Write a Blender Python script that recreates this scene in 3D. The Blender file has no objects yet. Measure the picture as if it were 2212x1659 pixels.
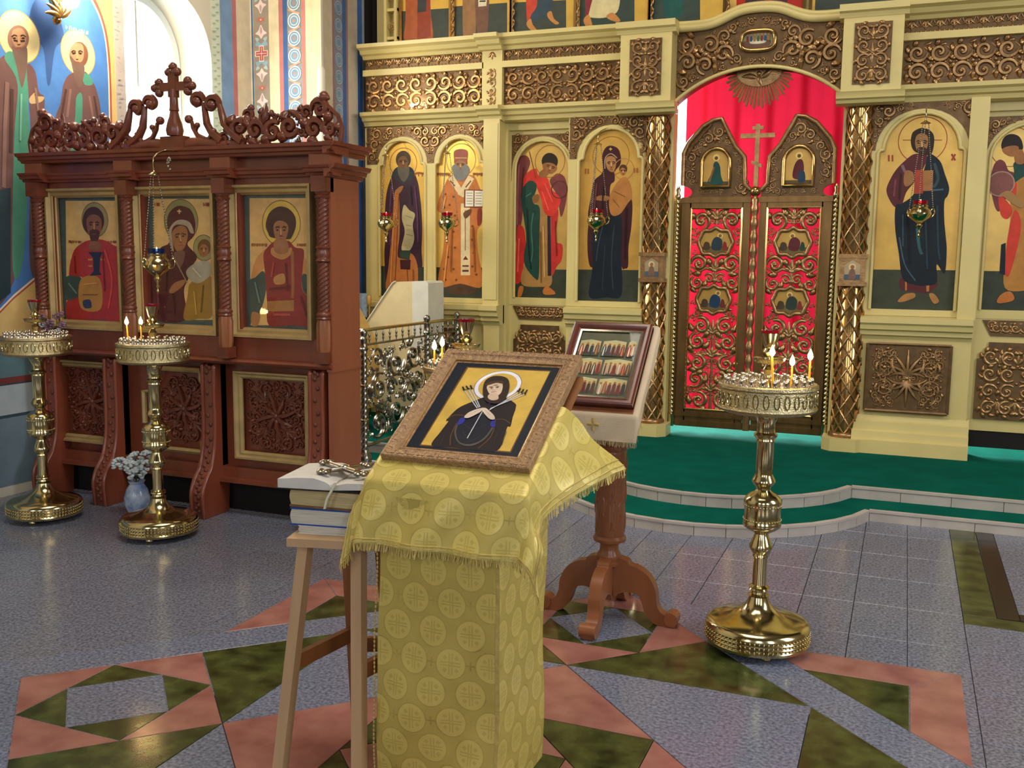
import bpy, bmesh, math, random
from mathutils import Vector, Matrix

R = math.radians
PI = math.pi
scene = bpy.context.scene
COL = scene.collection

# ------------------------------------------------------------------ camera
EYE = 1.55
def look_basis(yaw, pitch, roll):
    F = Vector((-math.sin(yaw)*math.cos(pitch), math.cos(yaw)*math.cos(pitch), -math.sin(pitch)))
    rt = Vector((math.cos(yaw), math.sin(yaw), 0))
    up = rt.cross(F)
    return math.cos(roll)*rt + math.sin(roll)*up, -math.sin(roll)*rt + math.cos(roll)*up, F
cam_data = bpy.data.cameras.new('camera')
cam = bpy.data.objects.new('camera', cam_data)
COL.objects.link(cam)
_r, _u, _f = look_basis(R(21.73), R(7.294), R(0.638))
cam.matrix_world = Matrix(((_r.x, _u.x, -_f.x, 0), (_r.y, _u.y, -_f.y, 0), (_r.z, _u.z, -_f.z, EYE), (0, 0, 0, 1)))
cam_data.sensor_fit = 'HORIZONTAL'
cam_data.sensor_width = 36.0
cam_data.lens = 2119.2/2212*36.0
cam_data.clip_start = 0.05
scene.camera = cam

# ------------------------------------------------------------------ view, world, daylight
scene.view_settings.view_transform = 'Standard'
scene.view_settings.look = 'None'
scene.view_settings.gamma = 1.0
scene.view_settings.use_curve_mapping = False
scene.view_settings.exposure = 0.0
scene.cycles.use_denoising = True
scene.cycles.max_bounces = 5
scene.cycles.diffuse_bounces = 3
scene.cycles.glossy_bounces = 3
scene.cycles.transparent_max_bounces = 6
scene.cycles.use_adaptive_sampling = True
scene.cycles.adaptive_threshold = 0.06
scene.cycles.sample_clamp_indirect = 4.0

world = bpy.data.worlds.new('daylight_sky'); scene.world = world
world.use_nodes = True
_bg = world.node_tree.nodes['Background']
_bg.inputs[0].default_value = (0.86, 0.94, 1.0, 1); _bg.inputs[1].default_value = 5.0

def area(name, loc, target, sx, sy, power, color):
    d = bpy.data.lights.new(name, 'AREA'); d.shape = 'RECTANGLE'; d.size = sx; d.size_y = sy
    d.energy = power; d.color = color
    o = bpy.data.objects.new(name, d); COL.objects.link(o)
    o.location = loc
    o.rotation_euler = (Vector(target)-Vector(loc)).to_track_quat('-Z', 'Y').to_euler()
    return o
# daylight through the tall windows of the nave (west and south walls), the drum above, and the altar window
area('west_window_light', (-2.6, -5.6, 3.6), (-2.0, 7, 1.0), 1.4, 3.2, 95, (0.90, 0.95, 1.0))
area('west_window_light.001', (1.6, -5.6, 3.6), (-1.0, 7, 1.0), 1.4, 3.2, 110, (0.90, 0.95, 1.0))
area('south_window_light', (4.4, 3.2, 3.4), (-2.5, 4.8, 0.8), 1.4, 3.0, 175, (0.92, 0.96, 1.0))
area('south_window_light.001', (4.4, -2.4, 3.2), (-2.5, 2.4, 0.6), 1.4, 3.0, 80, (0.92, 0.96, 1.0))
area('drum_window_light', (-1.0, 2.6, 7.8), (-1.2, 3.8, 0.0), 3.4, 3.4, 275, (1.0, 0.91, 0.76))
area('north_window_light', (-5.58, 6.2, 2.9), (-2.0, 5.6, 0.4), 0.8, 2.0, 55, (0.90, 0.96, 1.0))
area('altar_window_light', (-2.7, 11.9, 2.4), (-1.2, 7.9, 0.3), 1.2, 2.4, 2000, (0.90, 0.97, 1.0))

# ------------------------------------------------------------------ colour and materials
def lin(h):
    h = h.lstrip('#')
    c = [int(h[i:i+2], 16)/255 for i in (0, 2, 4)]
    return [x/12.92 if x <= .04045 else ((x+.055)/1.055)**2.4 for x in c]

def new_mat(name):
    m = bpy.data.materials.new(name); m.use_nodes = True
    nt = m.node_tree; b = nt.nodes['Principled BSDF']
    return m, nt, b

def mat(name, col, rough=.5, metal=0.0, var=0.0, vscale=6.0, bump=0.0, bscale=60.0, col2=None, spec=None,
        detail=4.0, stretch=None, emit=0.0, coat=0.0, trans=0.0, sheen=0.0, gain=1.0):
    m, nt, b = new_mat(name)
    c = [min(1, x*gain) for x in (lin(col) if isinstance(col, str) else col)]
    b.inputs['Roughness'].default_value = rough
    b.inputs['Metallic'].default_value = metal
    b.inputs['Base Color'].default_value = (*c, 1)
    if spec is not None: b.inputs['Specular IOR Level'].default_value = spec
    if coat: b.inputs['Coat Weight'].default_value = coat; b.inputs['Coat Roughness'].default_value = .12
    if trans: b.inputs['Transmission Weight'].default_value = trans
    if sheen: b.inputs['Sheen Weight'].default_value = sheen
    if emit:
        b.inputs['Emission Color'].default_value = (*c, 1); b.inputs['Emission Strength'].default_value = emit
    if var or col2 or bump:
        tc = nt.nodes.new('ShaderNodeTexCoord'); src = tc.outputs['Object']
        if stretch:
            mp = nt.nodes.new('ShaderNodeMapping'); mp.inputs['Scale'].default_value = stretch
            nt.links.new(src, mp.inputs['Vector']); src = mp.outputs['Vector']
    if var or col2:
        n = nt.nodes.new('ShaderNodeTexNoise'); n.inputs['Scale'].default_value = vscale; n.inputs['Detail'].default_value = detail
        nt.links.new(src, n.inputs['Vector'])
        rp = nt.nodes.new('ShaderNodeValToRGB')
        rp.color_ramp.elements[0].position = .32; rp.color_ramp.elements[1].position = .68
        c2 = [min(1, x*gain) for x in (lin(col2) if isinstance(col2, str) else col2)] if col2 else [x*(1+var) for x in c]
        c1 = c if col2 else [x*(1-var) for x in c]
        rp.color_ramp.elements[0].color = (*c1, 1); rp.color_ramp.elements[1].color = (*[min(1, x) for x in c2], 1)
        nt.links.new(n.outputs['Fac'], rp.inputs['Fac']); nt.links.new(rp.outputs['Color'], b.inputs['Base Color'])
    if bump:
        n2 = nt.nodes.new('ShaderNodeTexNoise'); n2.inputs['Scale'].default_value = bscale; n2.inputs['Detail'].default_value = 3
        nt.links.new(src, n2.inputs['Vector'])
        bp = nt.nodes.new('ShaderNodeBump'); bp.inputs['Strength'].default_value = bump; bp.inputs['Distance'].default_value = .01
        nt.links.new(n2.outputs['Fac'], bp.inputs['Height']); nt.links.new(bp.outputs['Normal'], b.inputs['Normal'])
    return m

M = {}
M['cream'] = mat('cream_painted_wood', '#d2bf7c', .38, var=.05, vscale=3, bump=.04, bscale=40)
M['gilt'] = mat('antique_gilded_carving', '#a07c52', .3, .75, var=.25, vscale=25, bump=.12, bscale=90)
M['gilt_bright'] = mat('polished_gilding', '#b9935a', .16, .95, var=.1, vscale=20)
M['doorgilt'] = mat('dark_gilded_door_frame', '#7a5c36', .34, .8, var=.2, vscale=18, stretch=(1, 1, .2))
M['giltback'] = mat('gilded_recessed_ground', '#6b5030', .42, .45, var=.25, vscale=20)
M['wood'] = mat('red_brown_varnished_wood', '#7c3e2a', .32, var=.16, vscale=9, stretch=(1, 1, .12), coat=.25, bump=.04, bscale=50)
M['woodd'] = mat('dark_carved_wood', '#6a3422', .34, var=.2, vscale=14, coat=.2)
M['woodside'] = mat('warm_mahogany_panel', '#96563a', .4, var=.1, vscale=10, stretch=(1, 1, .08), coat=.15)
M['oak'] = mat('carved_amber_wood', '#8e5634', .34, var=.16, vscale=10, stretch=(1, 1, .2), coat=.2)
M['pine'] = mat('pale_stool_wood', '#b79570', .5, var=.12, vscale=14, stretch=(1, 1, .12))
M['pineo'] = mat('orange_varnished_wood', '#8a5630', .4, var=.16, vscale=14, stretch=(1, 1, .15))
M['brass'] = mat('polished_brass', '#c9ba8c', .15, 1.0, var=.07, vscale=9)
M['brassr'] = mat('embossed_brass', '#beb088', .3, 1.0, var=.15, vscale=40, bump=.5, bscale=160)
M['silver'] = mat('tarnished_silver', '#9c968a', .25, 1.0, var=.15, vscale=20)
M['chrome'] = mat('bright_metal_cup', '#d8cfc0', .1, 1.0)
M['gframe'] = mat('gold_painted_moulding', '#b39a68', .4, .35, var=.12, vscale=12)
M['bronzeframe'] = mat('bronze_ornate_frame', '#b08e6c', .4, .6, var=.25, vscale=90, bump=.6, bscale=260)
M['carpet'] = mat('green_carpet', '#0c5a4c', 1.0, var=.14, vscale=5, bump=.5, bscale=400, spec=.02)
M['stepstone'] = mat('pale_step_stone', '#b3a9a0', .45, var=.1, vscale=7)
M['granite'] = mat('grey_granite', '#4c4f5c', .17, vscale=85, col2='#85889a', detail=6, stretch=None)
M['granite2'] = mat('grey_granite_slab', '#505568', .15, vscale=80, col2='#868ca2', detail=6)
M['pink'] = mat('pink_granite', '#8a5650', .17, vscale=7, col2='#a8746a', detail=8)
M['green'] = mat('green_marble', '#23280f', .15, vscale=11, col2='#50582c', detail=9)
M['black'] = mat('black_marble', '#1e1614', .15, var=.2, vscale=10)
M['grout'] = mat('dark_grout', '#35322e', .8)
M['plaster'] = mat('painted_plaster', '#d8d0bc', .8, var=.06, vscale=2)
M['nave'] = mat('nave_plaster', '#8f826c', .85, var=.08, vscale=1.5)
M['white'] = mat('white_linen', '#d9cfbd', .85, var=.04, vscale=8, bump=.15, bscale=250, sheen=.3)
M['creamcloth'] = mat('cream_satin_cloth', '#d8c390', .6, var=.06, vscale=6, sheen=.2)
M['whitecloth'] = mat('white_band_cloth', '#d6d2c0', .8, var=.05, vscale=10)
M['goldcloth'] = mat('yellow_satin_cloth', '#c99e52', .5, var=.12, vscale=10)
M['beige'] = mat('beige_linen_cloth', '#c9b69a', .85, var=.05, vscale=9, bump=.2, bscale=300)
M['fringe'] = mat('gold_thread_fringe', '#c2ab60', .55, .2, var=.15, vscale=60)
M['fringeb'] = mat('beige_thread_fringe', '#a8946e', .7, var=.1, vscale=60)
M['wax'] = mat('yellow_beeswax', '#e0a22c', .5, emit=.25)
M['flame'] = mat('candle_flame', '#ffcf80', .5, emit=60)
M['rubyglass'] = mat('ruby_glass_cup', '#8a0c20', .08, trans=.6, emit=.12)
M['blueglass'] = mat('blue_glass_cup', '#16306c', .08, trans=.5)
M['darkframe'] = mat('mahogany_picture_frame', '#5e2c22', .25, var=.12, vscale=20, coat=.4)
M['paper'] = mat('book_page_paper', '#cdc8c2', .8, var=.05, vscale=30)
M['pagedge'] = mat('book_page_edges', '#c4bdb0', .75, var=.18, vscale=120, stretch=(.1, .1, 3))
M['bluecover'] = mat('blue_book_cover', '#14489a', .35)
M['agedcover'] = mat('aged_tan_binding', '#8a6238', .6, col2='#5c3a1c', vscale=14)
M['agedpage'] = mat('yellowed_page_block', '#b9a678', .75, var=.2, vscale=100, stretch=(.1, .1, 3))
M['petal'] = mat('white_petals', '#c9d2d4', .7, var=.06, vscale=20)
M['porcelain'] = mat('white_blue_porcelain', '#c0c8d4', .2, col2='#5a78b0', vscale=14)
M['leaf'] = mat('dull_leaf', '#4a5a3c', .6, var=.2, vscale=20)
M['mauve'] = mat('mauve_petals', '#8a6a78', .7, var=.2, vscale=30)
M['dark'] = mat('dark_void', '#14100e', .9)
M['shade'] = mat('frosted_lamp_glass', '#fff4dc', .4, emit=9)
M['bluewhite'] = mat('pale_blue_cloth', '#9db2c6', .7, col2='#7c96b4', vscale=30)

def glass_mat(name, tint=(1, 1, 1), rough=.02, refl=.5):
    """Thin pane: clear, with a Fresnel-weighted surface reflection."""
    m, nt, b = new_mat(name); nt.nodes.remove(b); out = nt.nodes['Material Output']
    t = nt.nodes.new('ShaderNodeBsdfTransparent'); t.inputs[0].default_value = (*tint, 1)
    g = nt.nodes.new('ShaderNodeBsdfGlossy'); g.inputs['Roughness'].default_value = rough
    lw = nt.nodes.new('ShaderNodeLayerWeight'); lw.inputs[0].default_value = .5
    pw = nt.nodes.new('ShaderNodeMath'); pw.operation = 'POWER'; pw.inputs[1].default_value = 4.0
    nt.links.new(lw.outputs['Facing'], pw.inputs[0])
    f = nt.nodes.new('ShaderNodeMath'); f.operation = 'MULTIPLY_ADD'; f.inputs[1].default_value = .4; f.inputs[2].default_value = .018
    nt.links.new(pw.outputs[0], f.inputs[0])
    mx = nt.nodes.new('ShaderNodeMixShader')
    nt.links.new(f.outputs[0], mx.inputs[0]); nt.links.new(t.outputs[0], mx.inputs[1]); nt.links.new(g.outputs[0], mx.inputs[2]); nt.links.new(mx.outputs[0], out.inputs[0])
    return m
M['glass'] = glass_mat('clear_picture_glass')
M['winglass'] = glass_mat('window_glass', (.95, .98, 1), .05)

def attr_mat(name, rough, metal, var=.1, vs=18, bump=.0):
    m, nt, b = new_mat(name)
    a = nt.nodes.new('ShaderNodeAttribute'); a.attribute_name = 'Col'
    tc = nt.nodes.new('ShaderNodeTexCoord')
    n = nt.nodes.new('ShaderNodeTexNoise'); n.inputs['Scale'].default_value = vs; n.inputs['Detail'].default_value = 5
    nt.links.new(tc.outputs['Object'], n.inputs['Vector'])
    mr = nt.nodes.new('ShaderNodeMapRange'); mr.inputs[1].default_value = .3; mr.inputs[2].default_value = .7
    mr.inputs[3].default_value = 1-var; mr.inputs[4].default_value = 1+var
    nt.links.new(n.outputs['Fac'], mr.inputs[0])
    mx = nt.nodes.new('ShaderNodeVectorMath'); mx.operation = 'SCALE'
    nt.links.new(a.outputs['Color'], mx.inputs[0]); nt.links.new(mr.outputs[0], mx.inputs['Scale'])
    nt.links.new(mx.outputs[0], b.inputs['Base Color'])
    b.inputs['Roughness'].default_value = rough; b.inputs['Metallic'].default_value = metal; b.inputs['Specular IOR Level'].default_value = .25
    return m
M['paint'] = attr_mat('icon_paint', .42, 0, .14, 16)
M['goldleaf'] = attr_mat('gold_leaf', .32, .4, .1, 9)
M['fresco'] = attr_mat('fresco_paint', .85, 0, .1, 9)

def math_node(nt, op, a, b=None, c=None):
    n = nt.nodes.new('ShaderNodeMath'); n.operation = op
    for i, v in enumerate((a, b, c)):
        if v is None: continue
        if isinstance(v, (int, float)): n.inputs[i].default_value = v
        else: nt.links.new(v, n.inputs[i])
    return n.outputs[0]

def brocade(name, ground, figure, sx=.117, sy=.172, r=.042):
    m, nt, b = new_mat(name)
    uv = nt.nodes.new('ShaderNodeUVMap'); uv.uv_map = 'UVMap'
    sp = nt.nodes.new('ShaderNodeSeparateXYZ'); nt.links.new(uv.outputs[0], sp.inputs[0])
    F = lambda op, *a: math_node(nt, op, *a)
    def lattice(ox, oy):
        fx = F('SUBTRACT', F('WRAP', F('ADD', sp.outputs[0], ox), sx, 0.0), sx/2)
        fy = F('SUBTRACT', F('WRAP', F('ADD', sp.outputs[1], oy), sy, 0.0), sy/2)
        return fx, fy, F('SQRT', F('ADD', F('MULTIPLY', fx, fx), F('MULTIPLY', fy, fy)))
    ax, ay, ad = lattice(0, 0); bx, by, bd = lattice(sx/2, sy/2)
    pick = F('LESS_THAN', ad, bd)
    inv = F('SUBTRACT', 1.0, pick)
    dx = F('ABSOLUTE', F('ADD', F('MULTIPLY', ax, pick), F('MULTIPLY', bx, inv)))
    dy = F('ABSOLUTE', F('ADD', F('MULTIPLY', ay, pick), F('MULTIPLY', by, inv)))
    d = F('MINIMUM', ad, bd)
    disc = F('LESS_THAN', d, r)
    # cross of paired bars, and four small leaves on the diagonals
    def bar(u, v): return F('MULTIPLY', F('MULTIPLY', F('LESS_THAN', F('ABSOLUTE', F('SUBTRACT', u, .0042)), .0022), F('LESS_THAN', v, r*.72)), disc)
    cross = F('MAXIMUM', bar(dx, dy), bar(dy, dx))
    dd = F('ADD', F('ABSOLUTE', F('SUBTRACT', dx, r*.42)), F('ABSOLUTE', F('SUBTRACT', dy, r*.42)))
    leaf = F('LESS_THAN', dd, .0075)
    ring = F('MULTIPLY', F('LESS_THAN', F('ABSOLUTE', F('SUBTRACT', d, r*1.06)), .0018), 1.0)
    # small cross between the medallions
    gx = F('ABSOLUTE', F('SUBTRACT', F('WRAP', F('ADD', sp.outputs[0], sx/2), sx, 0.0), sx/2))
    gy = F('ABSOLUTE', F('SUBTRACT', F('WRAP', sp.outputs[1], sy, 0.0), sy/2))
    small = F('MULTIPLY', F('LESS_THAN', F('MINIMUM', gx, gy), .0022), F('LESS_THAN', F('MAXIMUM', gx, gy), .013))
    fig = F('SUBTRACT', disc, F('MULTIPLY', F('MAXIMUM', cross, F('MULTIPLY', leaf, disc)), .75))
    fig = F('ADD', fig, F('MULTIPLY', F('MAXIMUM', small, 0.0), -.35))
    fig = F('SUBTRACT', fig, F('MULTIPLY', ring, .25))
    n = nt.nodes.new('ShaderNodeTexNoise'); n.inputs['Scale'].default_value = 14; n.inputs['Detail'].default_value = 6
    nt.links.new(uv.outputs[0], n.inputs['Vector'])
    fac = F('ADD', F('MULTIPLY', fig, .45), F('MULTIPLY', n.outputs['Fac'], .65))
    rp = nt.nodes.new('ShaderNodeValToRGB')
    g = lin(ground); f = lin(figure)
    rp.color_ramp.elements[0].color = (*[x*.62 for x in g], 1); rp.color_ramp.elements[0].position = -.0
    rp.color_ramp.elements[1].color = (*f, 1); rp.color_ramp.elements[1].position = .95
    e = rp.color_ramp.elements.new(.18); e.color = (*g, 1)
    nt.links.new(fac, rp.inputs['Fac']); nt.links.new(rp.outputs['Color'], b.inputs['Base Color'])
    rr = F('SUBTRACT', .52, F('MULTIPLY', disc, .12)); nt.links.new(rr, b.inputs['Roughness'])
    b.inputs['Metallic'].default_value = .12
    bp = nt.nodes.new('ShaderNodeBump'); bp.inputs['Strength'].default_value = .25; bp.inputs['Distance'].default_value = .002
    nt.links.new(fac, bp.inputs['Height']); nt.links.new(bp.outputs['Normal'], b.inputs['Normal'])
    return m
M['brocade'] = brocade('gold_cross_brocade', '#b5a04e', '#d8c46c')

def curtain_mat():
    m, nt, b = new_mat('translucent_red_curtain')
    nt.nodes.remove(b); out = nt.nodes['Material Output']
    d = nt.nodes.new('ShaderNodeBsdfDiffuse'); t = nt.nodes.new('ShaderNodeBsdfTranslucent'); mx = nt.nodes.new('ShaderNodeMixShader')
    d.inputs[0].default_value = (.62, .012, .04, 1); t.inputs[0].default_value = (.8, .022, .06, 1); mx.inputs[0].default_value = .085
    nt.links.new(d.outputs[0], mx.inputs[1]); nt.links.new(t.outputs[0], mx.inputs[2]); nt.links.new(mx.outputs[0], out.inputs[0])
    return m
M['curtain'] = curtain_mat()

# ------------------------------------------------------------------ mesh builder
def cr(pts, n=6, closed=True):
    """Catmull-Rom through 2-D or 3-D points."""
    out = []; L = len(pts)
    rng = range(L) if closed else range(L-1)
    for i in rng:
        p0 = pts[(i-1) % L] if closed or i > 0 else pts[0]
        p1 = pts[i]; p2 = pts[(i+1) % L]
        p3 = pts[(i+2) % L] if closed or i+2 < L else pts[-1]
        for k in range(n):
            t = k/n
            out.append(tuple(.5*((2*b)+(-a+c)*t+(2*a-5*b+4*c-d)*t*t+(-a+3*b-3*c+d)*t**3) for a, b, c, d in zip(p0, p1, p2, p3)))
    if not closed: out.append(tuple(pts[-1]))
    return out

class MB:
    def __init__(s): s.v = []; s.f = []; s.c = []; s.mi = []; s.uv = None
    def add(s, vs, fs, col=None, mi=0):
        o = len(s.v); s.v += [tuple(p) for p in vs]
        for f in fs:
            s.f.append(tuple(i+o for i in f)); s.c.append(col); s.mi.append(mi)
        return s
    def box(s, x0, x1, y0, y1, z0, z1):
        v = [(x, y, z) for z in (z0, z1) for y in (y0, y1) for x in (x0, x1)]
        return s.add(v, [(0, 2, 3, 1), (4, 5, 7, 6), (0, 1, 5, 4), (2, 6, 7, 3), (0, 4, 6, 2), (1, 3, 7, 5)])
    def hull(s, bottom, top):
        n = len(bottom)
        return s.add(list(bottom)+list(top), [tuple(range(n))[::-1], tuple(range(n, 2*n))]+[(i, (i+1) % n, n+(i+1) % n, n+i) for i in range(n)])
    def prism_y(s, poly, y0, y1):          # poly of (x, z)
        return s.hull([(x, y0, z) for x, z in poly], [(x, y1, z) for x, z in poly])
    def prism_x(s, poly, x0, x1):          # poly of (y, z)
        return s.hull([(x0, y, z) for y, z in poly], [(x1, y, z) for y, z in poly])
    def prism_z(s, poly, z0, z1):
        return s.hull([(x, y, z0) for x, y in poly], [(x, y, z1) for x, y in poly])
    def lathe(s, prof, c=(0, 0, 0), seg=32, cap=True):
        vs = []; n = len(prof)
        for r, z in prof:
            for k in range(seg):
                a = 2*PI*k/seg
                vs.append((c[0]+r*math.cos(a), c[1]+r*math.sin(a), c[2]+z))
        fs = [(i*seg+k, i*seg+(k+1) % seg, (i+1)*seg+(k+1) % seg, (i+1)*seg+k) for i in range(n-1) for k in range(seg)]
        if cap: fs += [tuple(range(seg))[::-1], tuple(range((n-1)*seg, n*seg))]
        return s.add(vs, fs)
    def tube(s, pts, rad, sides=8, closed=False, flat=1.0, nrm=None, caps=True):
        P = [Vector(p) for p in pts]; n = len(P)
        if not isinstance(rad, (list, tuple)): rad = [rad]*n
        vs = []; ref = Vector(nrm) if nrm else None
        prev = None
        for i in range(n):
            a = P[(i-1) % n] if closed else P[max(0, i-1)]
            b = P[(i+1) % n] if closed else P[min(n-1, i+1)]
            t = b-a
            if t.length < 1e-9: t = Vector((0, 0, 1))
            t.normalize()
            if ref: e2 = ref; e1 = t.cross(e2)
            else:
                if prev is None:
                    q = Vector((0, 0, 1)) if abs(t.z) < .9 else Vector((1, 0, 0))
                    e1 = t.cross(q)
                else: e1 = prev-t*prev.dot(t)
                e1.normalize(); e2 = e1.cross(t)
            if e1.length > 1e-6: e1.normalize()
            prev = e1
            for k in range(sides):
                g = 2*PI*k/sides
                vs.append(P[i]+e1*(rad[i]*math.cos(g))+e2*(rad[i]*flat*math.sin(g)))
        m = n if closed else n-1
        fs = [(i*sides+k, i*sides+(k+1) % sides, ((i+1) % n)*sides+(k+1) % sides, ((i+1) % n)*sides+k) for i in range(m) for k in range(sides)]
        if caps and not closed: fs += [tuple(range(sides))[::-1], tuple(range((n-1)*sides, n*sides))]
        return s.add(vs, fs)
    def ball(s, c, r, u=10, v=6, sc=(1, 1, 1)):
        vs = [(c[0], c[1], c[2]-r*sc[2])]
        for j in range(1, v):
            a = -PI/2+PI*j/v
            vs += [(c[0]+r*sc[0]*math.cos(a)*math.cos(2*PI*k/u), c[1]+r*sc[1]*math.cos(a)*math.sin(2*PI*k/u), c[2]+r*sc[2]*math.sin(a)) for k in range(u)]
        vs.append((c[0], c[1], c[2]+r*sc[2])); T = len(vs)-1
        fs = [(0, 1+(k+1) % u, 1+k) for k in range(u)]
        fs += [(1+j*u+k, 1+j*u+(k+1) % u, 1+(j+1)*u+(k+1) % u, 1+(j+1)*u+k) for j in range(v-2) for k in range(u)]
        fs += [(1+(v-2)*u+k, 1+(v-2)*u+(k+1) % u, T) for k in range(u)]
        return s.add(vs, fs)
    def grid(s, nu, nv, fn, uvfn=None):
        vs = [fn(i/nu, j/nv) for j in range(nv+1) for i in range(nu+1)]
        fs = [(j*(nu+1)+i, j*(nu+1)+i+1, (j+1)*(nu+1)+i+1, (j+1)*(nu+1)+i) for j in range(nv) for i in range(nu)]
        o = len(s.v); s.add(vs, fs)
        if uvfn:
            if s.uv is None: s.uv = {}
            for j in range(nv+1):
                for i in range(nu+1): s.uv[o+j*(nu+1)+i] = uvfn(i/nu, j/nv)
        return s
    def xf(s, fn):
        s.v = [tuple(fn(Vector(p))) for p in s.v]; return s
    def mesh(s, name, mats, smooth=40, org=(0, 0, 0)):
        me = bpy.data.meshes.new(name)
        ox, oy, oz = org
        me.from_pydata([(x-ox, y-oy, z-oz) for x, y, z in s.v], [], s.f)
        for m in (mats if isinstance(mats, (list, tuple)) else [mats]): me.materials.append(m)
        if any(s.mi): me.polygons.foreach_set('material_index', s.mi)
        if any(c is not None for c in s.c):
            at = me.color_attributes.new('Col', 'FLOAT_COLOR', 'CORNER')
            buf = []
            for f, c in zip(s.f, s.c): buf += [*(c or (1, 1, 1)), 1.0]*len(f)
            at.data.foreach_set('color', buf)
        if s.uv:
            ul = me.uv_layers.new(name='UVMap'); buf = []
            for f in s.f:
                for i in f: buf += list(s.uv.get(i, (0, 0)))
            ul.data.foreach_set('uv', buf)
        bm = bmesh.new(); bm.from_mesh(me); bmesh.ops.recalc_face_normals(bm, faces=bm.faces); bm.to_mesh(me); bm.free()
        if smooth:
            me.polygons.foreach_set('use_smooth', [True]*len(me.polygons))
            me.set_sharp_from_angle(angle=R(smooth))
        me.update()
        return me
    def obj(s, name, mats, parent=None, smooth=40, label=None, kind=None):
        org = ORG.get(parent.name, (0, 0, 0)) if parent else (0, 0, 0)
        o = bpy.data.objects.new(name, s.mesh(name, mats, smooth, org))
        COL.objects.link(o)
        if parent: o.parent = parent; ORG[o.name] = org
        if label: o['label'] = label
        if kind: o['kind'] = kind
        return o

ORG = {}
def thing(name, label, cat, loc=(0, 0, 0), group=None, kind=None):
    o = bpy.data.objects.new(name, None); COL.objects.link(o); o.location = loc; ORG[o.name] = tuple(loc)
    o.empty_display_size = .1
    o['label'] = label
    if cat: o['category'] = cat
    if group: o['group'] = group
    if kind: o['kind'] = kind
    return o
def tag(o, label, cat, group=None):
    o['label'] = label; o['category'] = cat
    if group: o['group'] = group
    return o
def struct(o): o['kind'] = 'structure'; return o
def copy_tree(o, loc=None, parent=None):
    c = o.copy(); COL.objects.link(c); c.parent = parent
    if loc: c.location = loc; ORG[c.name] = tuple(loc)
    for ch in list(o.children): copy_tree(ch, None, c)
    return c

# ------------------------------------------------------------------ flat painting on a panel
def clip_poly(poly, clip):
    out = poly
    for i in range(len(clip)):
        a, b = clip[i], clip[(i+1) % len(clip)]
        inp = out; out = []
        if not inp: break
        def side(p): return (b[0]-a[0])*(p[1]-a[1])-(b[1]-a[1])*(p[0]-a[0])
        for j in range(len(inp)):
            p, q = inp[j], inp[(j+1) % len(inp)]
            sp, sq = side(p), side(q)
            if sp >= 0: out.append(p)
            if (sp >= 0) != (sq >= 0):
                t = sp/(sp-sq); out.append((p[0]+(q[0]-p[0])*t, p[1]+(q[1]-p[1])*t))
    return out
def area2(p): return sum(p[i][0]*p[(i+1) % len(p)][1]-p[(i+1) % len(p)][0]*p[i][1] for i in range(len(p)))
def shape_polys(k, g):
    if k == 'p': return [[(x/1000, y/1000) for x, y in g]]
    if k == 's': return [cr([(x/1000, y/1000) for x, y in g], 5)]
    if k == 'c':
        return [[(g[0]/1000+g[2]/1000*math.cos(2*PI*i/36), g[1]/1000+g[2]/1000*math.sin(2*PI*i/36)) for i in range(36)]]
    if k == 'r':
        cx, cy, r, w = [q/1000 for q in g]; n = 40; o = []
        for i in range(n):
            a, b = 2*PI*i/n, 2*PI*(i+1)/n
            o.append([(cx+(r-w)*math.cos(a), cy+(r-w)*math.sin(a)), (cx+r*math.cos(a), cy+r*math.sin(a)), (cx+r*math.cos(b), cy+r*math.sin(b)), (cx+(r-w)*math.cos(b), cy+(r-w)*math.sin(b))])
        return o
    if k == 'l':
        P = cr([(x/1000, y/1000) for x, y in g[0]], 4, False) if len(g[0]) > 2 else [(x/1000, y/1000) for x, y in g[0]]
        w = g[1]/2000; o = []
        for a, b in zip(P, P[1:]):
            dx, dy = b[0]-a[0], b[1]-a[1]; L = math.hypot(dx, dy) or 1e-9
            nx, ny = -dy/L*w, dx/L*w
            o.append([(a[0]+nx, a[1]+ny), (a[0]-nx, a[1]-ny), (b[0]-nx, b[1]-ny), (b[0]+nx, b[1]+ny)])
        return o
    return []
def picture(name, P0, U, V, outline, base, shapes, parent, mats=None, gain=1.0, eps=.00035, base_mi=1):
    """Layers of flat paint on a panel: outline (metres) is the panel, base its ground colour."""
    P0, U, V = Vector(P0), Vector(U), Vector(V); N = U.cross(V)
    mb = MB(); k = 0; eps = min(eps, .006/(len(shapes)+1))
    if area2(outline) < 0: outline = outline[::-1]
    def put(poly, col, mi):
        h = N*(eps*(k+1))
        mb.add([P0+U*x+V*y+h for x, y in poly], [tuple(range(len(poly)))], col, mi)
    put(outline, [x*gain for x in lin(base)], base_mi)
    for col, kind, g in shapes:
        k += 1
        c = [min(1, x*gain) for x in lin(col)]
        for poly in shape_polys(kind, g):
            q = clip_poly(poly, outline)
            if len(q) > 2: put(q, c, 0)
    return mb.obj(name, mats or [M['paint'], M['goldleaf']], parent, smooth=0)

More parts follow.
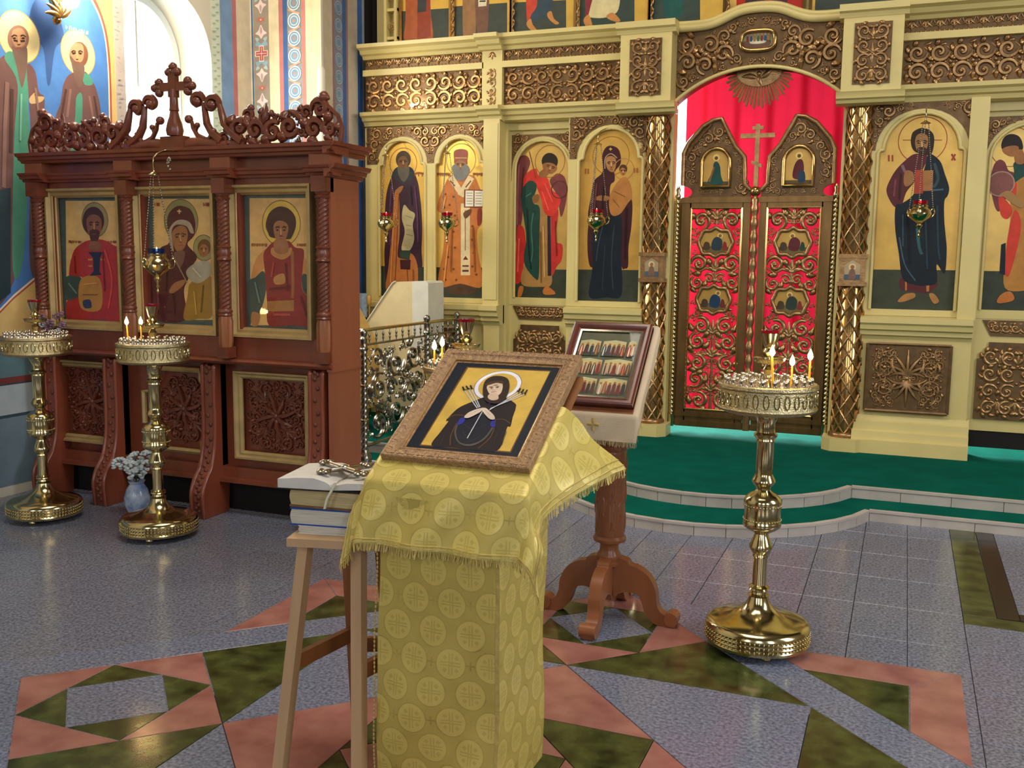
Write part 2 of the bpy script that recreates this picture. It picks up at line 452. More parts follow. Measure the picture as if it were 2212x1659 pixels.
# ------------------------------------------------------------------ carved scrollwork (in a local x, y plane, relief along z)
def spiral(cx, cy, r, a0, turns, d, w, n=26, tail=0.0):
    pts, ws = [], []
    for i in range(n+1):
        t = i/n; rr = r*(1-.84*t); a = a0+d*2*PI*turns*t
        pts.append((cx+rr*math.cos(a), cy+rr*math.sin(a)))
        ws.append(w*(1-.45*t)*(.55+.45*min(1, t*5)))
    return pts, ws
class Carve:
    """Collects strokes, leaves and beads as relief, then maps them to a plane."""
    def __init__(s, seed=1): s.mb = MB(); s.rnd = random.Random(seed)
    def stroke(s, pts, ws, h=.6, z=0.0, sides=6):
        s.mb.tube([(x, y, z) for x, y in pts], ws, sides, flat=h, nrm=(0, 0, 1)); return s
    def scroll(s, cx, cy, r, a0, d, w=None, turns=1.35, h=.8, z=0.0, eye=True, n=22):
        w = w or r*.17
        p, q = spiral(cx, cy, r, a0, turns, d, w, n); s.stroke(p, q, h, z)
        if eye: s.mb.ball((cx, cy, z), r*.26, 8, 5, (1, 1, .8))
        return s
    def leaf(s, x, y, a, L, w, h=.6, z=0.0, bend=.35):
        pts, ws = [], []
        for i in range(8):
            t = i/7; b = a+bend*t
            pts.append((x+L*t*math.cos(b), y+L*t*math.sin(b))); ws.append(w*(.25+math.sin(PI*min(1, t*.92+.05))**.8*.95)*(1-.45*t))
        return s.stroke(pts, ws, h, z)
    def fan(s, x, y, a, L, n=5, spread=1.6, w=None, h=.6, z=0.0):
        for i in range(n):
            k = i-(n-1)/2; s.leaf(x, y, a+spread*k/max(1, n-1), L*(1-.1*abs(k)), w or L*.16, h, z, .25*k)
        return s
    def bead(s, x, y, r, z=0.0): s.mb.ball((x, y, z), r, 8, 5, (1, 1, .7)); return s
    def fill(s, inside, bbox, radii, mirror=None, tries=260, dens=.86, leaf=True, w=.17, h=.8, z=0.0, marg=1.0):
        """Packs scrolls of falling size into a region; mirror = x of a symmetry axis."""
        x0, x1, y0, y1 = bbox; placed = []
        for r in radii:
            for _ in range(tries):
                x = s.rnd.uniform(x0, x1); y = s.rnd.uniform(y0, y1)
                if mirror is not None and x > mirror-r*.9: continue
                if not all(inside(x+marg*r*math.cos(k*PI/4), y+marg*r*math.sin(k*PI/4)) for k in range(8)): continue
                if any((x-a)**2+(y-b)**2 < (dens*(r+c))**2 for a, b, c in placed): continue
                placed.append((x, y, r))
        for i, (x, y, r) in enumerate(placed):
            a = s.rnd.uniform(0, 2*PI); d = 1 if i % 2 else -1
            for sg in ((1, -1) if mirror is not None else (1,)):
                X = x if sg == 1 else 2*mirror-x
                A = a if sg == 1 else PI-a
                D = d*sg
                s.scroll(X, y, r*.92, A, D, r*w, 1.35 if r > .02 else 1.1, h, z, n=22 if r > .035 else 14)
                if leaf:
                    for q in range(2):
                        b = a+PI*.55+q*1.9; B = b if sg == 1 else PI-b
                        s.leaf(X+r*.85*math.cos(B), y+r*.85*math.sin(B), B+.9*D, r*.95, r*w*1.35, h, z, .7*D)
        return s
    def symmetric_panel(s, w, h, nx, ny, rs=1.0, rel=.8):
        """Mirrored grid of scrolls around the centre of a w x h panel."""
        cw, ch = w/nx, h/ny; r = min(cw, ch)*.47*rs
        for i in range(nx):
            for j in range(ny):
                x = -w/2+cw*(i+.5); y = -h/2+ch*(j+.5)
                sx = 1 if x < -1e-6 else -1; sy = 1 if y < -1e-6 else -1
                d = sx*sy*(1 if (i+j) % 2 == 0 or True else -1)
                a0 = math.atan2(-y, -x) if (abs(x) > 1e-6 or abs(y) > 1e-6) else 0
                s.scroll(x, y, r, a0, d, r*.3, 1.25, rel)
                for q in range(3):
                    b = a0+PI+(-.9+.9*q)*1.1
                    s.leaf(x+r*.8*math.cos(b), y+r*.8*math.sin(b), b+.7*d, r*.85, r*.32, rel, 0, .6*d)
        for i in range(1, nx):
            for j in range(1, ny):
                s.bead(-w/2+cw*i, -h/2+ch*j, r*.24)
        for i in range(nx+1):
            for sg in (-1, 1):
                if 0 < i < nx: s.fan(-w/2+cw*i, sg*h*.5*.55, sg*PI/2, h*.2, 3, 1.1)
        return s
    def xz(s, x, y, z, parent, name='carving', m=None, smooth=60, depth=1.0):
        """Set the carving on a wall facing -y, its plane at y."""
        s.mb.xf(lambda p: (x+p.x, y-p.z*depth, z+p.y)); return s.mb.obj(name, m or M['gilt'], parent, smooth, kind='stuff')

def arch_pts(x0, x1, zs, rise=None, step=.0, n=14):
    """Left foot to right foot of an arch that springs at zs, with a small shoulder."""
    a = (x1-x0)/2-step; cx = (x0+x1)/2; rise = rise or a
    p = []
    if step: p += [(x0, zs), (x0+step*.4, zs+step*.5), (x0+step, zs+step*.6)]
    o = zs+(step*.6 if step else 0)
    p += [(cx-a*math.cos(PI*i/n), o+rise*math.sin(PI*i/n)) for i in range(n+1)]
    if step: p += [(x1-step, zs+step*.6), (x1-step*.4, zs+step*.5), (x1, zs)]
    return p
ART = {
'monk': [
 ('#343a2e','p',[(-85,275),(519,271),(519,-28),(-87,-44)]),
 ('#7a4a22','r',(237,1171,135.0,6.0)),
 ('#351c2a','s',[(171,1127),(104,1024),(67,908),(52,744),(62,579),(43,402),(49,223),(62,50),(119,45),(361,63),(364,252),(422,276),(415,416),(422,579),(416,741),(401,880),(375,1019),(310,1123)]),
 ('#a5622f','s',[(147,907),(190,906),(199,579),(181,355),(308,392),(374,287),(370,98),(294,55),(67,50),(86,283),(121,579)]),
 ('#5a3420','l',([(190,883),(175,579),(160,284),(146,70)],8.0)),
 ('#5a3420','l',([(281,368),(274,227),(287,73)],8.0)),
 ('#2a2c34','s',[(171,1138),(121,1070),(148,1040),(237,998),(323,1037),(346,1088),(297,1141)]),
 ('#41301f','s',[(311,1201),(297,1157),(260,1131),(214,1132),(177,1160),(163,1205),(178,1250),(215,1276),(261,1275),(297,1246)]),
 ('#6f4c2c','s',[(284,1176),(274,1142),(249,1122),(218,1123),(193,1144),(183,1178),(193,1212),(218,1232),(249,1231),(274,1210)]),
 ('#57503f','s',[(182,1144),(231,1131),(294,1141),(289,1066),(241,1012),(191,1068)]),
 ('#2e2015','l',([(202,1186),(226,1188)],6.0)),
 ('#2e2015','l',([(247,1187),(270,1184)],6.0)),
 ('#a99a70','s',[(243,812),(296,766),(351,730),(329,637),(343,509),(295,413),(217,424),(250,579),(222,696)]),
 ('#6e6448','l',([(256,719),(329,696)],5.0)),
 ('#6e6448','l',([(262,638),(322,626)],5.0)),
 ('#6e6448','l',([(262,556),(328,544)],5.0)),
 ('#2c3a2c','p',[(208,415),(308,415),(297,333),(201,344)]),
 ('#3a1a20','p',[(201,332),(308,333),(302,248),(207,249)]),
 ('#8a5c34','s',[(163,930),(190,964),(237,975),(217,929),(177,900)]),
 ('#8a5028','l',([(349,1077),(388,1085),(460,1074)],18.0)),
 ('#3a2418','l',([(227,1194),(212,1198),(199,1190)],6.3)),
 ('#3a2418','s',[(203,1184),(213,1189),(223,1183),(213,1180)]),
 ('#3a2418','l',([(245,1193),(260,1197),(273,1188)],6.3)),
 ('#3a2418','s',[(249,1183),(259,1188),(269,1182),(259,1178)]),
 ('#c89a6a','l',([(236,1191),(238,1160)],8.4)),
 ('#3a2418','l',([(229,1157),(236,1155),(243,1157)],4.9)),
 ('#8a4430','l',([(223,1140),(236,1141),(249,1139)],6.3)),
 ('#8a4a22','l',([(349,1086),(349,1056)],5.5)),
 ('#8a4a22','l',([(386,1085),(386,1055)],5.5)),
 ('#8a4a22','l',([(421,1084),(421,1054)],5.5)),
 ('#8a4a22','l',([(452,1084),(452,1054)],5.5)),
 ('#8a4a22','l',([(452,1084),(467,1068)],4.5)),
 ('#8a4a22','l',([(469,1083),(469,1054)],5.5)),
 ('#54304a','l',([(123,977),(102,744),(107,461)],16.0)),
 ('#54304a','l',([(349,973),(375,742),(381,486)],16.0)),
 ('#1e0f18','l',([(309,974),(322,812)],14.0)),
 ('#c08048','l',([(149,743),(128,461),(106,129)],12.0)),
 ('#7a4420','l',([(334,251),(337,98)],12.0)),
],
'bishop': [
 ('#343a2e','p',[(-88,271),(538,273),(541,-24),(-88,-41)]),
 ('#8a5a22','r',(238,1185,140.0,6.0)),
 ('#4a3626','s',[(79,127),(223,148),(379,145),(396,76),(303,37),(147,38)]),
 ('#b0682f','s',[(149,1058),(79,968),(28,855),(13,763),(80,715),(80,556),(68,406),(27,111),(236,133),(445,115),(402,409),(393,579),(433,647),(437,783),(446,861),(408,963),(345,1054)]),
 ('#6e3a1c','s',[(104,900),(102,894),(96,890),(89,890),(83,894),(81,900),(83,906),(89,910),(96,910),(102,906)]),
 ('#6e3a1c','s',[(143,808),(140,802),(135,798),(128,798),(122,802),(120,808),(122,814),(128,818),(135,818),(140,814)]),
 ('#6e3a1c','s',[(91,786),(89,780),(84,776),(76,776),(71,780),(68,786),(71,792),(76,796),(83,796),(89,792)]),
 ('#6e3a1c','s',[(130,648),(128,642),(122,638),(115,638),(110,642),(107,648),(109,654),(115,658),(122,658),(128,654)]),
 ('#6e3a1c','s',[(182,579),(180,573),(174,569),(167,569),(161,573),(159,579),(161,585),(167,589),(174,589),(180,585)]),
 ('#6e3a1c','s',[(118,510),(116,504),(110,500),(103,500),(97,504),(95,510),(97,516),(103,520),(110,520),(116,516)]),
 ('#6e3a1c','s',[(195,442),(193,435),(187,432),(180,432),(174,435),(172,441),(174,448),(180,451),(187,451),(193,448)]),
 ('#6e3a1c','s',[(131,360),(129,354),(123,350),(116,350),(110,354),(108,360),(110,366),(116,370),(123,370),(129,366)]),
 ('#6e3a1c','s',[(93,256),(91,249),(85,246),(78,245),(72,249),(70,255),(72,261),(78,265),(85,265),(91,262)]),
 ('#6e3a1c','s',[(183,257),(181,251),(175,247),(168,247),(162,250),(160,257),(162,263),(168,267),(175,267),(181,263)]),
 ('#6e3a1c','s',[(360,511),(358,505),(352,501),(345,501),(339,505),(337,511),(339,517),(345,521),(352,521),(358,517)]),
 ('#6e3a1c','s',[(373,397),(371,391),(365,387),(358,387),(353,391),(351,397),(353,403),(358,407),(365,407),(371,403)]),
 ('#6e3a1c','s',[(361,282),(359,276),(354,272),(347,272),(341,276),(339,282),(341,288),(346,292),(353,292),(359,288)]),
 ('#6e3a1c','s',[(400,214),(398,208),(392,204),(385,204),(379,208),(377,214),(379,220),(385,224),(392,224),(398,220)]),
 ('#6e3a1c','s',[(209,165),(207,158),(201,155),(194,154),(188,158),(186,164),(188,170),(194,174),(201,174),(207,171)]),
 ('#6e3a1c','s',[(106,163),(104,157),(98,153),(91,153),(85,156),(83,162),(85,169),(91,172),(98,173),(104,169)]),
 ('#6e3a1c','s',[(359,625),(357,619),(351,615),(344,615),(339,619),(336,625),(339,631),(344,635),(351,635),(357,631)]),
 ('#6e3a1c','s',[(407,896),(405,890),(400,886),(393,886),(387,890),(385,896),(387,902),(393,905),(400,905),(405,902)]),
 ('#6e3a1c','s',[(194,716),(192,710),(186,707),(179,707),(173,711),(171,717),(173,723),(179,726),(186,726),(192,723)]),
 ('#6e3a1c','s',[(332,874),(330,868),(325,865),(318,865),(312,868),(310,874),(312,880),(318,884),(325,884),(330,880)]),
 ('#6e3a1c','s',[(181,876),(178,870),(173,866),(166,866),(160,870),(158,876),(160,882),(166,886),(173,886),(178,882)]),
 ('#c9b284','p',[(239,819),(324,818),(330,206),(242,205)]),
 ('#5a2c1e','p',[(261,339),(312,339),(286,373)]),
 ('#5a2c1e','p',[(255,292),(316,293),(316,279),(255,279)]),
 ('#5a2c1e','p',[(255,252),(316,253),(316,236),(255,235)]),
 ('#8a6a40','l',([(281,761),(283,419)],10.0)),
 ('#c9b284','p',[(115,1030),(166,1060),(264,920),(220,892)]),
 ('#c9b284','p',[(364,1025),(310,1057),(207,898),(261,869)]),
 ('#6a4426','l',([(137,1013),(182,967)],12.0)),
 ('#6a4426','l',([(333,1009),(283,954)],12.0)),
 ('#8a4a3a','s',[(174,1260),(237,1277),(299,1257),(297,1178),(289,1143),(186,1145),(173,1193)]),
 ('#b08a5a','l',([(181,1204),(294,1201)],10.0)),
 ('#8f643c','s',[(292,1139),(281,1116),(252,1102),(216,1102),(187,1118),(176,1142),(187,1166),(216,1180),(252,1179),(281,1163)]),
 ('#6e6c64','s',[(153,1120),(183,1150),(234,1118),(284,1147),(322,1099),(285,1033),(235,1007),(184,1035)]),
 ('#6a3228','p',[(270,937),(456,931),(454,780),(269,784)]),
 ('#d3cab4','p',[(283,929),(443,923),(442,792),(281,793)]),
 ('#6a3228','p',[(358,926),(368,925),(367,792),(357,793)]),
 ('#8a7c66','l',([(293,906),(349,905)],6.0)),
 ('#8a7c66','l',([(293,884),(349,883)],6.0)),
 ('#8a7c66','l',([(293,861),(349,860)],6.0)),
 ('#8a7c66','l',([(294,838),(349,838)],6.0)),
 ('#8a7c66','l',([(294,816),(349,815)],6.0)),
 ('#8a7c66','l',([(377,905),(433,904)],6.0)),
 ('#8a7c66','l',([(377,883),(434,882)],6.0)),
 ('#8a7c66','l',([(378,860),(434,859)],6.0)),
 ('#8a7c66','l',([(378,837),(434,837)],6.0)),
 ('#8a7c66','l',([(378,815),(434,814)],6.0)),
 ('#5a3a24','s',[(265,739),(334,772),(328,727),(282,691)]),
 ('#7a2c20','s',[(397,761),(435,766),(433,659),(398,636)]),
 ('#8a5028','l',([(15,1074),(79,1071),(124,1072)],18.0)),
 ('#8a5028','l',([(351,1067),(407,1064),(457,1065)],18.0)),
 ('#3a2418','l',([(224,1152),(209,1156),(196,1149)],6.3)),
 ('#3a2418','s',[(200,1143),(210,1148),(221,1143),(210,1140)]),
 ('#3a2418','l',([(243,1151),(258,1155),(272,1147)],6.3)),
 ('#3a2418','s',[(247,1142),(258,1147),(268,1142),(258,1138)]),
 ('#c89a6a','l',([(234,1150),(236,1123)],8.4)),
 ('#3a2418','l',([(227,1120),(234,1118),(242,1120)],4.9)),
 ('#8a4430','l',([(221,1105),(234,1106),(247,1105)],6.3)),
 ('#8a5028','l',([(15,1083),(15,1052)],5.5)),
 ('#8a5028','l',([(15,1067),(31,1067)],4.5)),
 ('#8a5028','l',([(47,1083),(47,1051)],5.5)),
 ('#8a5028','l',([(47,1083),(63,1066)],4.5)),
 ('#8a5028','l',([(65,1082),(65,1051)],5.5)),
 ('#8a5028','l',([(82,1082),(82,1050)],5.5)),
 ('#8a5028','l',([(82,1082),(98,1066)],4.5)),
 ('#8a5028','l',([(100,1082),(100,1050)],5.5)),
 ('#8a5028','l',([(117,1081),(117,1049)],5.5)),
 ('#8a5028','l',([(117,1081),(133,1049)],4.5)),
 ('#8a5028','l',([(135,1081),(135,1049)],5.5)),
 ('#8a5028','l',([(357,1076),(358,1045)],5.5)),
 ('#8a5028','l',([(357,1060),(373,1060)],4.5)),
 ('#8a5028','l',([(392,1075),(392,1044)],5.5)),
 ('#8a5028','l',([(429,1075),(429,1043)],5.5)),
 ('#8a5028','l',([(429,1043),(444,1074)],4.5)),
 ('#8a5028','l',([(446,1074),(446,1043)],5.5)),
 ('#d08a48','l',([(93,877),(67,763)],14.0)),
 ('#8a4c20','l',([(157,671),(146,233)],14.0)),
 ('#8a4c20','l',([(354,625),(376,237)],14.0)),
 ('#d08a48','l',([(119,464),(82,151)],14.0)),
],
'archangel': [
 ('#343a2e','p',[(-90,248),(509,245),(514,-20),(-87,-36)]),
 ('#6e3636','s',[(-31,1050),(-7,1161),(47,1202),(98,1194),(123,1136),(92,1047),(63,902),(57,677),(13,507),(-26,415),(-34,598)]),
 ('#6e3636','s',[(302,977),(339,1031),(387,1046),(437,1007),(457,908),(445,786),(405,686),(372,853)]),
 ('#8a5a22','r',(301,1148,135.0,6.0)),
 ('#c03028','s',[(18,609),(74,586),(94,450),(83,336),(46,138),(-9,149),(2,392)]),
 ('#b23028','s',[(309,709),(383,742),(361,496),(424,452),(419,328),(377,271),(332,197),(311,451)]),
 ('#9c7440','s',[(192,856),(309,720),(318,338),(333,123),(222,96),(59,116),(82,279),(182,337)]),
 ('#2a2030','p',[(285,698),(312,698),(330,191),(297,191)]),
 ('#c8342a','s',[(60,992),(98,1058),(173,1092),(201,1034),(280,1010),(317,921),(399,842),(382,764),(333,696),(261,721),(220,855),(147,990),(88,902)]),
 ('#1c4038','s',[(45,903),(117,991),(187,951),(152,811),(214,766),(217,564),(216,189),(172,175),(93,268),(77,359),(96,507),(72,677),(50,801)]),
 ('#3a6a60','l',([(157,721),(141,586),(156,394),(133,279)],12.0)),
 ('#3a6a60','l',([(88,857),(137,890)],10.0)),
 ('#e05a48','l',([(257,966),(331,809)],8.0)),
 ('#e05a48','l',([(234,900),(296,743)],8.0)),
 ('#241a12','s',[(371,1146),(358,1106),(322,1081),(278,1082),(242,1108),(227,1150),(240,1190),(276,1215),(320,1213),(356,1187)]),
 ('#8f5e36','s',[(236,1122),(278,1138),(338,1125),(365,1086),(315,1045),(255,1066)]),
 ('#8f5e36','s',[(201,1045),(255,1088),(291,1049),(244,1011)]),
 ('#5a3020','r',(389,914,75.0,8.0)),
 ('#8a5c34','s',[(149,856),(198,878),(210,833),(162,800)]),
 ('#6a4a24','l',([(114,1236),(177,1012)],7.0)),
 ('#b0682f','s',[(23,11),(37,92),(77,93),(65,26),(44,5)]),
 ('#b0682f','s',[(256,70),(297,102),(371,42),(272,31)]),
 ('#3a2418','l',([(301,1110),(288,1119),(273,1116)],6.3)),
 ('#3a2418','s',[(274,1110),(286,1110),(294,1102),(283,1103)]),
 ('#3a2418','l',([(319,1103),(335,1102),(345,1090)],6.3)),
 ('#3a2418','s',[(319,1093),(331,1094),(339,1086),(328,1086)]),
 ('#c89a6a','l',([(309,1105),(301,1078)],8.4)),
 ('#3a2418','l',([(291,1079),(298,1074),(306,1073)],4.9)),
 ('#8a4430','l',([(280,1066),(293,1062),(306,1057)],6.3)),
 ('#8c5050','l',([(24,1127),(14,903),(12,620)],14.0)),
 ('#4c2222','l',([(67,1104),(46,858)],12.0)),
 ('#4c2222','l',([(-17,903),(-12,564)],12.0)),
 ('#d8604c','l',([(32,507),(23,221)],12.0)),
 ('#801c18','l',([(358,653),(375,362)],12.0)),
 ('#c09a5c','l',([(250,609),(269,179)],12.0)),
 ('#6a4c24','l',([(227,564),(240,133)],10.0)),
 ('#0e2420','l',([(102,767),(119,450),(146,245)],12.0)),
],
'mother': [
 ('#343a2e','p',[(-78,265),(581,268),(589,-25),(-72,-44)]),
 ('#8a5a22','r',(262,1178,155.0,6.0)),
 ('#3a181c','s',[(344,810),(441,835),(447,628),(427,457),(428,306),(405,279),(368,327)]),
 ('#151d25','s',[(96,705),(234,715),(358,703),(369,360),(377,62),(250,42),(103,44),(125,270),(91,411),(84,575)]),
 ('#3a181c','s',[(187,1174),(214,1242),(260,1259),(319,1234),(344,1170),(340,1107),(299,1055),(297,981),(262,939),(260,789),(257,693),(89,672),(100,856),(126,984),(194,1052)]),
 ('#3a181c','s',[(83,618),(122,640),(115,466),(130,303),(101,302),(81,422)]),
 ('#9a6c42','s',[(223,1163),(262,1178),(300,1156),(305,1097),(282,1050),(242,1067),(222,1110)]),
 ('#9a8468','l',([(214,1078),(215,1163),(262,1196),(313,1160)],8.0)),
 ('#a2703a','r',(371,1072,85.0,6.0)),
 ('#4a2c18','s',[(399,1072),(394,1051),(377,1038),(357,1039),(340,1052),(333,1073),(339,1094),(355,1107),(376,1106),(393,1093)]),
 ('#96663c','s',[(389,1051),(385,1032),(373,1021),(358,1022),(345,1033),(340,1052),(344,1071),(356,1082),(371,1081),(384,1070)]),
 ('#a06a34','s',[(312,959),(378,1011),(427,957),(445,851),(411,799),(347,714),(274,714),(256,843)]),
 ('#6a4422','l',([(297,896),(388,852)],7.0)),
 ('#6a4422','l',([(288,832),(345,767)],7.0)),
 ('#8a5c36','s',[(129,834),(174,865),(259,854),(232,822)]),
 ('#2a3a44','l',([(213,650),(172,466),(158,336)],10.0)),
 ('#2a3a44','l',([(304,628),(288,359),(306,109)],8.0)),
 ('#26323c','l',([(229,467),(215,107)],8.0)),
 ('#8a5028','l',([(50,1082),(51,1039)],12.0)),
 ('#8a5028','l',([(72,1081),(73,1039)],12.0)),
 ('#8a5028','l',([(459,1078),(460,1041)],12.0)),
 ('#8a5028','l',([(481,1077),(482,1041)],12.0)),
 ('#3a2418','l',([(259,1128),(246,1133),(235,1124)],6.3)),
 ('#3a2418','s',[(239,1118),(247,1123),(256,1117),(247,1113)]),
 ('#3a2418','l',([(275,1128),(287,1132),(298,1123)],6.3)),
 ('#3a2418','s',[(278,1117),(286,1122),(295,1117),(287,1113)]),
 ('#c89a6a','l',([(267,1126),(269,1094)],8.4)),
 ('#3a2418','l',([(261,1091),(268,1088),(274,1091)],4.9)),
 ('#8a4430','l',([(257,1073),(268,1074),(279,1072)],6.3)),
 ('#3a2418','l',([(362,1061),(354,1063),(348,1059)],6.3)),
 ('#3a2418','s',[(350,1055),(355,1058),(360,1055),(355,1053)]),
 ('#3a2418','l',([(371,1061),(379,1063),(385,1058)],6.3)),
 ('#3a2418','s',[(373,1055),(378,1058),(383,1055),(378,1052)]),
 ('#c89a6a','l',([(367,1060),(368,1042)],8.4)),
 ('#3a2418','l',([(363,1041),(367,1039),(371,1040)],4.9)),
 ('#8a4430','l',([(361,1031),(367,1031),(374,1030)],6.3)),
 ('#c8a060','l',([(258,1244),(259,1219)],8.0)),
 ('#c8a060','l',([(246,1232),(272,1231)],8.0)),
 ('#5a2c30','l',([(149,962),(131,748)],14.0)),
 ('#24100f','l',([(206,940),(199,747)],12.0)),
 ('#24100f','l',([(401,767),(401,360)],12.0)),
],
'pantocrator': [
 ('#3a3e2e','p',[(-34,293),(650,296),(671,-36),(-15,-58)]),
 ('#8a3a22','r',(294,1221,165.0,6.0)),
 ('#8a3a22','l',([(162,1225),(235,1223)],6.0)),
 ('#8a3a22','l',([(355,1219),(424,1217)],6.0)),
 ('#522226','s',[(211,235),(216,150),(299,137),(375,126),(432,155),(441,206)]),
 ('#a86a34','p',[(235,228),(247,229),(252,143),(240,143)]),
 ('#a86a34','p',[(379,218),(401,218),(402,140),(384,139)]),
 ('#522226','s',[(247,1124),(183,1077),(126,1011),(87,934),(71,870),(94,804),(138,747),(182,768),(208,855),(253,919),(308,1014),(332,1109)]),
 ('#151d24','s',[(343,1121),(418,1071),(456,979),(490,883),(484,825),(465,787),(472,659),(490,531),(502,437),(498,272),(442,336),(449,207),(382,182),(313,184),(220,228),(181,414),(146,595),(140,755),(182,774),(258,841),(317,1013)]),
 ('#2c5456','l',([(296,595),(316,465),(338,407)],20.0)),
 ('#3a5560','l',([(178,530),(226,334),(306,217)],8.0)),
 ('#3a5560','l',([(377,865),(454,870)],12.0)),
 ('#2c4048','l',([(383,1056),(414,948),(388,884)],20.0)),
 ('#7a5a62','l',([(166,1049),(191,997)],20.0)),
 ('#96663a','p',[(308,1006),(378,1006),(383,862),(317,860)]),
 ('#963a28','p',[(259,1010),(309,1010),(320,842),(258,841)]),
 ('#8a603a','s',[(188,997),(217,1009),(249,983),(244,919),(206,894),(186,920)]),
 ('#2a1d12','s',[(218,1201),(223,1271),(255,1298),(291,1305),(333,1292),(366,1253),(372,1184),(358,1121),(320,1115),(246,1143)]),
 ('#90653c','s',[(246,1200),(252,1251),(287,1269),(324,1248),(333,1197),(318,1141),(290,1116),(261,1149)]),
 ('#3a2416','s',[(263,1162),(292,1173),(323,1160),(314,1115),(290,1107),(271,1123)]),
 ('#2a1a10','l',([(260,1216),(281,1215)],7.0)),
 ('#2a1a10','l',([(299,1214),(320,1214)],7.0)),
 ('#a0703c','s',[(195,69),(238,116),(301,126),(308,94),(241,63),(205,57)]),
 ('#a0703c','s',[(404,123),(438,123),(473,72),(445,52),(418,81)]),
 ('#8a3a22','l',([(73,1122),(76,1077)],12.0)),
 ('#8a3a22','l',([(98,1121),(101,1076)],12.0)),
 ('#8a3a22','l',([(492,1117),(518,1072)],12.0)),
 ('#8a3a22','l',([(516,1116),(495,1073)],12.0)),
 ('#3a2418','l',([(281,1213),(266,1219),(254,1209)],6.3)),
 ('#3a2418','s',[(258,1201),(268,1207),(278,1200),(268,1196)]),
 ('#3a2418','l',([(299,1213),(313,1217),(326,1207)],6.3)),
 ('#3a2418','s',[(303,1200),(313,1206),(323,1199),(314,1194)]),
 ('#c89a6a','l',([(290,1210),(294,1172)],8.4)),
 ('#3a2418','l',([(285,1168),(293,1165),(300,1168)],4.9)),
 ('#8a4430','l',([(281,1147),(294,1149),(307,1146)],6.3)),
 ('#6e3440','l',([(129,947),(124,824)],16.0)),
 ('#341416','l',([(164,985),(162,804)],14.0)),
 ('#24343e','l',([(419,756),(443,466),(461,369)],14.0)),
 ('#24343e','l',([(345,692),(380,303)],14.0)),
 ('#0a0f14','l',([(222,725),(263,334)],16.0)),
 ('#2a3e48','l',([(193,693),(206,465)],12.0)),
],
'angelr': [
 ('#343a2e','p',[(-58,283),(663,281),(687,-41),(-35,-65)]),
 ('#8a5a22','r',(134,1160,140.0,6.0)),
 ('#6e3636','s',[(12,936),(29,1037),(62,1073),(98,1054),(125,997),(167,970),(145,876),(97,724),(62,724),(24,846)]),
 ('#1c4038','s',[(161,1053),(288,1043),(333,967),(297,905),(141,844),(161,971)]),
 ('#a87434','s',[(156,882),(293,968),(353,841),(360,589),(379,155),(310,147),(158,163),(148,396),(160,653)]),
 ('#c03a28','s',[(75,826),(166,730),(145,656),(96,685)]),
 ('#c03a28','s',[(145,876),(183,907),(180,780),(157,781)]),
 ('#c03a28','s',[(151,525),(184,717),(233,589),(185,274),(150,280)]),
 ('#b23028','s',[(261,779),(353,841),(399,271),(345,219)]),
 ('#151d25','p',[(113,473),(142,486),(152,254),(115,273)]),
 ('#241a12','s',[(67,1169),(80,1225),(119,1249),(172,1234),(201,1183),(196,1133),(92,1136)]),
 ('#8f5e36','s',[(77,1149),(125,1167),(177,1159),(169,1103),(130,1094),(88,1118)]),
 ('#8f5e36','s',[(156,1128),(207,1133),(220,1045),(168,1046)]),
 ('#7a4a44','c',(82,902,90)),
 ('#a08070','r',(82,902,90.0,8.0)),
 ('#9a7444','s',[(78,826),(140,851),(240,761),(206,736),(102,813)]),
 ('#b0682f','s',[(111,64),(137,117),(195,138),(222,80),(142,52)]),
],
'warrior': [
 ('#c9a566','p',[(25,744),(533,739),(497,9),(-12,-8)]),
 ('#8f8150','c',(257,625,105)),
 ('#4a3a20','r',(257,625,108.0,4.0)),
 ('#a07a48','l',([(38,491),(145,488)],12.0)),
 ('#a07a48','l',([(354,488),(428,489)],12.0)),
 ('#a03028','s',[(203,499),(144,480),(84,443),(51,384),(29,310),(34,251),(132,267),(116,156),(6,124),(-9,3),(116,-4),(309,3),(460,8),(461,403),(395,471),(307,503)]),
 ('#3e4c44','s',[(-5,258),(74,274),(133,253),(118,156),(-13,123)]),
 ('#a8782f','s',[(121,252),(275,262),(276,72),(111,74)]),
 ('#343a52','s',[(133,119),(191,125),(198,77),(140,75)]),
 ('#262c3c','p',[(189,426),(308,427),(287,390),(278,306),(295,285),(195,276),(230,306),(230,390)]),
 ('#b0782f','l',([(188,378),(225,379)],12.0)),
 ('#b0782f','l',([(291,379),(324,380)],12.0)),
 ('#b0782f','l',([(189,338),(222,338)],10.0)),
 ('#44281c','s',[(332,618),(313,567),(268,536),(214,536),(172,567),(158,619),(178,670),(223,701),(277,700),(319,669)]),
 ('#7e5034','s',[(190,618),(221,654),(278,654),(312,618),(300,546),(246,501),(201,546)]),
 ('#4a2c1e','s',[(211,553),(249,568),(291,553),(279,503),(245,484),(217,502)]),
 ('#2e1a10','l',([(214,607),(242,609)],6.0)),
 ('#2e1a10','l',([(266,609),(294,607)],6.0)),
 ('#7e5034','s',[(212,488),(288,488),(295,441),(209,437)]),
 ('#3a2418','l',([(241,608),(224,613),(208,602)],4.5)),
 ('#3a2418','s',[(212,594),(224,601),(236,594),(223,589)]),
 ('#3a2418','l',([(263,608),(280,613),(295,602)],4.5)),
 ('#3a2418','s',[(266,594),(278,601),(290,594),(278,588)]),
 ('#c89a6a','l',([(252,605),(251,564)],6.0)),
 ('#3a2418','l',([(240,560),(249,556),(258,560)],3.5)),
 ('#8a4430','l',([(232,536),(248,538),(263,536)],4.5)),
 ('#7a3a22','l',([(39,496),(38,480)],5.5)),
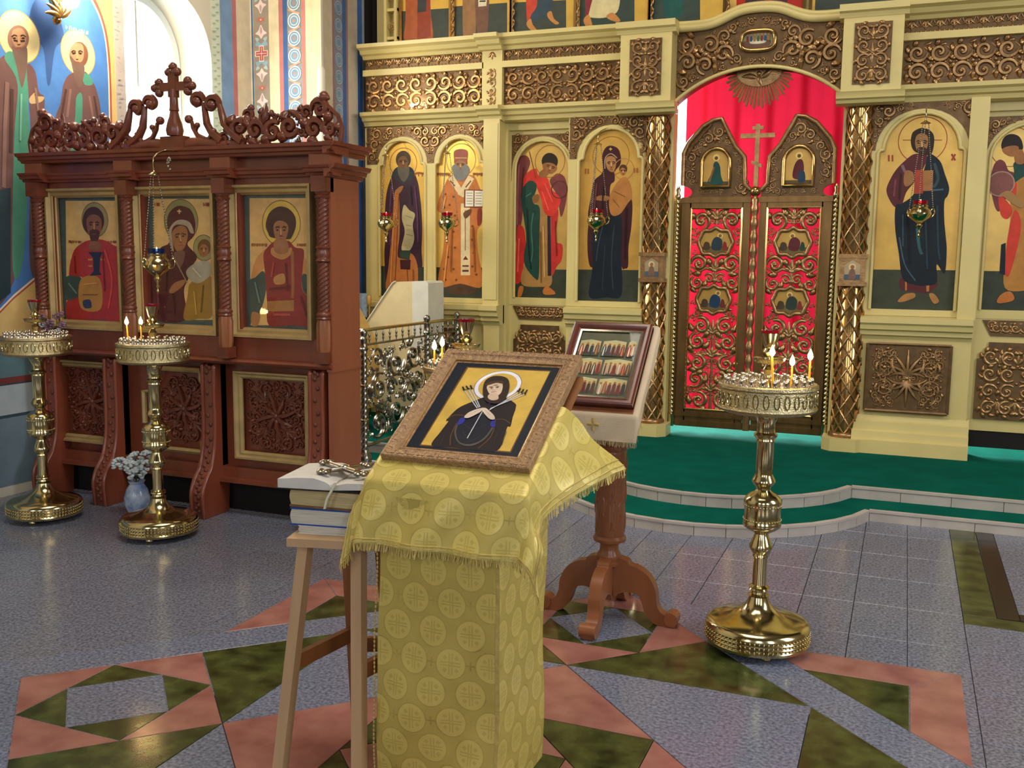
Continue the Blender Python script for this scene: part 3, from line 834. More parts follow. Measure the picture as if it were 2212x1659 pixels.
 ('#7a3a22','l',([(39,496),(48,496)],4.5)),
 ('#7a3a22','l',([(49,496),(49,480)],5.5)),
 ('#7a3a22','l',([(57,496),(56,480)],5.5)),
 ('#7a3a22','l',([(56,480),(66,480)],4.5)),
 ('#7a3a22','l',([(68,496),(67,480)],5.5)),
 ('#7a3a22','l',([(80,496),(79,480)],5.5)),
 ('#7a3a22','l',([(99,496),(98,480)],5.5)),
 ('#7a3a22','l',([(121,496),(120,480)],5.5)),
 ('#7a3a22','l',([(120,480),(130,488)],4.5)),
 ('#7a3a22','l',([(132,496),(131,480)],5.5)),
 ('#7a3a22','l',([(363,497),(362,481)],5.5)),
 ('#7a3a22','l',([(384,497),(383,481)],5.5)),
 ('#7a3a22','l',([(404,497),(403,481)],5.5)),
 ('#7a3a22','l',([(404,497),(413,481)],4.5)),
 ('#7a3a22','l',([(414,497),(414,481)],5.5)),
 ('#7a3a22','l',([(422,497),(421,482)],5.5)),
 ('#7a3a22','l',([(421,489),(430,482)],4.5)),
 ('#7a3a22','l',([(432,497),(431,482)],5.5)),
 ('#c04838','l',([(332,438),(379,257),(341,74)],12.0)),
 ('#701c18','l',([(313,430),(318,183)],10.0)),
 ('#701c18','l',([(82,399),(85,289)],10.0)),
 ('#c08a48','l',([(149,223),(255,233)],8.0)),
 ('#7a5020','l',([(135,157),(260,160)],8.0)),
 ('#6a8074','l',([(23,228),(87,163)],10.0)),
],
'hodegetria': [
 ('#c4a268','p',[(53,748),(529,742),(505,32),(29,16)]),
 ('#857e52','c',(254,616,125)),
 ('#4a3a20','r',(254,616,128.0,4.0)),
 ('#857e52','c',(417,457,75)),
 ('#4a3a20','r',(417,457,78.0,4.0)),
 ('#481c26','s',[(148,588),(164,658),(218,699),(271,703),(332,677),(360,602),(344,526),(297,477),(365,408),(327,345),(293,268),(260,197),(262,23),(38,16),(-2,119),(16,320),(86,448),(159,487)]),
 ('#9a8a78','s',[(157,553),(206,610),(268,623),(323,603),(347,546),(321,546),(292,585),(214,592),(181,546),(192,435),(161,483)]),
 ('#8f6040','s',[(184,546),(240,587),(292,573),(301,519),(270,453),(225,433),(192,473)]),
 ('#2e1a10','l',([(212,536),(243,541)],6.0)),
 ('#2e1a10','l',([(264,539),(290,536)],6.0)),
 ('#6a4a44','s',[(194,424),(278,432),(239,337)]),
 ('#8a6a2a','s',[(305,240),(376,276),(467,285),(468,62),(367,34),(253,30),(285,162)]),
 ('#9a9484','s',[(336,359),(397,381),(461,368),(467,305),(375,248),(306,268),(282,317)]),
 ('#5e3e20','s',[(469,461),(459,432),(435,415),(405,414),(381,432),(373,460),(384,489),(408,506),(438,506),(461,489)]),
 ('#8a5c36','s',[(452,440),(445,418),(426,404),(404,403),(386,417),(380,439),(388,462),(407,476),(429,476),(446,462)]),
 ('#8f6040','s',[(149,194),(191,245),(276,267),(254,228),(180,184)]),
 ('#8a7a5a','l',([(189,406),(288,246)],8.0)),
 ('#8a3a22','l',([(74,714),(100,714)],20.0)),
 ('#8a3a22','l',([(443,711),(468,710)],20.0)),
 ('#3a2418','l',([(234,534),(218,537),(206,526)],4.5)),
 ('#3a2418','s',[(211,519),(220,526),(232,521),(222,515)]),
 ('#3a2418','l',([(253,536),(267,543),(282,534)],4.5)),
 ('#3a2418','s',[(258,524),(268,531),(279,526),(270,520)]),
 ('#c89a6a','l',([(244,532),(251,495)],6.0)),
 ('#3a2418','l',([(242,491),(250,488),(257,492)],3.5)),
 ('#8a4430','l',([(239,469),(252,472),(266,472)],4.5)),
 ('#3a2418','l',([(413,454),(403,456),(394,451)],4.5)),
 ('#3a2418','s',[(397,447),(403,450),(410,447),(403,444)]),
 ('#3a2418','l',([(425,454),(434,456),(442,451)],4.5)),
 ('#3a2418','s',[(427,447),(433,450),(440,447),(433,445)]),
 ('#c89a6a','l',([(419,452),(419,433)],6.0)),
 ('#3a2418','l',([(413,431),(418,429),(423,431)],3.5)),
 ('#8a4430','l',([(409,419),(417,421),(426,420)],4.5)),
 ('#8a3a22','l',([(65,725),(64,705)],5.5)),
 ('#8a3a22','l',([(87,725),(86,705)],5.5)),
 ('#8a3a22','l',([(426,721),(426,702)],5.5)),
 ('#8a3a22','l',([(426,702),(437,711)],4.5)),
 ('#8a3a22','l',([(438,721),(438,702)],5.5)),
 ('#8a3a22','l',([(451,721),(451,702)],5.5)),
 ('#8a3a22','l',([(451,702),(461,702)],4.5)),
 ('#8a3a22','l',([(463,721),(463,702)],5.5)),
 ('#6a2c3a','l',([(118,406),(67,264),(68,85)],12.0)),
 ('#2c1016','l',([(154,406),(127,194)],10.0)),
 ('#2c1016','l',([(180,181),(192,53)],10.0)),
 ('#c8a060','l',([(248,685),(247,657)],8.0)),
 ('#c8a060','l',([(233,673),(263,672)],8.0)),
 ('#c0b8a4','l',([(335,338),(394,283)],10.0)),
 ('#b08c40','l',([(339,198),(351,58)],10.0)),
 ('#5c441c','l',([(409,235),(386,73)],10.0)),
],
'healer': [
 ('#c9a062','p',[(46,744),(499,739),(487,24),(35,8)]),
 ('#c8a84c','c',(261,599,128)),
 ('#4a3a20','r',(261,599,131.0,4.0)),
 ('#96702e','l',([(56,479),(154,477)],14.0)),
 ('#96702e','l',([(369,478),(463,478)],14.0)),
 ('#b88048','s',[(153,453),(87,399),(56,331),(47,276),(134,338),(177,413)]),
 ('#b88048','s',[(392,428),(446,363),(474,287),(398,316)]),
 ('#384640','s',[(8,241),(76,290),(134,325),(152,237),(103,86),(19,8),(-15,7)]),
 ('#384640','s',[(398,309),(445,303),(483,271),(482,178),(404,216)]),
 ('#7e2a28','s',[(219,500),(162,460),(135,419),(142,332),(148,244),(154,142),(163,13),(313,17),(483,23),(465,151),(396,229),(402,349),(410,448),(353,464),(307,501)]),
 ('#a87844','s',[(198,463),(258,435),(326,464),(323,424),(261,394),(191,423)]),
 ('#8f5c34','l',([(333,441),(333,248),(328,174)],20.0)),
 ('#96683a','p',[(154,152),(340,164),(338,101),(153,93)]),
 ('#a87844','s',[(206,292),(271,314),(278,260),(213,252)]),
 ('#9a6a3c','s',[(46,84),(103,72),(85,10),(43,9)]),
 ('#42281f','s',[(155,587),(174,647),(215,683),(263,695),(318,679),(355,639),(361,586),(335,527),(307,509),(195,519),(170,547)]),
 ('#8f6040','s',[(209,587),(246,615),(293,603),(310,573),(293,514),(255,491),(219,519)]),
 ('#8f6040','s',[(219,507),(291,507),(310,447),(261,424),(210,447)]),
 ('#2e1a10','l',([(225,579),(251,581)],6.0)),
 ('#2e1a10','l',([(273,581),(299,579)],6.0)),
 ('#6a3a24','l',([(248,527),(276,527)],6.0)),
 ('#3a2418','l',([(250,573),(235,577),(222,568)],4.5)),
 ('#3a2418','s',[(226,561),(236,567),(246,561),(236,556)]),
 ('#3a2418','l',([(268,573),(283,577),(296,568)],4.5)),
 ('#3a2418','s',[(272,561),(282,567),(292,561),(282,556)]),
 ('#c89a6a','l',([(259,570),(260,534)],6.0)),
 ('#3a2418','l',([(251,531),(258,528),(265,531)],3.5)),
 ('#8a4430','l',([(245,510),(258,512),(270,511)],4.5)),
 ('#8a4a26','l',([(56,484),(56,468)],5.5)),
 ('#8a4a26','l',([(56,484),(65,476)],4.5)),
 ('#8a4a26','l',([(66,484),(66,468)],5.5)),
 ('#8a4a26','l',([(77,484),(76,468)],5.5)),
 ('#8a4a26','l',([(94,484),(94,468)],5.5)),
 ('#8a4a26','l',([(94,468),(103,476)],4.5)),
 ('#8a4a26','l',([(112,484),(112,468)],5.5)),
 ('#8a4a26','l',([(131,484),(131,468)],5.5)),
 ('#8a4a26','l',([(152,485),(152,468)],5.5)),
 ('#8a4a26','l',([(152,468),(161,469)],4.5)),
 ('#8a4a26','l',([(162,485),(161,469)],5.5)),
 ('#8a4a26','l',([(370,486),(369,470)],5.5)),
 ('#8a4a26','l',([(386,486),(386,470)],5.5)),
 ('#8a4a26','l',([(386,486),(395,470)],4.5)),
 ('#8a4a26','l',([(396,486),(396,470)],5.5)),
 ('#8a4a26','l',([(403,486),(403,470)],5.5)),
 ('#8a4a26','l',([(403,470),(411,486)],4.5)),
 ('#8a4a26','l',([(419,486),(419,470)],5.5)),
 ('#8a4a26','l',([(419,486),(427,486)],4.5)),
 ('#8a4a26','l',([(435,486),(435,470)],5.5)),
 ('#8a4a26','l',([(435,470),(444,486)],4.5)),
 ('#8a4a26','l',([(456,486),(455,470)],5.5)),
 ('#8a4a26','l',([(455,470),(464,486)],4.5)),
 ('#8a4a26','l',([(465,486),(465,470)],5.5)),
 ('#9a3a34','l',([(208,380),(190,292)],12.0)),
 ('#5a1a1c','l',([(288,374),(301,213)],10.0)),
 ('#5a1a1c','l',([(172,224),(317,241)],12.0)),
 ('#a04440','l',([(201,76),(314,79)],12.0)),
 ('#5a1a1c','l',([(388,189),(440,43)],14.0)),
 ('#5a7068','l',([(75,263),(105,141)],12.0)),
],
'mural': [
 ('#d9b878','p',[(482,2719),(1502,3084),(1361,490),(308,56)]),
 ('#a85848','s',[(-62,1961),(780,2473),(1059,2373),(1239,2125),(1319,1996),(1365,1848),(1380,1636),(1374,1329),(1358,903),(1334,464),(637,167),(-216,-224)]),
 ('#e8dcc0','s',[(-63,1948),(778,2451),(1043,2354),(1219,2105),(1301,1984),(1346,1840),(1362,1628),(1357,1326),(1340,902),(1317,480),(638,182),(-216,-210)]),
 ('#4a7ac0','s',[(-64,1929),(777,2429),(1032,2336),(1208,2087),(1290,1974),(1335,1834),(1351,1622),(1345,1325),(1329,901),(1307,497),(639,198),(-215,-197)]),
 ('#3a5890','s',[(748,1962),(920,2003),(951,1876),(969,1768),(891,1685),(840,1466),(811,1462),(795,1666),(724,1718),(681,1767)]),
 ('#dccb94','c',(610,1705,160)),
 ('#a88a50','r',(610,1705,162.0,6.0)),
 ('#dccb94','c',(1088,1696,150)),
 ('#a88a50','r',(1088,1696,152.0,6.0)),
 ('#6c4e4e','s',[(509,1568),(420,1516),(198,1360),(108,35),(473,170),(551,1058),(579,1423)]),
 ('#4c8c7a','s',[(491,1551),(546,1604),(667,1540),(673,1482),(651,1289),(647,1068),(554,319),(468,244),(529,1055),(578,1409)]),
 ('#6c4e4e','s',[(658,1538),(720,1513),(741,1391),(784,1361),(781,1244),(802,1010),(761,320),(605,244),(658,1070),(661,1291)]),
 ('#8a6458','s',[(684,1710),(665,1657),(621,1618),(570,1609),(531,1631),(519,1676),(537,1728),(580,1766),(631,1777),(671,1756)]),
 ('#b08468','s',[(563,1735),(627,1762),(661,1726),(648,1666),(584,1639),(555,1676)]),
 ('#705850','s',[(548,1632),(601,1628),(661,1654),(661,1553),(629,1432),(604,1399),(576,1523)]),
 ('#3a2820','l',([(564,1675),(595,1676)],12.0)),
 ('#3a2820','l',([(617,1680),(651,1689)],12.0)),
 ('#c0a078','s',[(663,1335),(707,1378),(711,1357),(781,1362),(755,1327),(675,1304)]),
 ('#6c4e4e','s',[(1011,1548),(947,1469),(915,1342),(864,1237),(812,1011),(775,397),(1268,528),(1276,1058),(1271,1331),(1235,1484),(1185,1547),(1135,1585)]),
 ('#4c8c7a','s',[(1114,1573),(1186,1562),(1204,1511),(1130,1499)]),
 ('#4c8c7a','s',[(1053,1401),(1101,1432),(1101,1307),(1063,1037),(988,638),(981,1028),(1034,1259)]),
 ('#7a4c3a','s',[(1175,1701),(1156,1646),(1113,1607),(1062,1598),(1023,1622),(1010,1670),(1029,1723),(1071,1763),(1122,1773),(1162,1749)]),
 ('#b08468','s',[(1020,1702),(1063,1756),(1125,1761),(1137,1709),(1119,1652),(1056,1625),(1022,1649)]),
 ('#705850','s',[(1018,1664),(1057,1640),(1118,1636),(1136,1593),(1098,1478),(1063,1488),(1033,1575)]),
 ('#3a2820','l',([(1034,1686),(1065,1694)],10.0)),
 ('#3a2820','l',([(1088,1698),(1116,1700)],10.0)),
 ('#2a3c44','p',[(152,681),(484,760),(441,96),(98,-107)]),
 ('#3a2418','l',([(591,1706),(570,1708),(550,1692)],8.9)),
 ('#3a2418','s',[(555,1685),(570,1695),(584,1691),(569,1682)]),
 ('#3a2418','l',([(618,1712),(640,1722),(658,1714)],8.9)),
 ('#3a2418','s',[(622,1698),(638,1709),(652,1705),(637,1696)]),
 ('#c89a6a','l',([(604,1706),(604,1663)],11.9)),
 ('#3a2418','l',([(590,1656),(601,1655),(612,1661)],6.9)),
 ('#8a4430','l',([(581,1630),(600,1636),(618,1637)],8.9)),
 ('#3a2418','l',([(1063,1702),(1044,1704),(1026,1689)],8.9)),
 ('#3a2418','s',[(1031,1682),(1044,1691),(1058,1687),(1044,1679)]),
 ('#3a2418','l',([(1088,1706),(1108,1716),(1125,1708)],8.9)),
 ('#3a2418','s',[(1092,1693),(1106,1703),(1119,1699),(1105,1690)]),
 ('#c89a6a','l',([(1075,1701),(1075,1660)],11.9)),
 ('#3a2418','l',([(1063,1653),(1073,1652),(1083,1657)],6.9)),
 ('#8a4430','l',([(1054,1628),(1071,1634),(1089,1635)],8.9)),
 ('#84645e','l',([(499,1410),(463,1119),(431,756)],30.0)),
 ('#503634','l',([(532,1373),(498,979)],25.0)),
 ('#84645e','l',([(714,1409),(731,1227)],20.0)),
 ('#503634','l',([(965,1441),(914,1251)],20.0)),
 ('#84645e','l',([(1005,1448),(964,1258)],20.0)),
 ('#503634','l',([(1211,1433),(1235,1294)],20.0)),
 ('#84645e','l',([(1168,1426),(1192,1288)],20.0)),
 ('#70a896','l',([(601,1355),(574,1060)],15.0)),
 ('#e8eef4','l',([(989,1858),(988,1835)],5.5)),
 ('#e8eef4','l',([(988,1835),(1002,1850)],4.5)),
 ('#e8eef4','l',([(1018,1858),(1017,1835)],5.5)),
 ('#e8eef4','l',([(1018,1858),(1032,1861)],4.5)),
 ('#e8eef4','l',([(1033,1861),(1032,1838)],5.5)),
 ('#e8eef4','l',([(1050,1857),(1048,1834)],5.5)),
 ('#e8eef4','l',([(1048,1834),(1063,1860)],4.5)),
 ('#e8eef4','l',([(1076,1857),(1075,1834)],5.5)),
 ('#e8eef4','l',([(1103,1857),(1101,1833)],5.5)),
 ('#e8eef4','l',([(1101,1833),(1115,1836)],4.5)),
 ('#e8eef4','l',([(1118,1860),(1117,1837)],5.5)),
 ('#e8eef4','l',([(1129,1856),(1128,1833)],5.5)),
 ('#e8eef4','l',([(1128,1845),(1142,1836)],4.5)),
 ('#e8eef4','l',([(1145,1860),(1143,1836)],5.5)),
 ('#e8eef4','l',([(1161,1856),(1160,1833)],5.5)),
 ('#e8eef4','l',([(1160,1833),(1175,1859)],4.5)),
 ('#e8eef4','l',([(1177,1859),(1175,1836)],5.5)),
],
'central': [
 ('#0e1826','p',[(66,473),(393,476),(392,49),(67,42)]),
 ('#6a4420','p',[(93,443),(371,447),(372,69),(92,65)]),
 ('#c8a44a','p',[(99,438),(369,442),(368,74),(95,70)]),
 ('#dcdcec','r',(228,359,73.5,13.0)),
 ('#8a6a3a','r',(228,359,74.5,2.2)),
 ('#1f161b','s',[(214,303),(178,276),(148,247),(135,215),(129,179),(137,178),(132,131),(129,69),(194,69),(263,67),(330,72),(330,132),(325,174),(333,178),(326,218),(321,259),(311,281),(269,303)]),
 ('#5a3c28','l',([(128,185),(144,208),(181,210)],3.0)),
 ('#5a3c28','l',([(276,203),(304,205),(328,190)],3.0)),
 ('#5a3c28','l',([(185,77),(170,118),(166,173)],3.0)),
 ('#5a3c28','l',([(287,172),(290,121),(272,74)],3.0)),
 ('#473328','l',([(220,254),(176,259),(154,251)],2.0)),
 ('#473328','l',([(262,259),(275,285)],2.0)),
 ('#4c4840','s',[(170,153),(175,200),(213,229),(273,209),(285,163),(276,111),(248,81),(210,86),(183,117)]),
 ('#141726','s',[(175,154),(180,194),(216,222),(268,204),(279,166),(271,115),(244,89),(210,92),(187,119)]),
 ('#33302e','l',([(199,139),(237,103),(259,129)],1.5)),
 ('#33302e','l',([(185,173),(226,154),(258,175)],1.5)),
 ('#33302e','l',([(330,154),(336,93)],1.5)),
 ('#33302e','l',([(148,121),(155,77)],1.5)),
 ('#33302e','l',([(305,169),(312,96)],1.5)),
 ('#2a2a8c','s',[(170,166),(169,190),(177,200),(187,189),(183,169)]),
 ('#2a2a8c','s',[(274,171),(269,193),(276,199),(289,170)]),
 ('#2a2a8c','s',[(225,281),(236,287),(237,265)]),
 ('#b9bcc4','l',([(132,324),(204,245)],3.0)),
 ('#b9bcc4','l',([(143,329),(208,248)],3.0)),
 ('#b9bcc4','l',([(153,332),(211,251)],3.0)),
 ('#b9bcc4','l',([(306,330),(245,240)],3.0)),
 ('#b9bcc4','l',([(317,327),(245,244)],3.0)),
 ('#b9bcc4','l',([(329,324),(246,248)],3.0)),
 ('#b9bcc4','l',([(226,238),(225,110)],3.0)),
 ('#1e1a18','l',([(119,340),(133,322)],5.0)),
 ('#1e1a18','l',([(129,345),(144,328)],5.0)),
 ('#1e1a18','l',([(142,349),(155,330)],5.0)),
 ('#1e1a18','l',([(124,327),(138,326)],3.0)),
 ('#1e1a18','l',([(136,332),(148,332)],3.0)),
 ('#1e1a18','l',([(148,335),(158,332)],3.0)),
 ('#1e1a18','l',([(304,331),(306,349)],5.0)),
 ('#1e1a18','l',([(316,326),(317,346)],5.0)),
 ('#1e1a18','l',([(328,322),(329,344)],5.0)),
 ('#1e1a18','l',([(299,337),(310,327)],3.0)),
 ('#1e1a18','l',([(312,333),(323,322)],3.0)),
 ('#1e1a18','l',([(323,330),(333,320)],3.0)),
 ('#2d1e1b','s',[(194,320),(182,371),(197,397),(226,401),(252,388),(269,353),(276,310),(273,281),(252,269),(219,279)]),
 ('#c6ae98','s',[(198,346),(204,365),(232,372),(247,354),(253,320),(242,303),(219,313),(205,331)]),
 ('#bda48e','s',[(219,311),(241,316),(255,292),(239,283),(221,293)]),
 ('#4a3024','s',[(188,358),(206,373),(236,377),(246,364),(221,366),(200,353)]),
 ('#3a2a22','l',([(205,344),(215,347)],2.4)),
 ('#3a2a22','l',([(218,353),(228,357)],2.4)),
 ('#8a4a42','l',([(222,320),(230,324)],2.2)),
 ('#9a806c','l',([(216,348),(220,332),(225,331)],1.4)),
 ('#c6b4a4','s',[(181,200),(187,220),(204,236),(223,246),(228,241),(220,223),(201,200),(189,194)]),
 ('#c6b4a4','s',[(222,238),(229,246),(244,237),(270,214),(277,198),(262,198),(240,217)]),
 ('#9a8678','l',([(203,222),(218,237)],1.2)),
 ('#9a8678','l',([(232,236),(258,215)],1.2)),
 ('#3a2a22','l',([(219,346),(212,346),(209,341)],1.2)),
 ('#3a2a22','s',[(212,339),(215,342),(219,341),(216,338)]),
 ('#3a2a22','l',([(226,348),(231,351),(237,349)],1.2)),
 ('#3a2a22','s',[(229,343),(232,347),(237,346),(234,343)]),
 ('#e0c8b0','l',([(223,346),(230,332)],1.6)),
 ('#3a2a22','l',([(227,330),(230,329),(232,331)],0.9)),
 ('#8a4430','l',([(228,321),(233,323),(238,324)],1.2)),
],
'up1': [
 ('#3c423a','p',[(-107,333),(467,321),(468,-13),(-108,2)]),
 ('#a05430','s',[(54,757),(236,740),(275,292),(294,77),(197,78),(79,75),(12,97),(26,254)]),
 ('#8a3c28','p',[(145,637),(268,626),(275,101),(144,76)]),
 ('#3a3a3c','p',[(151,481),(236,473),(229,312),(145,307)]),
],
'up2': [
 ('#3c423a','p',[(-43,332),(480,322),(483,18),(-42,20)]),
 ('#8a6440','s',[(82,705),(182,695),(191,258),(186,80),(123,70),(72,96)]),
 ('#6a4a3a','s',[(189,586),(306,575),(309,194),(286,73),(217,78),(191,236)]),
 ('#c8bca0','p',[(214,497),(301,489),(290,311),(215,311)]),
 ('#3a3024','l',([(227,354),(283,351)],12.0)),
 ('#3a3024','l',([(227,381),(283,379)],12.0)),
],
'up3': [
 ('#3c423a','p',[(-36,320),(462,300),(468,24),(-33,27)]),
 ('#b0402e','s',[(116,649),(246,637),(216,300),(147,176),(116,200)]),
 ('#33424a','s',[(199,641),(340,628),(336,194),(254,179),(147,122),(158,208),(210,300)]),
 ('#b07840','s',[(117,146),(153,176),(171,131),(214,72),(184,64),(130,108)]),
 ('#b07840','s',[(300,207),(335,221),(360,160),(405,123),(373,114),(313,164)]),
],
'up4': [
 ('#33403a','p',[(-70,296),(449,284),(457,4),(-64,20)]),
 ('#7a2c34','s',[(50,599),(163,588),(138,237),(71,158),(42,181)]),
 ('#c0b284','s',[(135,341),(313,388),(319,191),(219,136),(83,147),(71,179)]),
 ('#b07840','s',[(26,130),(71,169),(101,93),(113,50),(62,59)]),
 ('#b07840','s',[(219,147),(274,168),(337,106),(310,93),(242,119)]),
],
'up5': [
 ('#33403a','p',[(-108,311),(375,269),(385,7),(-99,11)]),
 ('#1c4a44','s',[(80,538),(219,524),(242,159),(212,101),(105,99)]),
],
}
# ------------------------------------------------------------------ room shell
AX = -1.131                      # the axis of the church
def shell(name, m, *boxes):
    mb = MB()
    for b in boxes: mb.box(*b)
    return struct(mb.obj(name, m, None, 0))
floor = shell('floor', M['grout'], (-5.8, 5.0, -6.0, 12.2, -.12, -.006))
shell('wall_right', M['nave'], (5.0, 5.3, -6.0, 12.2, -.1, 8.2))
shell('wall_back', M['nave'], (-5.8, 5.3, -6.3, -6.0, -.1, 8.2))
shell('wall_altar', M['plaster'], (-5.8, -3.3, 12.2, 12.5, -.1, 8.2), (-2.1, 5.3, 12.2, 12.5, -.1, 8.2), (-3.3, -2.1, 12.2, 12.5, -.1, .9), (-3.3, -2.1, 12.2, 12.5, 3.8, 8.2))
wa = struct(MB().box(-3.3, -3.24, 12.3, 12.36, .9, 3.8).box(-2.16, -2.1, 12.3, 12.36, .9, 3.8).box(-3.24, -2.16, 12.3, 12.36, .9, .96).box(-3.24, -2.16, 12.3, 12.36, 3.74, 3.8).obj('window_2', M['whitecloth'], None, 0))
MB().box(-3.24, -2.16, 12.325, 12.331, .96, 3.74).obj('pane', M['winglass'], wa, 0)
shell('ceiling', M['nave'], (-5.9, 5.3, -6.3, 12.5, 8.2, 8.4))

# left wall with the arched window
WX = -5.3
wl = MB()
wl.box(-5.75, WX, -6.0, 5.72, -.1, 8.2); wl.box(-5.75, WX, 6.68, 12.2, -.1, 8.2); wl.box(-5.75, WX, 5.72, 6.68, -.1, 1.62)
arch = arch_pts(5.72, 6.68, 3.08, n=20)
wl.prism_x(arch+[(6.68, 8.2), (5.72, 8.2)], -5.75, WX)
wall_left = struct(wl.obj('wall_left', M['plaster'], None, 30))

win = MB()
ain = arch_pts(5.74, 6.66, 3.08, n=20); aout = arch_pts(5.80, 6.60, 3.08, n=20)
ring = [(5.74, 1.64)]+ain+[(6.66, 1.64)]; ring2 = [(5.80, 1.72)]+aout+[(6.60, 1.72)]
n = len(ring)
vs = [(-5.66, y, z) for y, z in ring]+[(-5.66, y, z) for y, z in ring2]+[(-5.60, y, z) for y, z in ring]+[(-5.60, y, z) for y, z in ring2]
fs = []
for i in range(n):
    j = (i+1) % n
    fs += [(i, j, n+j, n+i), (2*n+i, 2*n+j, 3*n+j, 3*n+i), (n+i, n+j, 3*n+j, 3*n+i), (i, j, 2*n+j, 2*n+i)]
win.add(vs, fs)
window = struct(win.obj('window_1', mat('white_window_frame', '#dfe4e6', .5), None, 30))
MB().box(-5.65, -5.62, 6.192, 6.208, 1.72, 3.5).obj('glazing_bar', M['whitecloth'], window, 0)
MB().prism_x(ring2, -5.638, -5.632).obj('pane', M['winglass'], window, 0)
MB().box(-5.72, WX+.03, 5.70, 6.70, 1.58, 1.625).obj('window_sill', M['plaster'], window, 0)

# painted pier between the left wall and the icon screen
PX, PYF = -4.6, 7.2
pier = MB().box(WX, PX, PYF, 8.6, -.1, 8.2).obj('wall_pier', M['plaster'], None, 0); struct(pier)
roll = MB(); roll.tube([(PX-.012, PYF+.012, .1), (PX-.012, PYF+.012, 3.08)], .034, 14); roll.ball((PX-.012, PYF+.012, 3.08), .034, 12, 6)
roll.obj('corner_moulding', M['plaster'], pier, 40)

def rect(c, x0, x1, z0, z1): return (c, 'p', [(x0*1000, z0*1000), (x1*1000, z0*1000), (x1*1000, z1*1000), (x0*1000, z1*1000)])
FZ0, FZ1 = .3, 5.0
def band(sh, c, a, b): sh.append(rect(c, a, b, 0, FZ1-FZ0))
# stripes of the left wall beside the window (drawing origin at y = 5.5)
sh = []
for c, a, b in (('#b9aea8', 5.625, 5.72), ('#d8e0cc', 6.68, 6.80), ('#7f9cc0', 6.80, 6.955), ('#c07a78', 6.955, 7.01), ('#e0cfae', 7.01, 7.2)):
    band(sh, c, a-5.5, b-5.5)
rnd = random.Random(5)
for i in range(150):                          # stippled and leafy ornament in the two narrow bands
    z = i*.031
    sh.append(('#9c9094', 's', [((.14+rnd.uniform(-.012, .05))*1000+dx, (z+dz)*1000) for dx, dz in ((-9, 0), (0, .007), (10, .002), (1, -.007))]))
    sh.append(('#a9c0a0', 's', [((1.235+(.025 if i % 2 else -.018))*1000+dx, (z+dz)*1000) for dx, dz in ((-22, 0), (0, .008), (24, .01), (4, -.008))]))
picture('painted_bands', (WX+.0006, 5.5, FZ0), (0, 1, 0), (0, 0, 1), [(1.18, 0), (1.7, 0), (1.7, FZ1-FZ0), (1.18, FZ1-FZ0)], '#e0cfae', [s for s in sh if s[2][0][0] > 1000], wall_left, [M['fresco'], M['fresco']])
picture('painted_bands', (WX+.0006, 5.5, FZ0), (0, 1, 0), (0, 0, 1), [(.125, 0), (.22, 0), (.22, FZ1-FZ0), (.125, FZ1-FZ0)], '#b9aea8', [s for s in sh if s[2][0][0] < 1000], wall_left, [M['fresco'], M['fresco']])

# pier front: cross-and-lotus band, guilloche band (drawing origin x = -5.3)
sh = []
def X(px): return px+5.3
for c, a, b in (('#4d6ea0', -5.29, -5.272), ('#9b8f80', -5.27, -5.112), ('#e3d4b0', -5.112, -5.012), ('#c47a72', -5.012, -4.972), ('#4a6a9c', -4.972, -4.928), ('#8f938f', -4.928, -4.788), ('#c98074', -4.788, -4.750), ('#e0d0a4', -4.750, -4.6)):
    band(sh, c, X(a), X(b))
cx = X(-5.19)*1000
for k in range(9):
    z = 150+k*560
    def P(c, pts): sh.append((c, 's', [(cx+a, z+b) for a, b in pts]))
    for sg in (1, -1):
        P('#8fb0c4', [(-62, sg*70), (-40, sg*105), (0, sg*80), (40, sg*105), (62, sg*70), (40, sg*62), (0, sg*58), (-40, sg*62)])
        P('#e6d0cc', [(0, sg*235), (26, sg*190), (58, sg*165), (24, sg*150), (0, sg*120), (-24, sg*150), (-58, sg*165), (-26, sg*190)])
        P('#b8a0a0', [(0, sg*225), (12, sg*185), (0, sg*160), (-12, sg*185)])
        P('#a9c4cc', [(-60, sg*135), (-20, sg*120), (-45, sg*100)]); P('#a9c4cc', [(60, sg*135), (20, sg*120), (45, sg*100)])
    sh.append(('#e6d6d0', 'p', [(cx+a, z+b) for a, b in ((-24, 66), (24, 66), (24, 24), (64, 24), (64, -24), (24, -24), (24, -66), (-24, -66), (-24, -24), (-64, -24), (-64, 24), (-24, 24))]))
    sh.append(('#c06058', 'p', [(cx+a, z+b) for a, b in ((-18, 58), (18, 58), (18, 18), (56, 18), (56, -18), (18, -18), (18, -58), (-18, -58), (-18, -18), (-56, -18), (-56, 18), (-18, 18))]))
    sh.append(('#e6d6d0', 'l', ([(cx-50, z), (cx+50, z)], 5))); sh.append(('#e6d6d0', 'l', ([(cx, z-52), (cx, z+52)], 5)))
    P('#c46e60', [(0, 300), (20, 286), (44, 296), (30, 276), (44, 258), (20, 268), (0, 252), (-20, 268), (-44, 258), (-30, 276), (-44, 296), (-20, 286)])
    P('#d8c8b8', [(-8, 276), (0, 284), (8, 276), (0, 268)])
cx = X(-4.858)*1000
for k in range(33):
    z = 70+k*142
    sh.append(('#7f9fb4', 'c', (cx, z, 56))); sh.append(('#dfe4e0', 'r', (cx, z, 62, 9))); sh.append(('#e0d8cc', 'r', (cx, z, 40, 7))); sh.append(('#c09080', 'c', (cx, z, 14)))
    sg = 1 if k % 2 else -1
    sh.append(('#d8a488', 'l', ([(cx-sg*56, z+52), (cx-sg*10, z+66), (cx+sg*20, z+78), (cx+sg*58, z+92)], 16)))
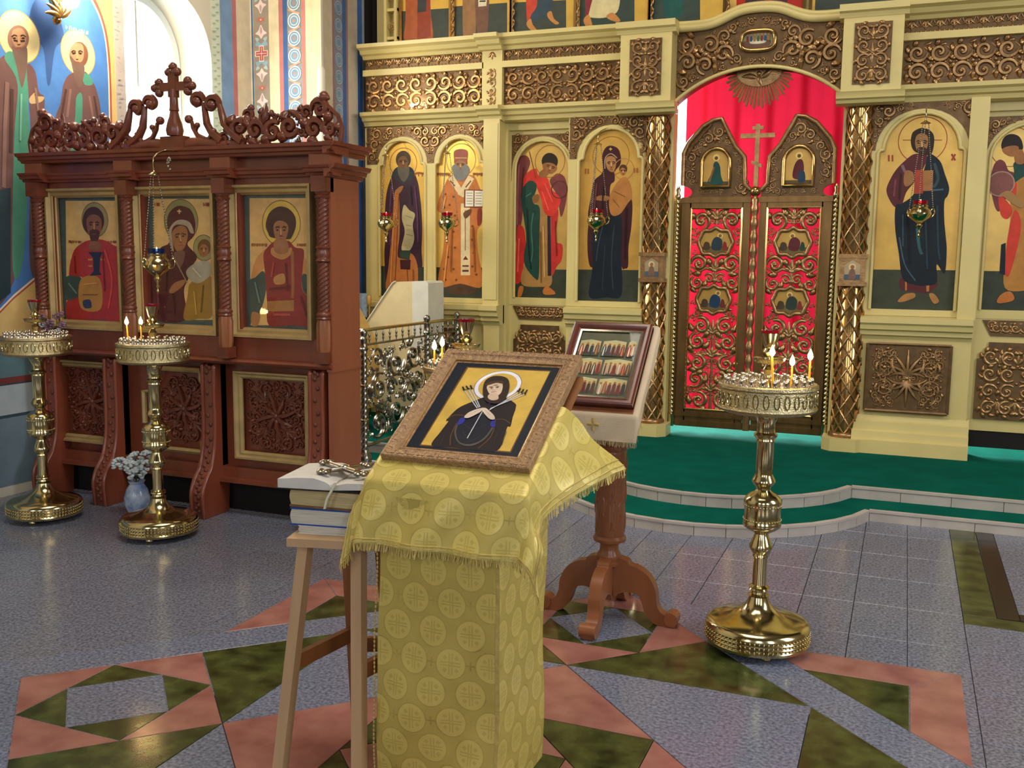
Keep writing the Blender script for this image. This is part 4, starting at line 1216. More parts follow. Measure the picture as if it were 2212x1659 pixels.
picture('painted_bands', (-5.3, PYF-.0006, FZ0), (1, 0, 0), (0, 0, 1), [(0, 0), (.695, 0), (.695, FZ1-FZ0), (0, FZ1-FZ0)], '#e3d4b0', sh, pier, [M['fresco'], M['fresco']])
# pier side towards the icon screen, its dimness and the dark gap painted in
sh = []
for c, a, b in (('#b9ac94', 7.2, 7.37), ('#8a6a68', 7.37, 7.40), ('#7a7a88', 7.40, 7.53), ('#3e5c8c', 7.53, 7.59), ('#8a6a68', 7.59, 7.62), ('#b0a490', 7.62, 7.78), ('#3a5c94', 7.78, 7.86), ('#8a8f98', 7.86, 7.90), ('#1c1a18', 7.90, 8.3)):
    band(sh, c, a-7.2, b-7.2)
for k in range(33):
    z = 70+k*142; sh.append(('#6a8298', 'c', (265, z, 54))); sh.append(('#9aa4a8', 'r', (265, z, 58, 8))); sh.append(('#9aa4a8', 'r', (265, z, 36, 6)))
picture('painted_bands', (PX+.0006, 7.2, FZ0), (0, 1, 0), (0, 0, 1), [(.03, 0), (1.1, 0), (1.1, FZ1-FZ0), (.03, FZ1-FZ0)], '#b9ac94', sh, pier, [M['fresco'], M['fresco']])

# wall painting of two saints, and the painted dado under it (origin y = 4.2, z = 1.2 in the drawing)
mural = picture('wall_painting', (WX+.0012, 4.2, 1.2), (0, 1, 0), (0, 0, 1), [(-1.2, -.18), (1.42, -.18), (1.42, 3.2), (-1.2, 3.2)], '#d9b878', ART['mural'], None, [M['fresco'], M['fresco']], gain=1.0)
tag(mural, 'wall painting of two haloed saints in brown robes against blue sky', 'mural')
sh = [rect('#5f7c86', 0, 3, .70, .94), rect('#7a3c38', 0, 3, .66, .70), rect('#aab6bc', 0, 3, .46, .65), rect('#6f8290', 0, 3, .0, .44)]
picture('painted_dado', (WX+.0012, 3.0, .06), (0, 1, 0), (0, 0, 1), [(0, 0), (2.6, 0), (2.6, .95), (0, .95)], '#3a4a58', sh, wall_left, [M['fresco'], M['fresco']])

# ------------------------------------------------------------------ stone floor
def UV(u, v): return ((u-v)/math.sqrt(2), (u+v)/math.sqrt(2))
TILE = {}
def slab(poly, m, name, gap=.0016, top=0.0):
    """One floor slab: a slightly bevelled prism, shrunk by the joint."""
    cx = sum(p[0] for p in poly)/len(poly); cy = sum(p[1] for p in poly)/len(poly)
    if area2(poly) < 0: poly = poly[::-1]
    def inset(g):
        out = []; n = len(poly)
        for i in range(n):
            p, c, q = poly[i-1], poly[i], poly[(i+1) % n]
            def off(a, b):
                dx, dy = b[0]-a[0], b[1]-a[1]; L = math.hypot(dx, dy); return (-dy/L*g, dx/L*g), (dx/L, dy/L)
            (o1, d1), (o2, d2) = off(p, c), off(c, q)
            cr_ = d1[0]*d2[1]-d1[1]*d2[0]
            if abs(cr_) < 1e-5: out.append((c[0]+o1[0], c[1]+o1[1])); continue
            t = ((o2[0]-o1[0])*d2[1]-(o2[1]-o1[1])*d2[0])/cr_
            out.append((c[0]+o1[0]+d1[0]*t, c[1]+o1[1]+d1[1]*t))
        return out
    a, b = inset(gap), inset(gap+.0012)
    n = len(poly)
    vs = [(x, y, top-.012) for x, y in a]+[(x, y, top-.0012) for x, y in a]+[(x, y, top) for x, y in b]
    fs = [tuple(range(2*n, 3*n))]+[(k*n+i, k*n+(i+1) % n, (k+1)*n+(i+1) % n, (k+1)*n+i) for k in (0, 1) for i in range(n)]
    return MB().add(vs, fs).obj(name, m, floor, 0)

m_ = .32; uc, vc = .99, 2.59
def SL(pts, m, name): slab([UV(uc+u*m_, vc+v*m_) for u, v in pts], M[m], name)
def rosette(cu, cv, h):
    """Square of side 2h: pink corners, a green diamond and a grey square inside it."""
    for a, b in ((1, 1), (1, -1), (-1, -1), (-1, 1)):
        SL([(cu+a*h, cv+b*h), (cu, cv+b*h), (cu+a*h, cv)], 'pink', 'pink_slab')
        SL([(cu+a*h/2, cv+b*h/2), (cu+(a*h/2 if a == b else -a*h/2), cv+(-b*h/2 if a == b else b*h/2)), (cu+a*h, cv) if a == b else (cu, cv+b*h)], 'green', 'green_slab')
    SL([(cu+h/2, cv+h/2), (cu-h/2, cv+h/2), (cu-h/2, cv-h/2), (cu+h/2, cv-h/2)], 'granite2', 'grey_slab')
for a in (-3, 3):
    for b in (-3, 3): rosette(a, b, 1)
rosette(0, 0, 1)
for k in range(4):
    def rot(p):
        u, v = p
        for _ in range(k): u, v = -v, u
        return (u, v)
    T = lambda pts, m, nm: SL([rot(p) for p in pts], m, nm)
    T([(-2, 2), (2, 2), (0, 4)], 'granite2', 'grey_slab')
    T([(-2, 2), (0, 4), (-2, 4)], 'green', 'green_slab')
    T([(2, 2), (2, 4), (0, 4)], 'green', 'green_slab')
    T([(-2, 2), (-2, 0), (0, 2)], 'pink', 'pink_slab')
    T([(-1, 1), (1, 1), (0, 2)], 'green', 'green_slab')
    w = .185/m_
    T([(-4-w, 4), (0, 4), (0, 4+w), (-4-w, 4+w)], 'granite2', 'grey_slab')
    T([(0, 4), (4, 4), (4, 4+w), (0, 4+w)], 'granite2', 'grey_slab')
    b = 4+w; e = .27/m_; E = .53/m_
    T([(-e, b), (e, b), (0, b+e)], 'green', 'green_slab')
    T([(-E, b), (-e, b), (0, b+e), (0, b+E)], 'pink', 'pink_slab')
    T([(e, b), (E, b), (0, b+E), (0, b+e)], 'pink', 'pink_slab')
# plain granite around the rosette, as a grid of slabs, and the dark framed field on the right
def in_star(x, y):
    u, v = (x+y)/math.sqrt(2)-uc, (y-x)/math.sqrt(2)-vc
    return max(abs(u), abs(v)) < 4*m_+.02
th = .42
ys = [4.638+th*k for k in range(-9, 4)]+[6.2]
xs = [.317-.2285*k for k in range(10)]; xs += [xs[-1]-.457*k for k in range(1, 9)]; xs = [x for x in xs[::-1] if x > -5.29]; xs = [-5.29]+xs
tm = {}
for ya, yb in zip(ys, ys[1:]):
    for xa, xb in list(zip(xs, xs[1:]))+([(.317+.3*k, .617+.3*k) for k in range(4)] if ya < 4.5 else []):
        if all(in_star(a, b) for a in (xa, xb) for b in (ya, yb)): continue
        if ya < 1.2 or (ya < 2.0 and -2.5 < xa < -.2): continue
        if xa > .3: yb_ = min(yb, 4.535)
        else: yb_ = yb
        if yb_-ya < .05: continue
        key = (round(xb-xa, 3), round(yb_-ya, 3))
        if key not in tm:
            o = slab([(0, 0), (key[0], 0), (key[0], key[1]), (0, key[1])], M['granite'], 'granite_tile', top=-.0015); tm[key] = o; o.location = (xa, ya, 0)
        else:
            c = tm[key].copy(); COL.objects.link(c); c.location = (xa, ya, 0)
slab([(.317, 4.66), (.457, 4.66), (.457, 6.2), (.317, 6.2)], M['green'], 'green_slab', top=-.0010)
slab([(.317, 4.535), (2.6, 4.535), (2.6, 4.66), (.317, 4.66)], M['green'], 'green_slab', top=-.0010)
slab([(.457, 4.665), (.55, 4.665), (.55, 6.2), (.457, 6.2)], M['black'], 'black_slab', top=-.0010)
slab([(.55, 4.665), (2.6, 4.665), (2.6, 4.76), (.55, 4.76)], M['black'], 'black_slab', top=-.0010)
for k in range(3):
    for j in range(4): slab([(.55+.58*k, 4.76+.36*j), (1.13+.58*k, 4.76+.36*j), (1.13+.58*k, 5.12+.36*j), (.55+.58*k, 5.12+.36*j)], M['granite'], 'granite_tile', top=-.0015)

# ------------------------------------------------------------------ raised floor in front of the icon screen: two low steps
def step_outline(yf, r0, s, wing=6.0):
    """Front edge of a step: straight wings and a round bay on the axis."""
    c = math.sqrt(r0*r0-(r0-s)**2); pts = []
    a = math.acos((r0-s)/r0); n = 15
    for i in range(n+1):
        t = -a+2*a*i/n; pts.append((AX+r0*math.sin(t), yf-s+r0-r0*math.cos(t)))
    return pts
def make_step(name, label, yf, r0, s, z0, z1, back, xr, xl=-5.29):
    bay = step_outline(yf, r0, s)
    right = []; x = bay[-1][0]
    while x < xr-.05: x += .29; right.append((min(x, xr), yf))
    left = []; x = bay[0][0]
    while x > xl+.05: x -= .29; left.insert(0, (max(x, xl), yf))
    edge = left+bay+right
    st = MB().prism_z([(x, y+.012) for x, y in edge]+[(xr, back), (xl, back)], z0, z1-.004).obj(name, M['stepstone'], None, 0); struct(st)
    MB().prism_z([(x, y+.03) for x, y in edge]+[(xr, back), (xl, back)], z1-.004, z1).obj('carpet', M['carpet'], st, 0)
    for (xa, ya), (xb, yb) in zip(edge, edge[1:]):
        dx, dy = xb-xa, yb-ya; L = math.hypot(dx, dy); g = .002
        ax, ay, bx, by = xa+dx/L*g, ya+dy/L*g, xb-dx/L*g, yb-dy/L*g
        nx, ny = dy/L, -dx/L
        def q(o): return [(ax+nx*o, ay+ny*o), (bx+nx*o, by+ny*o), (bx-nx*.012, by-ny*.012), (ax-nx*.012, ay-ny*.012)]
        MB().prism_z(q(0), z0, z1-.014).obj('riser_tile', M['stepstone'], st, 0)
        e = [(xa+nx*.006, ya+ny*.006), (xb+nx*.006, yb+ny*.006), (xb-nx*.03, yb-ny*.03), (xa-nx*.03, ya-ny*.03)]
        MB().prism_z(e, z1-.012, z1+.002).obj('step_edging', M['stepstone'], st, 0)
    return st
Z1, Z2 = .065, .14
make_step('floor_step', '', 6.175, 1.046, .75, -.004, Z1, 7.0, 4.9)
make_step('floor_platform', '', 6.465, .94, .62, Z1-.002, Z2, 12.1, 4.9)
# ------------------------------------------------------------------ icon screen
screen = thing('iconostasis', 'cream and gilded carved icon screen across the back of the church', 'icon screen', (AX, 7.85, Z2))
def part(mb, name, m, parent=None, smooth=40, label=None): return mb.obj(name, M[m] if isinstance(m, str) else m, parent or screen, smooth, label)
SILL = [(7.82, .98), (7.775, .985), (7.765, 1.01), (7.74, 1.02), (7.74, 1.05), (7.712, 1.062), (7.705, 1.095), (7.69, 1.11), (7.69, 1.15), (7.76, 1.16), (7.84, 1.16), (7.84, .98)]
LOWC = [(7.80, 2.68), (7.755, 2.69), (7.745, 2.72), (7.715, 2.73), (7.705, 2.755), (7.675, 2.77), (7.67, 2.80), (7.78, 2.812), (7.84, 2.812), (7.84, 2.68)]
TOPC = [(7.80, 3.25), (7.74, 3.255), (7.725, 3.28), (7.69, 3.29), (7.675, 3.32), (7.63, 3.335), (7.625, 3.365), (7.80, 3.37), (7.86, 3.37), (7.86, 3.25)]
def shift(prof, dy): return [(y+dy, z) for y, z in prof]
def moulding(x0, x1, prof, name, parent=None, dy=0.0): return part(MB().prism_x(shift(prof, dy), x0, x1), name, 'cream', parent, 30)

def spandrel_carving(x0, x1, z0, z1, holes, y, parent, seed, mirror=None):
    """Scrollwork over arches; holes = list of (cx, zs, half width, rise)."""
    def inside(x, z):
        if not (x0 <= x <= x1 and z0 <= z <= z1): return False
        for cx, zs, a, rz in holes:
            if z < zs and abs(x-cx) < a: return False
            if z >= zs and ((x-cx)/a)**2+((z-zs)/rz)**2 < 1: return False
        return True
    pts = []
    for cx, zs, a, rz in sorted(holes):
        if pts: pts.append(((pts[-1][0]+cx-a)/2, z0))
        pts += [(cx-a*math.cos(PI*i/16), max(z0, zs+rz*math.sin(PI*i/16))) for i in range(17)]
    poly = [(x0, z0)]+[p for p in pts if x0 < p[0] < x1]+[(x1, z0), (x1, z1), (x0, z1)]
    MB().prism_y(poly, y-.004, y+.02).obj('spandrel_ground', M['giltback'], parent, 20)
    c = Carve(seed); c.fill(inside, (x0, x1, z0, z1), [.05, .036, .026, .018, .013], mirror, 420, .84, True, .3, .9)
    return c.xz(0, y-.004, 0, parent, 'spandrel_carving', depth=1.3)

def frieze(x0, x1, nx, parent, y=7.775, seed=3):
    part(MB().box(x0, x1, y, 7.85, 2.81, 3.115), 'frieze_ground', 'giltback', parent, 0)
    c = Carve(seed); c.symmetric_panel(x1-x0-.05, .27, nx, 2, 1.05, .95)
    for i in range(nx*2):
        xx = -(x1-x0)/2+.03+(x1-x0-.06)*(i+.5)/(nx*2)
        c.leaf(xx, .125 if i % 2 else -.125, 0 if i % 3 else PI, .05, .012); c.bead(xx, 0, .010)
    c.xz((x0+x1)/2, y, 2.962, parent, 'frieze_carving', depth=1.3)
    part(MB().box(x0, x1, y-.045, 7.85, 3.115, 3.165), 'fillet', 'cream', parent, 0)
    part(MB().box(x0, x1, y-.005, 7.85, 3.165, 3.255), 'acanthus_ground', 'giltback', parent, 0)
    c = Carve(seed+1); n = max(2, round((x1-x0)/.092)); w = (x1-x0)/n
    for i in range(n):
        xx = -(x1-x0)/2+w*(i+.5)
        c.fan(xx, .04, -PI/2, .068, 3, 1.0, .014, .9)
        c.stroke([(xx-w*.46, .04), (xx-w*.3, .012), (xx, -.012), (xx+w*.3, .012), (xx+w*.46, .04)], [.006]*5, 1.0)
        for k in range(3): c.bead(xx-w/2+w*(k+.5)/3, -.036, .009)
    c.xz((x0+x1)/2, y-.006, 3.212, parent, 'acanthus_row', depth=1.2)
    moulding(x0, x1, TOPC, 'upper_cornice', parent)
    moulding(x0, x1, LOWC, 'lower_cornice', parent)

def arch_moulding(x0, x1, z0, zs, rise, y, parent, r=.013, m='cream', step=.035):
    a = arch_pts(x0, x1, zs, rise, step)
    part(MB().tube([(x, y, z) for x, z in [(x0, z0)]+a+[(x1, z0)]], r, 8), 'arch_moulding', m, parent, 60)

def arched_icon(name, label, key, x0, x1, z0, zs, rise, y, base='#d2aa52', gain=1.15, group='tall saints of the icon screen'):
    t = thing(name, label, 'icon', ((x0+x1)/2, y+.02, z0), group)
    out = [(0, 0), (x1-x0, 0)]+arch_pts(0, x1-x0, zs-z0, rise)[::-1]
    MB().prism_y([(x0+a, z0+b) for a, b in out], y+.0004, y+.03).obj('board', M['darkframe'], t, 0)
    picture('painting', (x0, y, z0), (1, 0, 0), (0, 0, 1), out, base, ART[key], t, gain=gain)
    return t

# --- left bay with two icons
bay = MB()
bay.box(-4.52, -4.38, 7.765, 7.85, 1.205, 2.34); bay.box(-3.925, -3.83, 7.765, 7.85, 1.205, 2.34); bay.box(-3.368, -3.352, 7.765, 7.85, 1.205, 2.34)
bay.box(-4.52, -3.352, 7.765, 7.85, 1.162, 1.205)
a1 = arch_pts(-4.38, -3.925, 2.34, .2, .03); a2 = arch_pts(-3.83, -3.368, 2.34, .2, .03)
bay.prism_y([(-4.52, 2.34)]+a1+a2+[(-3.352, 2.34), (-3.352, 2.678), (-4.52, 2.678)], 7.765, 7.85)
part(bay, 'bay_frame', 'cream', None, 30)
for x0, x1 in ((-4.38, -3.925), (-3.83, -3.368)): arch_moulding(x0, x1, 1.205, 2.34, .2, 7.762, screen)
spandrel_carving(-4.50, -3.36, 2.36, 2.675, [(-4.152, 2.36, .245, .235), (-3.6, 2.36, .245, .235)], 7.764, screen, 11, -3.876)
part(MB().box(-3.35, -3.205, 7.70, 7.86, 1.15, 2.70).box(-3.335, -3.22, 7.694, 7.70, 1.2, 2.66), 'pilaster', 'cream', None, 0)
moulding(-4.52, -3.34, SILL, 'sill'); moulding(-3.36, -3.195, SILL, 'sill', dy=-.05)
part(MB().box(-4.52, -3.34, 7.79, 7.9, Z2, .99).box(-3.35, -3.205, 7.73, 7.9, Z2, .99), 'dado', 'cream', None, 0)
part(MB().box(-4.25, -3.5, 7.77, 7.795, .42, .94), 'panel_ground', 'giltback', None, 0)
c = Carve(4); c.symmetric_panel(.7, .46, 4, 3, 1.0, .9); c.xz(-3.875, 7.77, .68, screen, 'panel_carving')
frieze(-4.52, -3.37, 8, screen)
# ressaut over the pilaster
part(MB().box(-3.38, -3.2, 7.73, 7.86, 2.80, 3.26), 'frieze_block', 'cream', None, 0)
c = Carve(21); c.symmetric_panel(.10, .27, 1, 4, 1.1); c.xz(-3.29, 7.73, 2.962, screen, 'block_carving'); c = Carve(22); c.fan(0, .03, -PI/2, .06, 3, 1.0, .014); c.xz(-3.29, 7.73, 3.21, screen, 'block_carving')
moulding(-3.395, -3.19, LOWC, 'cornice_return', dy=-.05); moulding(-3.395, -3.19, TOPC, 'cornice_return', dy=-.05)

arched_icon('saint_icon', 'tall icon of a dark-robed bearded monk holding a scroll, leftmost on the screen', 'monk', -4.39, -3.915, 1.195, 2.36, .215, 7.79, '#c9a04a')
arched_icon('saint_icon', 'tall icon of a grey-bearded bishop in orange vestments with an open book', 'bishop', -3.835, -3.36, 1.195, 2.36, .215, 7.79, '#d6b25a')

# --- side doors with angels
def side_door(name, label, key, x0, x1, seed, mirror=False):
    t = thing(name, label, 'door', ((x0+x1)/2, 7.95, Z2+.07))
    ix0, ix1 = x0+.045, x1-.045
    zs, rise = 2.30, .235
    fr = MB().box(x0, ix0, 7.90, 7.96, 1.218, zs).box(ix1, x1, 7.90, 7.96, 1.218, zs).box(x0, x1, 7.90, 7.96, 1.155, 1.218)
    fr.prism_y([(x0, zs)]+[(ix0, zs)]+arch_pts(ix0, ix1, zs, rise)[1:-1]+[(ix1, zs), (x1, zs), (x1, 2.62), (x0, 2.62)], 7.90, 7.96)
    fr.box(x0, x1, 7.905, 7.955, .33, 1.155)
    MB().box(x0, x1, 7.915, 7.95, .205, .33).obj('kick_board', M['dark'], t, 0)
    fr.obj('door_frame', M['cream'], t, 30)
    arch_moulding(ix0, ix1, 1.218, zs, rise, 7.899, t, .012, step=0)
    w = ix1-ix0
    out = [(0, 0), (w, 0)]+arch_pts(0, w, zs-1.215, rise)[::-1]
    picture('painting', (ix0, 7.93, 1.215), (1, 0, 0), (0, 0, 1), out, '#c2a05a', ART[key], t, gain=1.15)
    MB().prism_y([(ix0+a, 1.215+b) for a, b in out], 7.9305, 7.955).obj('board', M['darkframe'], t, 0)
    spandrel_carving(x0+.012, x1-.012, 2.2, 2.585, [((x0+x1)/2, 2.30, w/2+.03, rise+.035)], 7.899, t, seed, (x0+x1)/2)
    # small swag, and the large panel with scooped corners
    cx = (x0+x1)/2
    MB().prism_y([(cx-.25, 1.145), (cx+.25, 1.145), (cx+.19, 1.03), (cx-.19, 1.03)], 7.894, 7.91).obj('swag_ground', M['giltback'], t, 0)
    c = Carve(seed+3); c.symmetric_panel(.38, .10, 6, 1, 1.1); c.scroll(-.19, .02, .035, 0, 1); c.scroll(.19, .02, .035, PI, -1); c.xz(cx, 7.893, 1.088, t, 'swag_carving')
    pan = [(-.29, .42), (.29, .42), (.29, .86)]+[(.29-.08*math.sin(k*PI/8), .94-.08*math.cos(k*PI/8)) for k in range(1, 4)]+[(.21, .985), (-.21, .985)]+[(-.21-.08+.08*math.cos(k*PI/8), .94-.08*math.sin(k*PI/8)) for k in range(3, 0, -1)][::-1]+[(-.29, .86)]
    MB().prism_y([(cx+x*w/.485*.82, z) for x, z in pan], 7.885, 7.91).obj('panel_ground', M['giltback'], t, 0)
    c = Carve(seed+4); c.symmetric_panel(.42*w/.485, .5, 4, 4, 1.0, .9); c.xz(cx, 7.885, .69, t, 'panel_carving')
    return t
arch_l = side_door('side_door', 'left side door with an archangel in red cloak and green tunic', 'archangel', -3.185, -2.61, 31)
arch_r = side_door('side_door', 'right side door with an angel holding an orb, cut by the frame edge', 'angelr', .46, 1.10, 41)
for x0, x1 in ((-3.2, -2.6), (.45, 1.12)):
    part(MB().box(x0, x1, 7.86, 7.96, 2.62, 2.80), 'door_head', 'cream', None, 0)
frieze(-3.2, -2.13, 8, screen, seed=7)

# --- bay of the mother and child (left of the royal doors) and its twin on the right
def single_bay(x0, x1, ix0, ix1, seed, pil_right, pil_left):
    zs, rise = 2.34, (ix1-ix0)/2-.035
    b = MB().box(x0, ix0, 7.765, 7.85, 1.21, zs).box(ix1, x1, 7.765, 7.85, 1.21, zs).box(x0, x1, 7.765, 7.85, 1.162, 1.21)
    b.prism_y([(x0, zs)]+arch_pts(ix0, ix1, zs, rise, .035)+[(x1, zs), (x1, 2.695), (x0, 2.695)], 7.765, 7.85)
    part(b, 'bay_frame', 'cream', None, 30)
    arch_moulding(ix0, ix1, 1.21, zs, rise, 7.762, screen)
    spandrel_carving(x0+.01, x1-.02, 2.36, 2.69, [((ix0+ix1)/2, 2.36, (ix1-ix0)/2+.02, rise+.03)], 7.764, screen, seed, (x0+x1)/2)
    moulding(x0, x1, SILL, 'sill')
    part(MB().box(x0, x1, 7.775, 7.9, Z2, .99), 'dado', 'cream', None, 0)
    st = [(7.80, .42), (7.765, .415), (7.755, .38), (7.735, .37), (7.73, .31), (7.70, .30), (7.695, .25), (7.665, .24), (7.66, Z2), (7.84, Z2), (7.84, .42)]
    moulding(x0-.02, x1+.02, st, 'plinth')
    cx = (ix0+ix1)/2; hw = (ix1-ix0)/2-.005
    part(MB().box(cx-hw, cx+hw, 7.745, 7.78, .455, .955), 'panel_ground', 'giltback', None, 0)
    rim = MB()
    for a, bb in (((-hw, .455), (hw, .455)), ((hw, .455), (hw, .955)), ((hw, .955), (-hw, .955)), ((-hw, .955), (-hw, .455))):
        rim.tube([(cx+a[0], 7.745, a[1]), (cx+bb[0], 7.745, bb[1])], .012, 6)
    part(rim, 'panel_moulding', 'giltback', None, 40)
    c = Carve(seed+1)
    H = .46; W = 2*hw-.06
    for sy in (1, -1):
        c.fan(0, sy*.02, sy*PI/2, H*.42, 7, 1.9, .017, .9)
        for sx in (1, -1):
            c.scroll(sx*W*.31, sy*H*.17, .068, PI/2*(1-sx)-sx*sy*.6, -sx*sy, .013, 1.5, .9)
            c.scroll(sx*W*.40, sy*H*.38, .038, PI/2*(1-sx)+sx*sy*1.2, sx*sy, .009, 1.3, .9)
            c.scroll(sx*W*.2, sy*H*.40, .032, PI/2*(1-sx)+sx*sy*2.2, -sx*sy, .008, 1.3, .9)
            c.leaf(sx*W*.12, sy*.03, PI/2*(1-sx)+sx*sy*.5, .12, .016, .8, 0, sx*sy*.7)
            c.leaf(sx*W*.40, sy*H*.10, PI/2*(1-sx)+sx*sy*.8, .08, .014, .8, 0, sx*sy*.9)
            c.leaf(sx*W*.28, sy*H*.43, PI/2*(1-sx)-sx*sy*.2, .09, .012, .8, 0, -sx*sy*.6)
    for k in range(8): c.leaf(0, 0, k*PI/4, .045, .012)
    c.bead(0, 0, .018)
    c.fill(lambda x, z: abs(x) < W/2-.005 and abs(z) < H/2-.005 and (abs(x) > .07 or abs(z) < .05), (-W/2, 0, -H/2, H/2), [.034, .024, .017, .012], 0, 300, .95, True, .3, .8)
    c.xz(cx, 7.744, .705, screen, 'panel_carving', depth=1.4)
single_bay(-2.62, -1.96, -2.53, -1.995, 51, False, True)
single_bay(-.30, .46, -.245, .335, 61, True, False)
part(MB().box(.35, .47, 7.72, 7.86, 1.15, 2.70), 'pilaster', 'cream', None, 0)
arched_icon('saint_icon', 'tall icon of a veiled mother carrying a child, left of the royal doors', 'mother', -2.53, -1.995, 1.2, 2.36, .25, 7.79, '#c2984a')
arched_icon('saint_icon', 'tall icon of a haloed man in navy mantle with a closed book', 'pantocrator', -.245, .335, 1.205, 2.36, .275, 7.79, '#c09a50')

# --- piers over the columns
def pier_box(cx, w, seed):
    t = part(MB().box(cx-w/2, cx+w/2, 7.56, 7.86, 2.75, 3.29), 'pier_box', 'cream', None, 0)
    part(MB().prism_x(shift([(7.8, 2.67), (7.755, 2.68), (7.745, 2.70), (7.72, 2.71), (7.715, 2.735), (7.70, 2.755), (7.84, 2.755), (7.84, 2.67)], -.15), cx-w/2-.03, cx+w/2+.03), 'pier_base', 'cream', t, 30)
    part(MB().prism_x(shift([(7.80, 3.25), (7.70, 3.26), (7.69, 3.29), (7.66, 3.30), (7.655, 3.345), (7.80, 3.35)], -.145), cx-w/2-.03, cx+w/2+.03), 'pier_cap', 'cream', t, 30)
    part(MB().box(cx-.125, cx+.125, 7.553, 7.57, 2.80, 3.22), 'panel_ground', 'giltback', t, 0)
    c = Carve(seed); c.symmetric_panel(.23, .40, 2, 4, 1.05, .9); c.fan(0, 0, PI/2, .07, 3); c.fan(0, 0, -PI/2, .07, 3); c.xz(cx, 7.553, 3.01, t, 'panel_carving', depth=1.3)
pier_box(-1.945, .40, 71); pier_box(-.315, .40, 72)

# --- columns with a raised lattice
def column(cx):
    t = part(MB().lathe([(.095, .245), (.095, 1.40), (.088, 1.41), (.088, 1.58), (.095, 1.59), (.095, 2.68)], (cx, 7.80, 0), 28), 'column', 'gilt_bright', None, 60)
    net = MB()
    for z0, z1, k in ((.26, 1.38, 8), (1.60, 2.68, 8)):
        turns = (z1-z0)/.98
        for j in range(k):
            for d in (1, -1):
                n = 22
                net.tube([(cx+.1*math.cos(2*PI*(j/k+d*turns*i/n)), 7.80+.1*math.sin(2*PI*(j/k+d*turns*i/n)), z0+(z1-z0)*i/n) for i in range(n+1)], .0065, 5)
    part(net, 'lattice', 'gilt', t, 60)['kind'] = 'stuff'
    part(MB().lathe([(.115, .235), (.12, .25), (.115, .265), (.10, .275)], (cx, 7.80, 0), 28), 'collar', 'gilt', t, 60)
    part(MB().lathe([(.10, 2.66), (.115, 2.675), (.13, 2.70), (.13, 2.715), (.12, 2.725)], (cx, 7.80, 0), 28), 'collar', 'gilt', t, 60)
    ped = [(cx+.155*a, 7.78+.155*b) for a, b in ((-1, -.55), (-.6, -.95), (.6, -.95), (1, -.55), (1, .6), (-1, .6))]
    part(MB().prism_z(ped, Z2, .235), 'pedestal', 'cream', t, 0)
    blk = part(MB().box(cx-.09, cx+.09, 7.70, 7.86, 1.40, 1.585).box(cx-.105, cx+.105, 7.69, 7.86, 1.375, 1.405).box(cx-.105, cx+.105, 7.69, 7.86, 1.58, 1.61), 'column_block', 'gilt', t, 0)
    s = [('#4a5a6a', 'p', [(0, 0), (110, 0), (110, 40), (0, 40)]), ('#d8c090', 'c', (55, 95, 26)), ('#7a5a48', 's', [(30, 10), (80, 10), (72, 70), (55, 82), (38, 70)]), ('#9a6a44', 'c', (55, 95, 14))]
    picture('small_icon', (cx-.055, 7.698, 1.42), (1, 0, 0), (0, 0, 1), [(0, 0), (.11, 0), (.11, .11), (.055, .145), (0, .11)], '#b09a78', s, t)
column(AX-.755); column(AX+.755)

# --- arch over the royal doors
R_ = .947; zc = 3.0-R_
lo = [(AX-.64+1.28*i/24, zc+math.sqrt(R_*R_-(-.64+1.28*i/24)**2)) for i in range(25)]
hi = cr([(AX+.64, 3.30), (AX+.42, 3.30), (AX+.30, 3.325), (AX+.15, 3.385), (AX, 3.40), (AX-.15, 3.385), (AX-.30, 3.325), (AX-.42, 3.30), (AX-.64, 3.30)], 4, False)
part(MB().prism_y(lo+hi, 7.74, 7.90), 'door_arch', 'giltback', None, 30)
def in_arch(x, z):
    if abs(x-AX) > .62: return False
    if z < zc+math.sqrt(R_*R_-(x-AX)**2)+.012: return False
    if ((x-AX)/.17)**4+((z-3.185)/.10)**4 < 1: return False
    t = abs(x-AX); top = 3.385 if t < .15 else (3.30 if t > .38 else 3.385-(t-.15)/.23*.085)
    return z < top-.025
c = Carve(81); c.fill(in_arch, (AX-.62, AX+.62, 2.7, 3.4), [.075, .055, .04, .028, .018], AX, 420, .84, True, .28, .9)
for sg in (-1, 1):
    for k in range(5): c.leaf(AX+sg*(.18+.08*k), 3.06+.01*k, PI/2*(1-sg)+sg*.35, .11, .02, .7, 0, sg*.5)
c.xz(0, 7.738, 0, screen, 'arch_carving', depth=1.4)
part(MB().tube([(x, 7.735, z) for x, z in lo], .014, 8), 'arch_moulding', 'cream', None, 60)
capm = MB()
for off, r in ((.0, .030), (.035, .022)): capm.tube([(x, 7.715+off*.4, z+.012+off) for x, z in hi], r, 8)
part(capm, 'arch_cap', 'cream', None, 60)
ov = [(AX+.125*math.copysign(abs(math.cos(a))**.62, math.cos(a)), 3.185+.072*math.copysign(abs(math.sin(a))**.62, math.sin(a))) for a in [2*PI*i/28 for i in range(28)]]
med = part(MB().tube([(x, 7.715, z) for x, z in ov], .016, 8, closed=True), 'medallion_frame', 'gilt_bright', None, 60)
s = [('#6a4a3a', 's', [(10, 20), (100, 8), (190, 20), (195, 60), (100, 55), (5, 60)]), ('#c8c0a8', 's', [(60, 40), (150, 40), (165, 62), (100, 70), (50, 62)])]
for i in range(7): s += [(['#7a2c24', '#2a4a6a', '#8a6a34', '#3a5a3a'][i % 4], 's', [(22+26*i, 60), (40+26*i, 60), (38+26*i, 92), (31+26*i, 100), (24+26*i, 92)]), ('#b08a60', 'c', (31+26*i, 104, 9))]
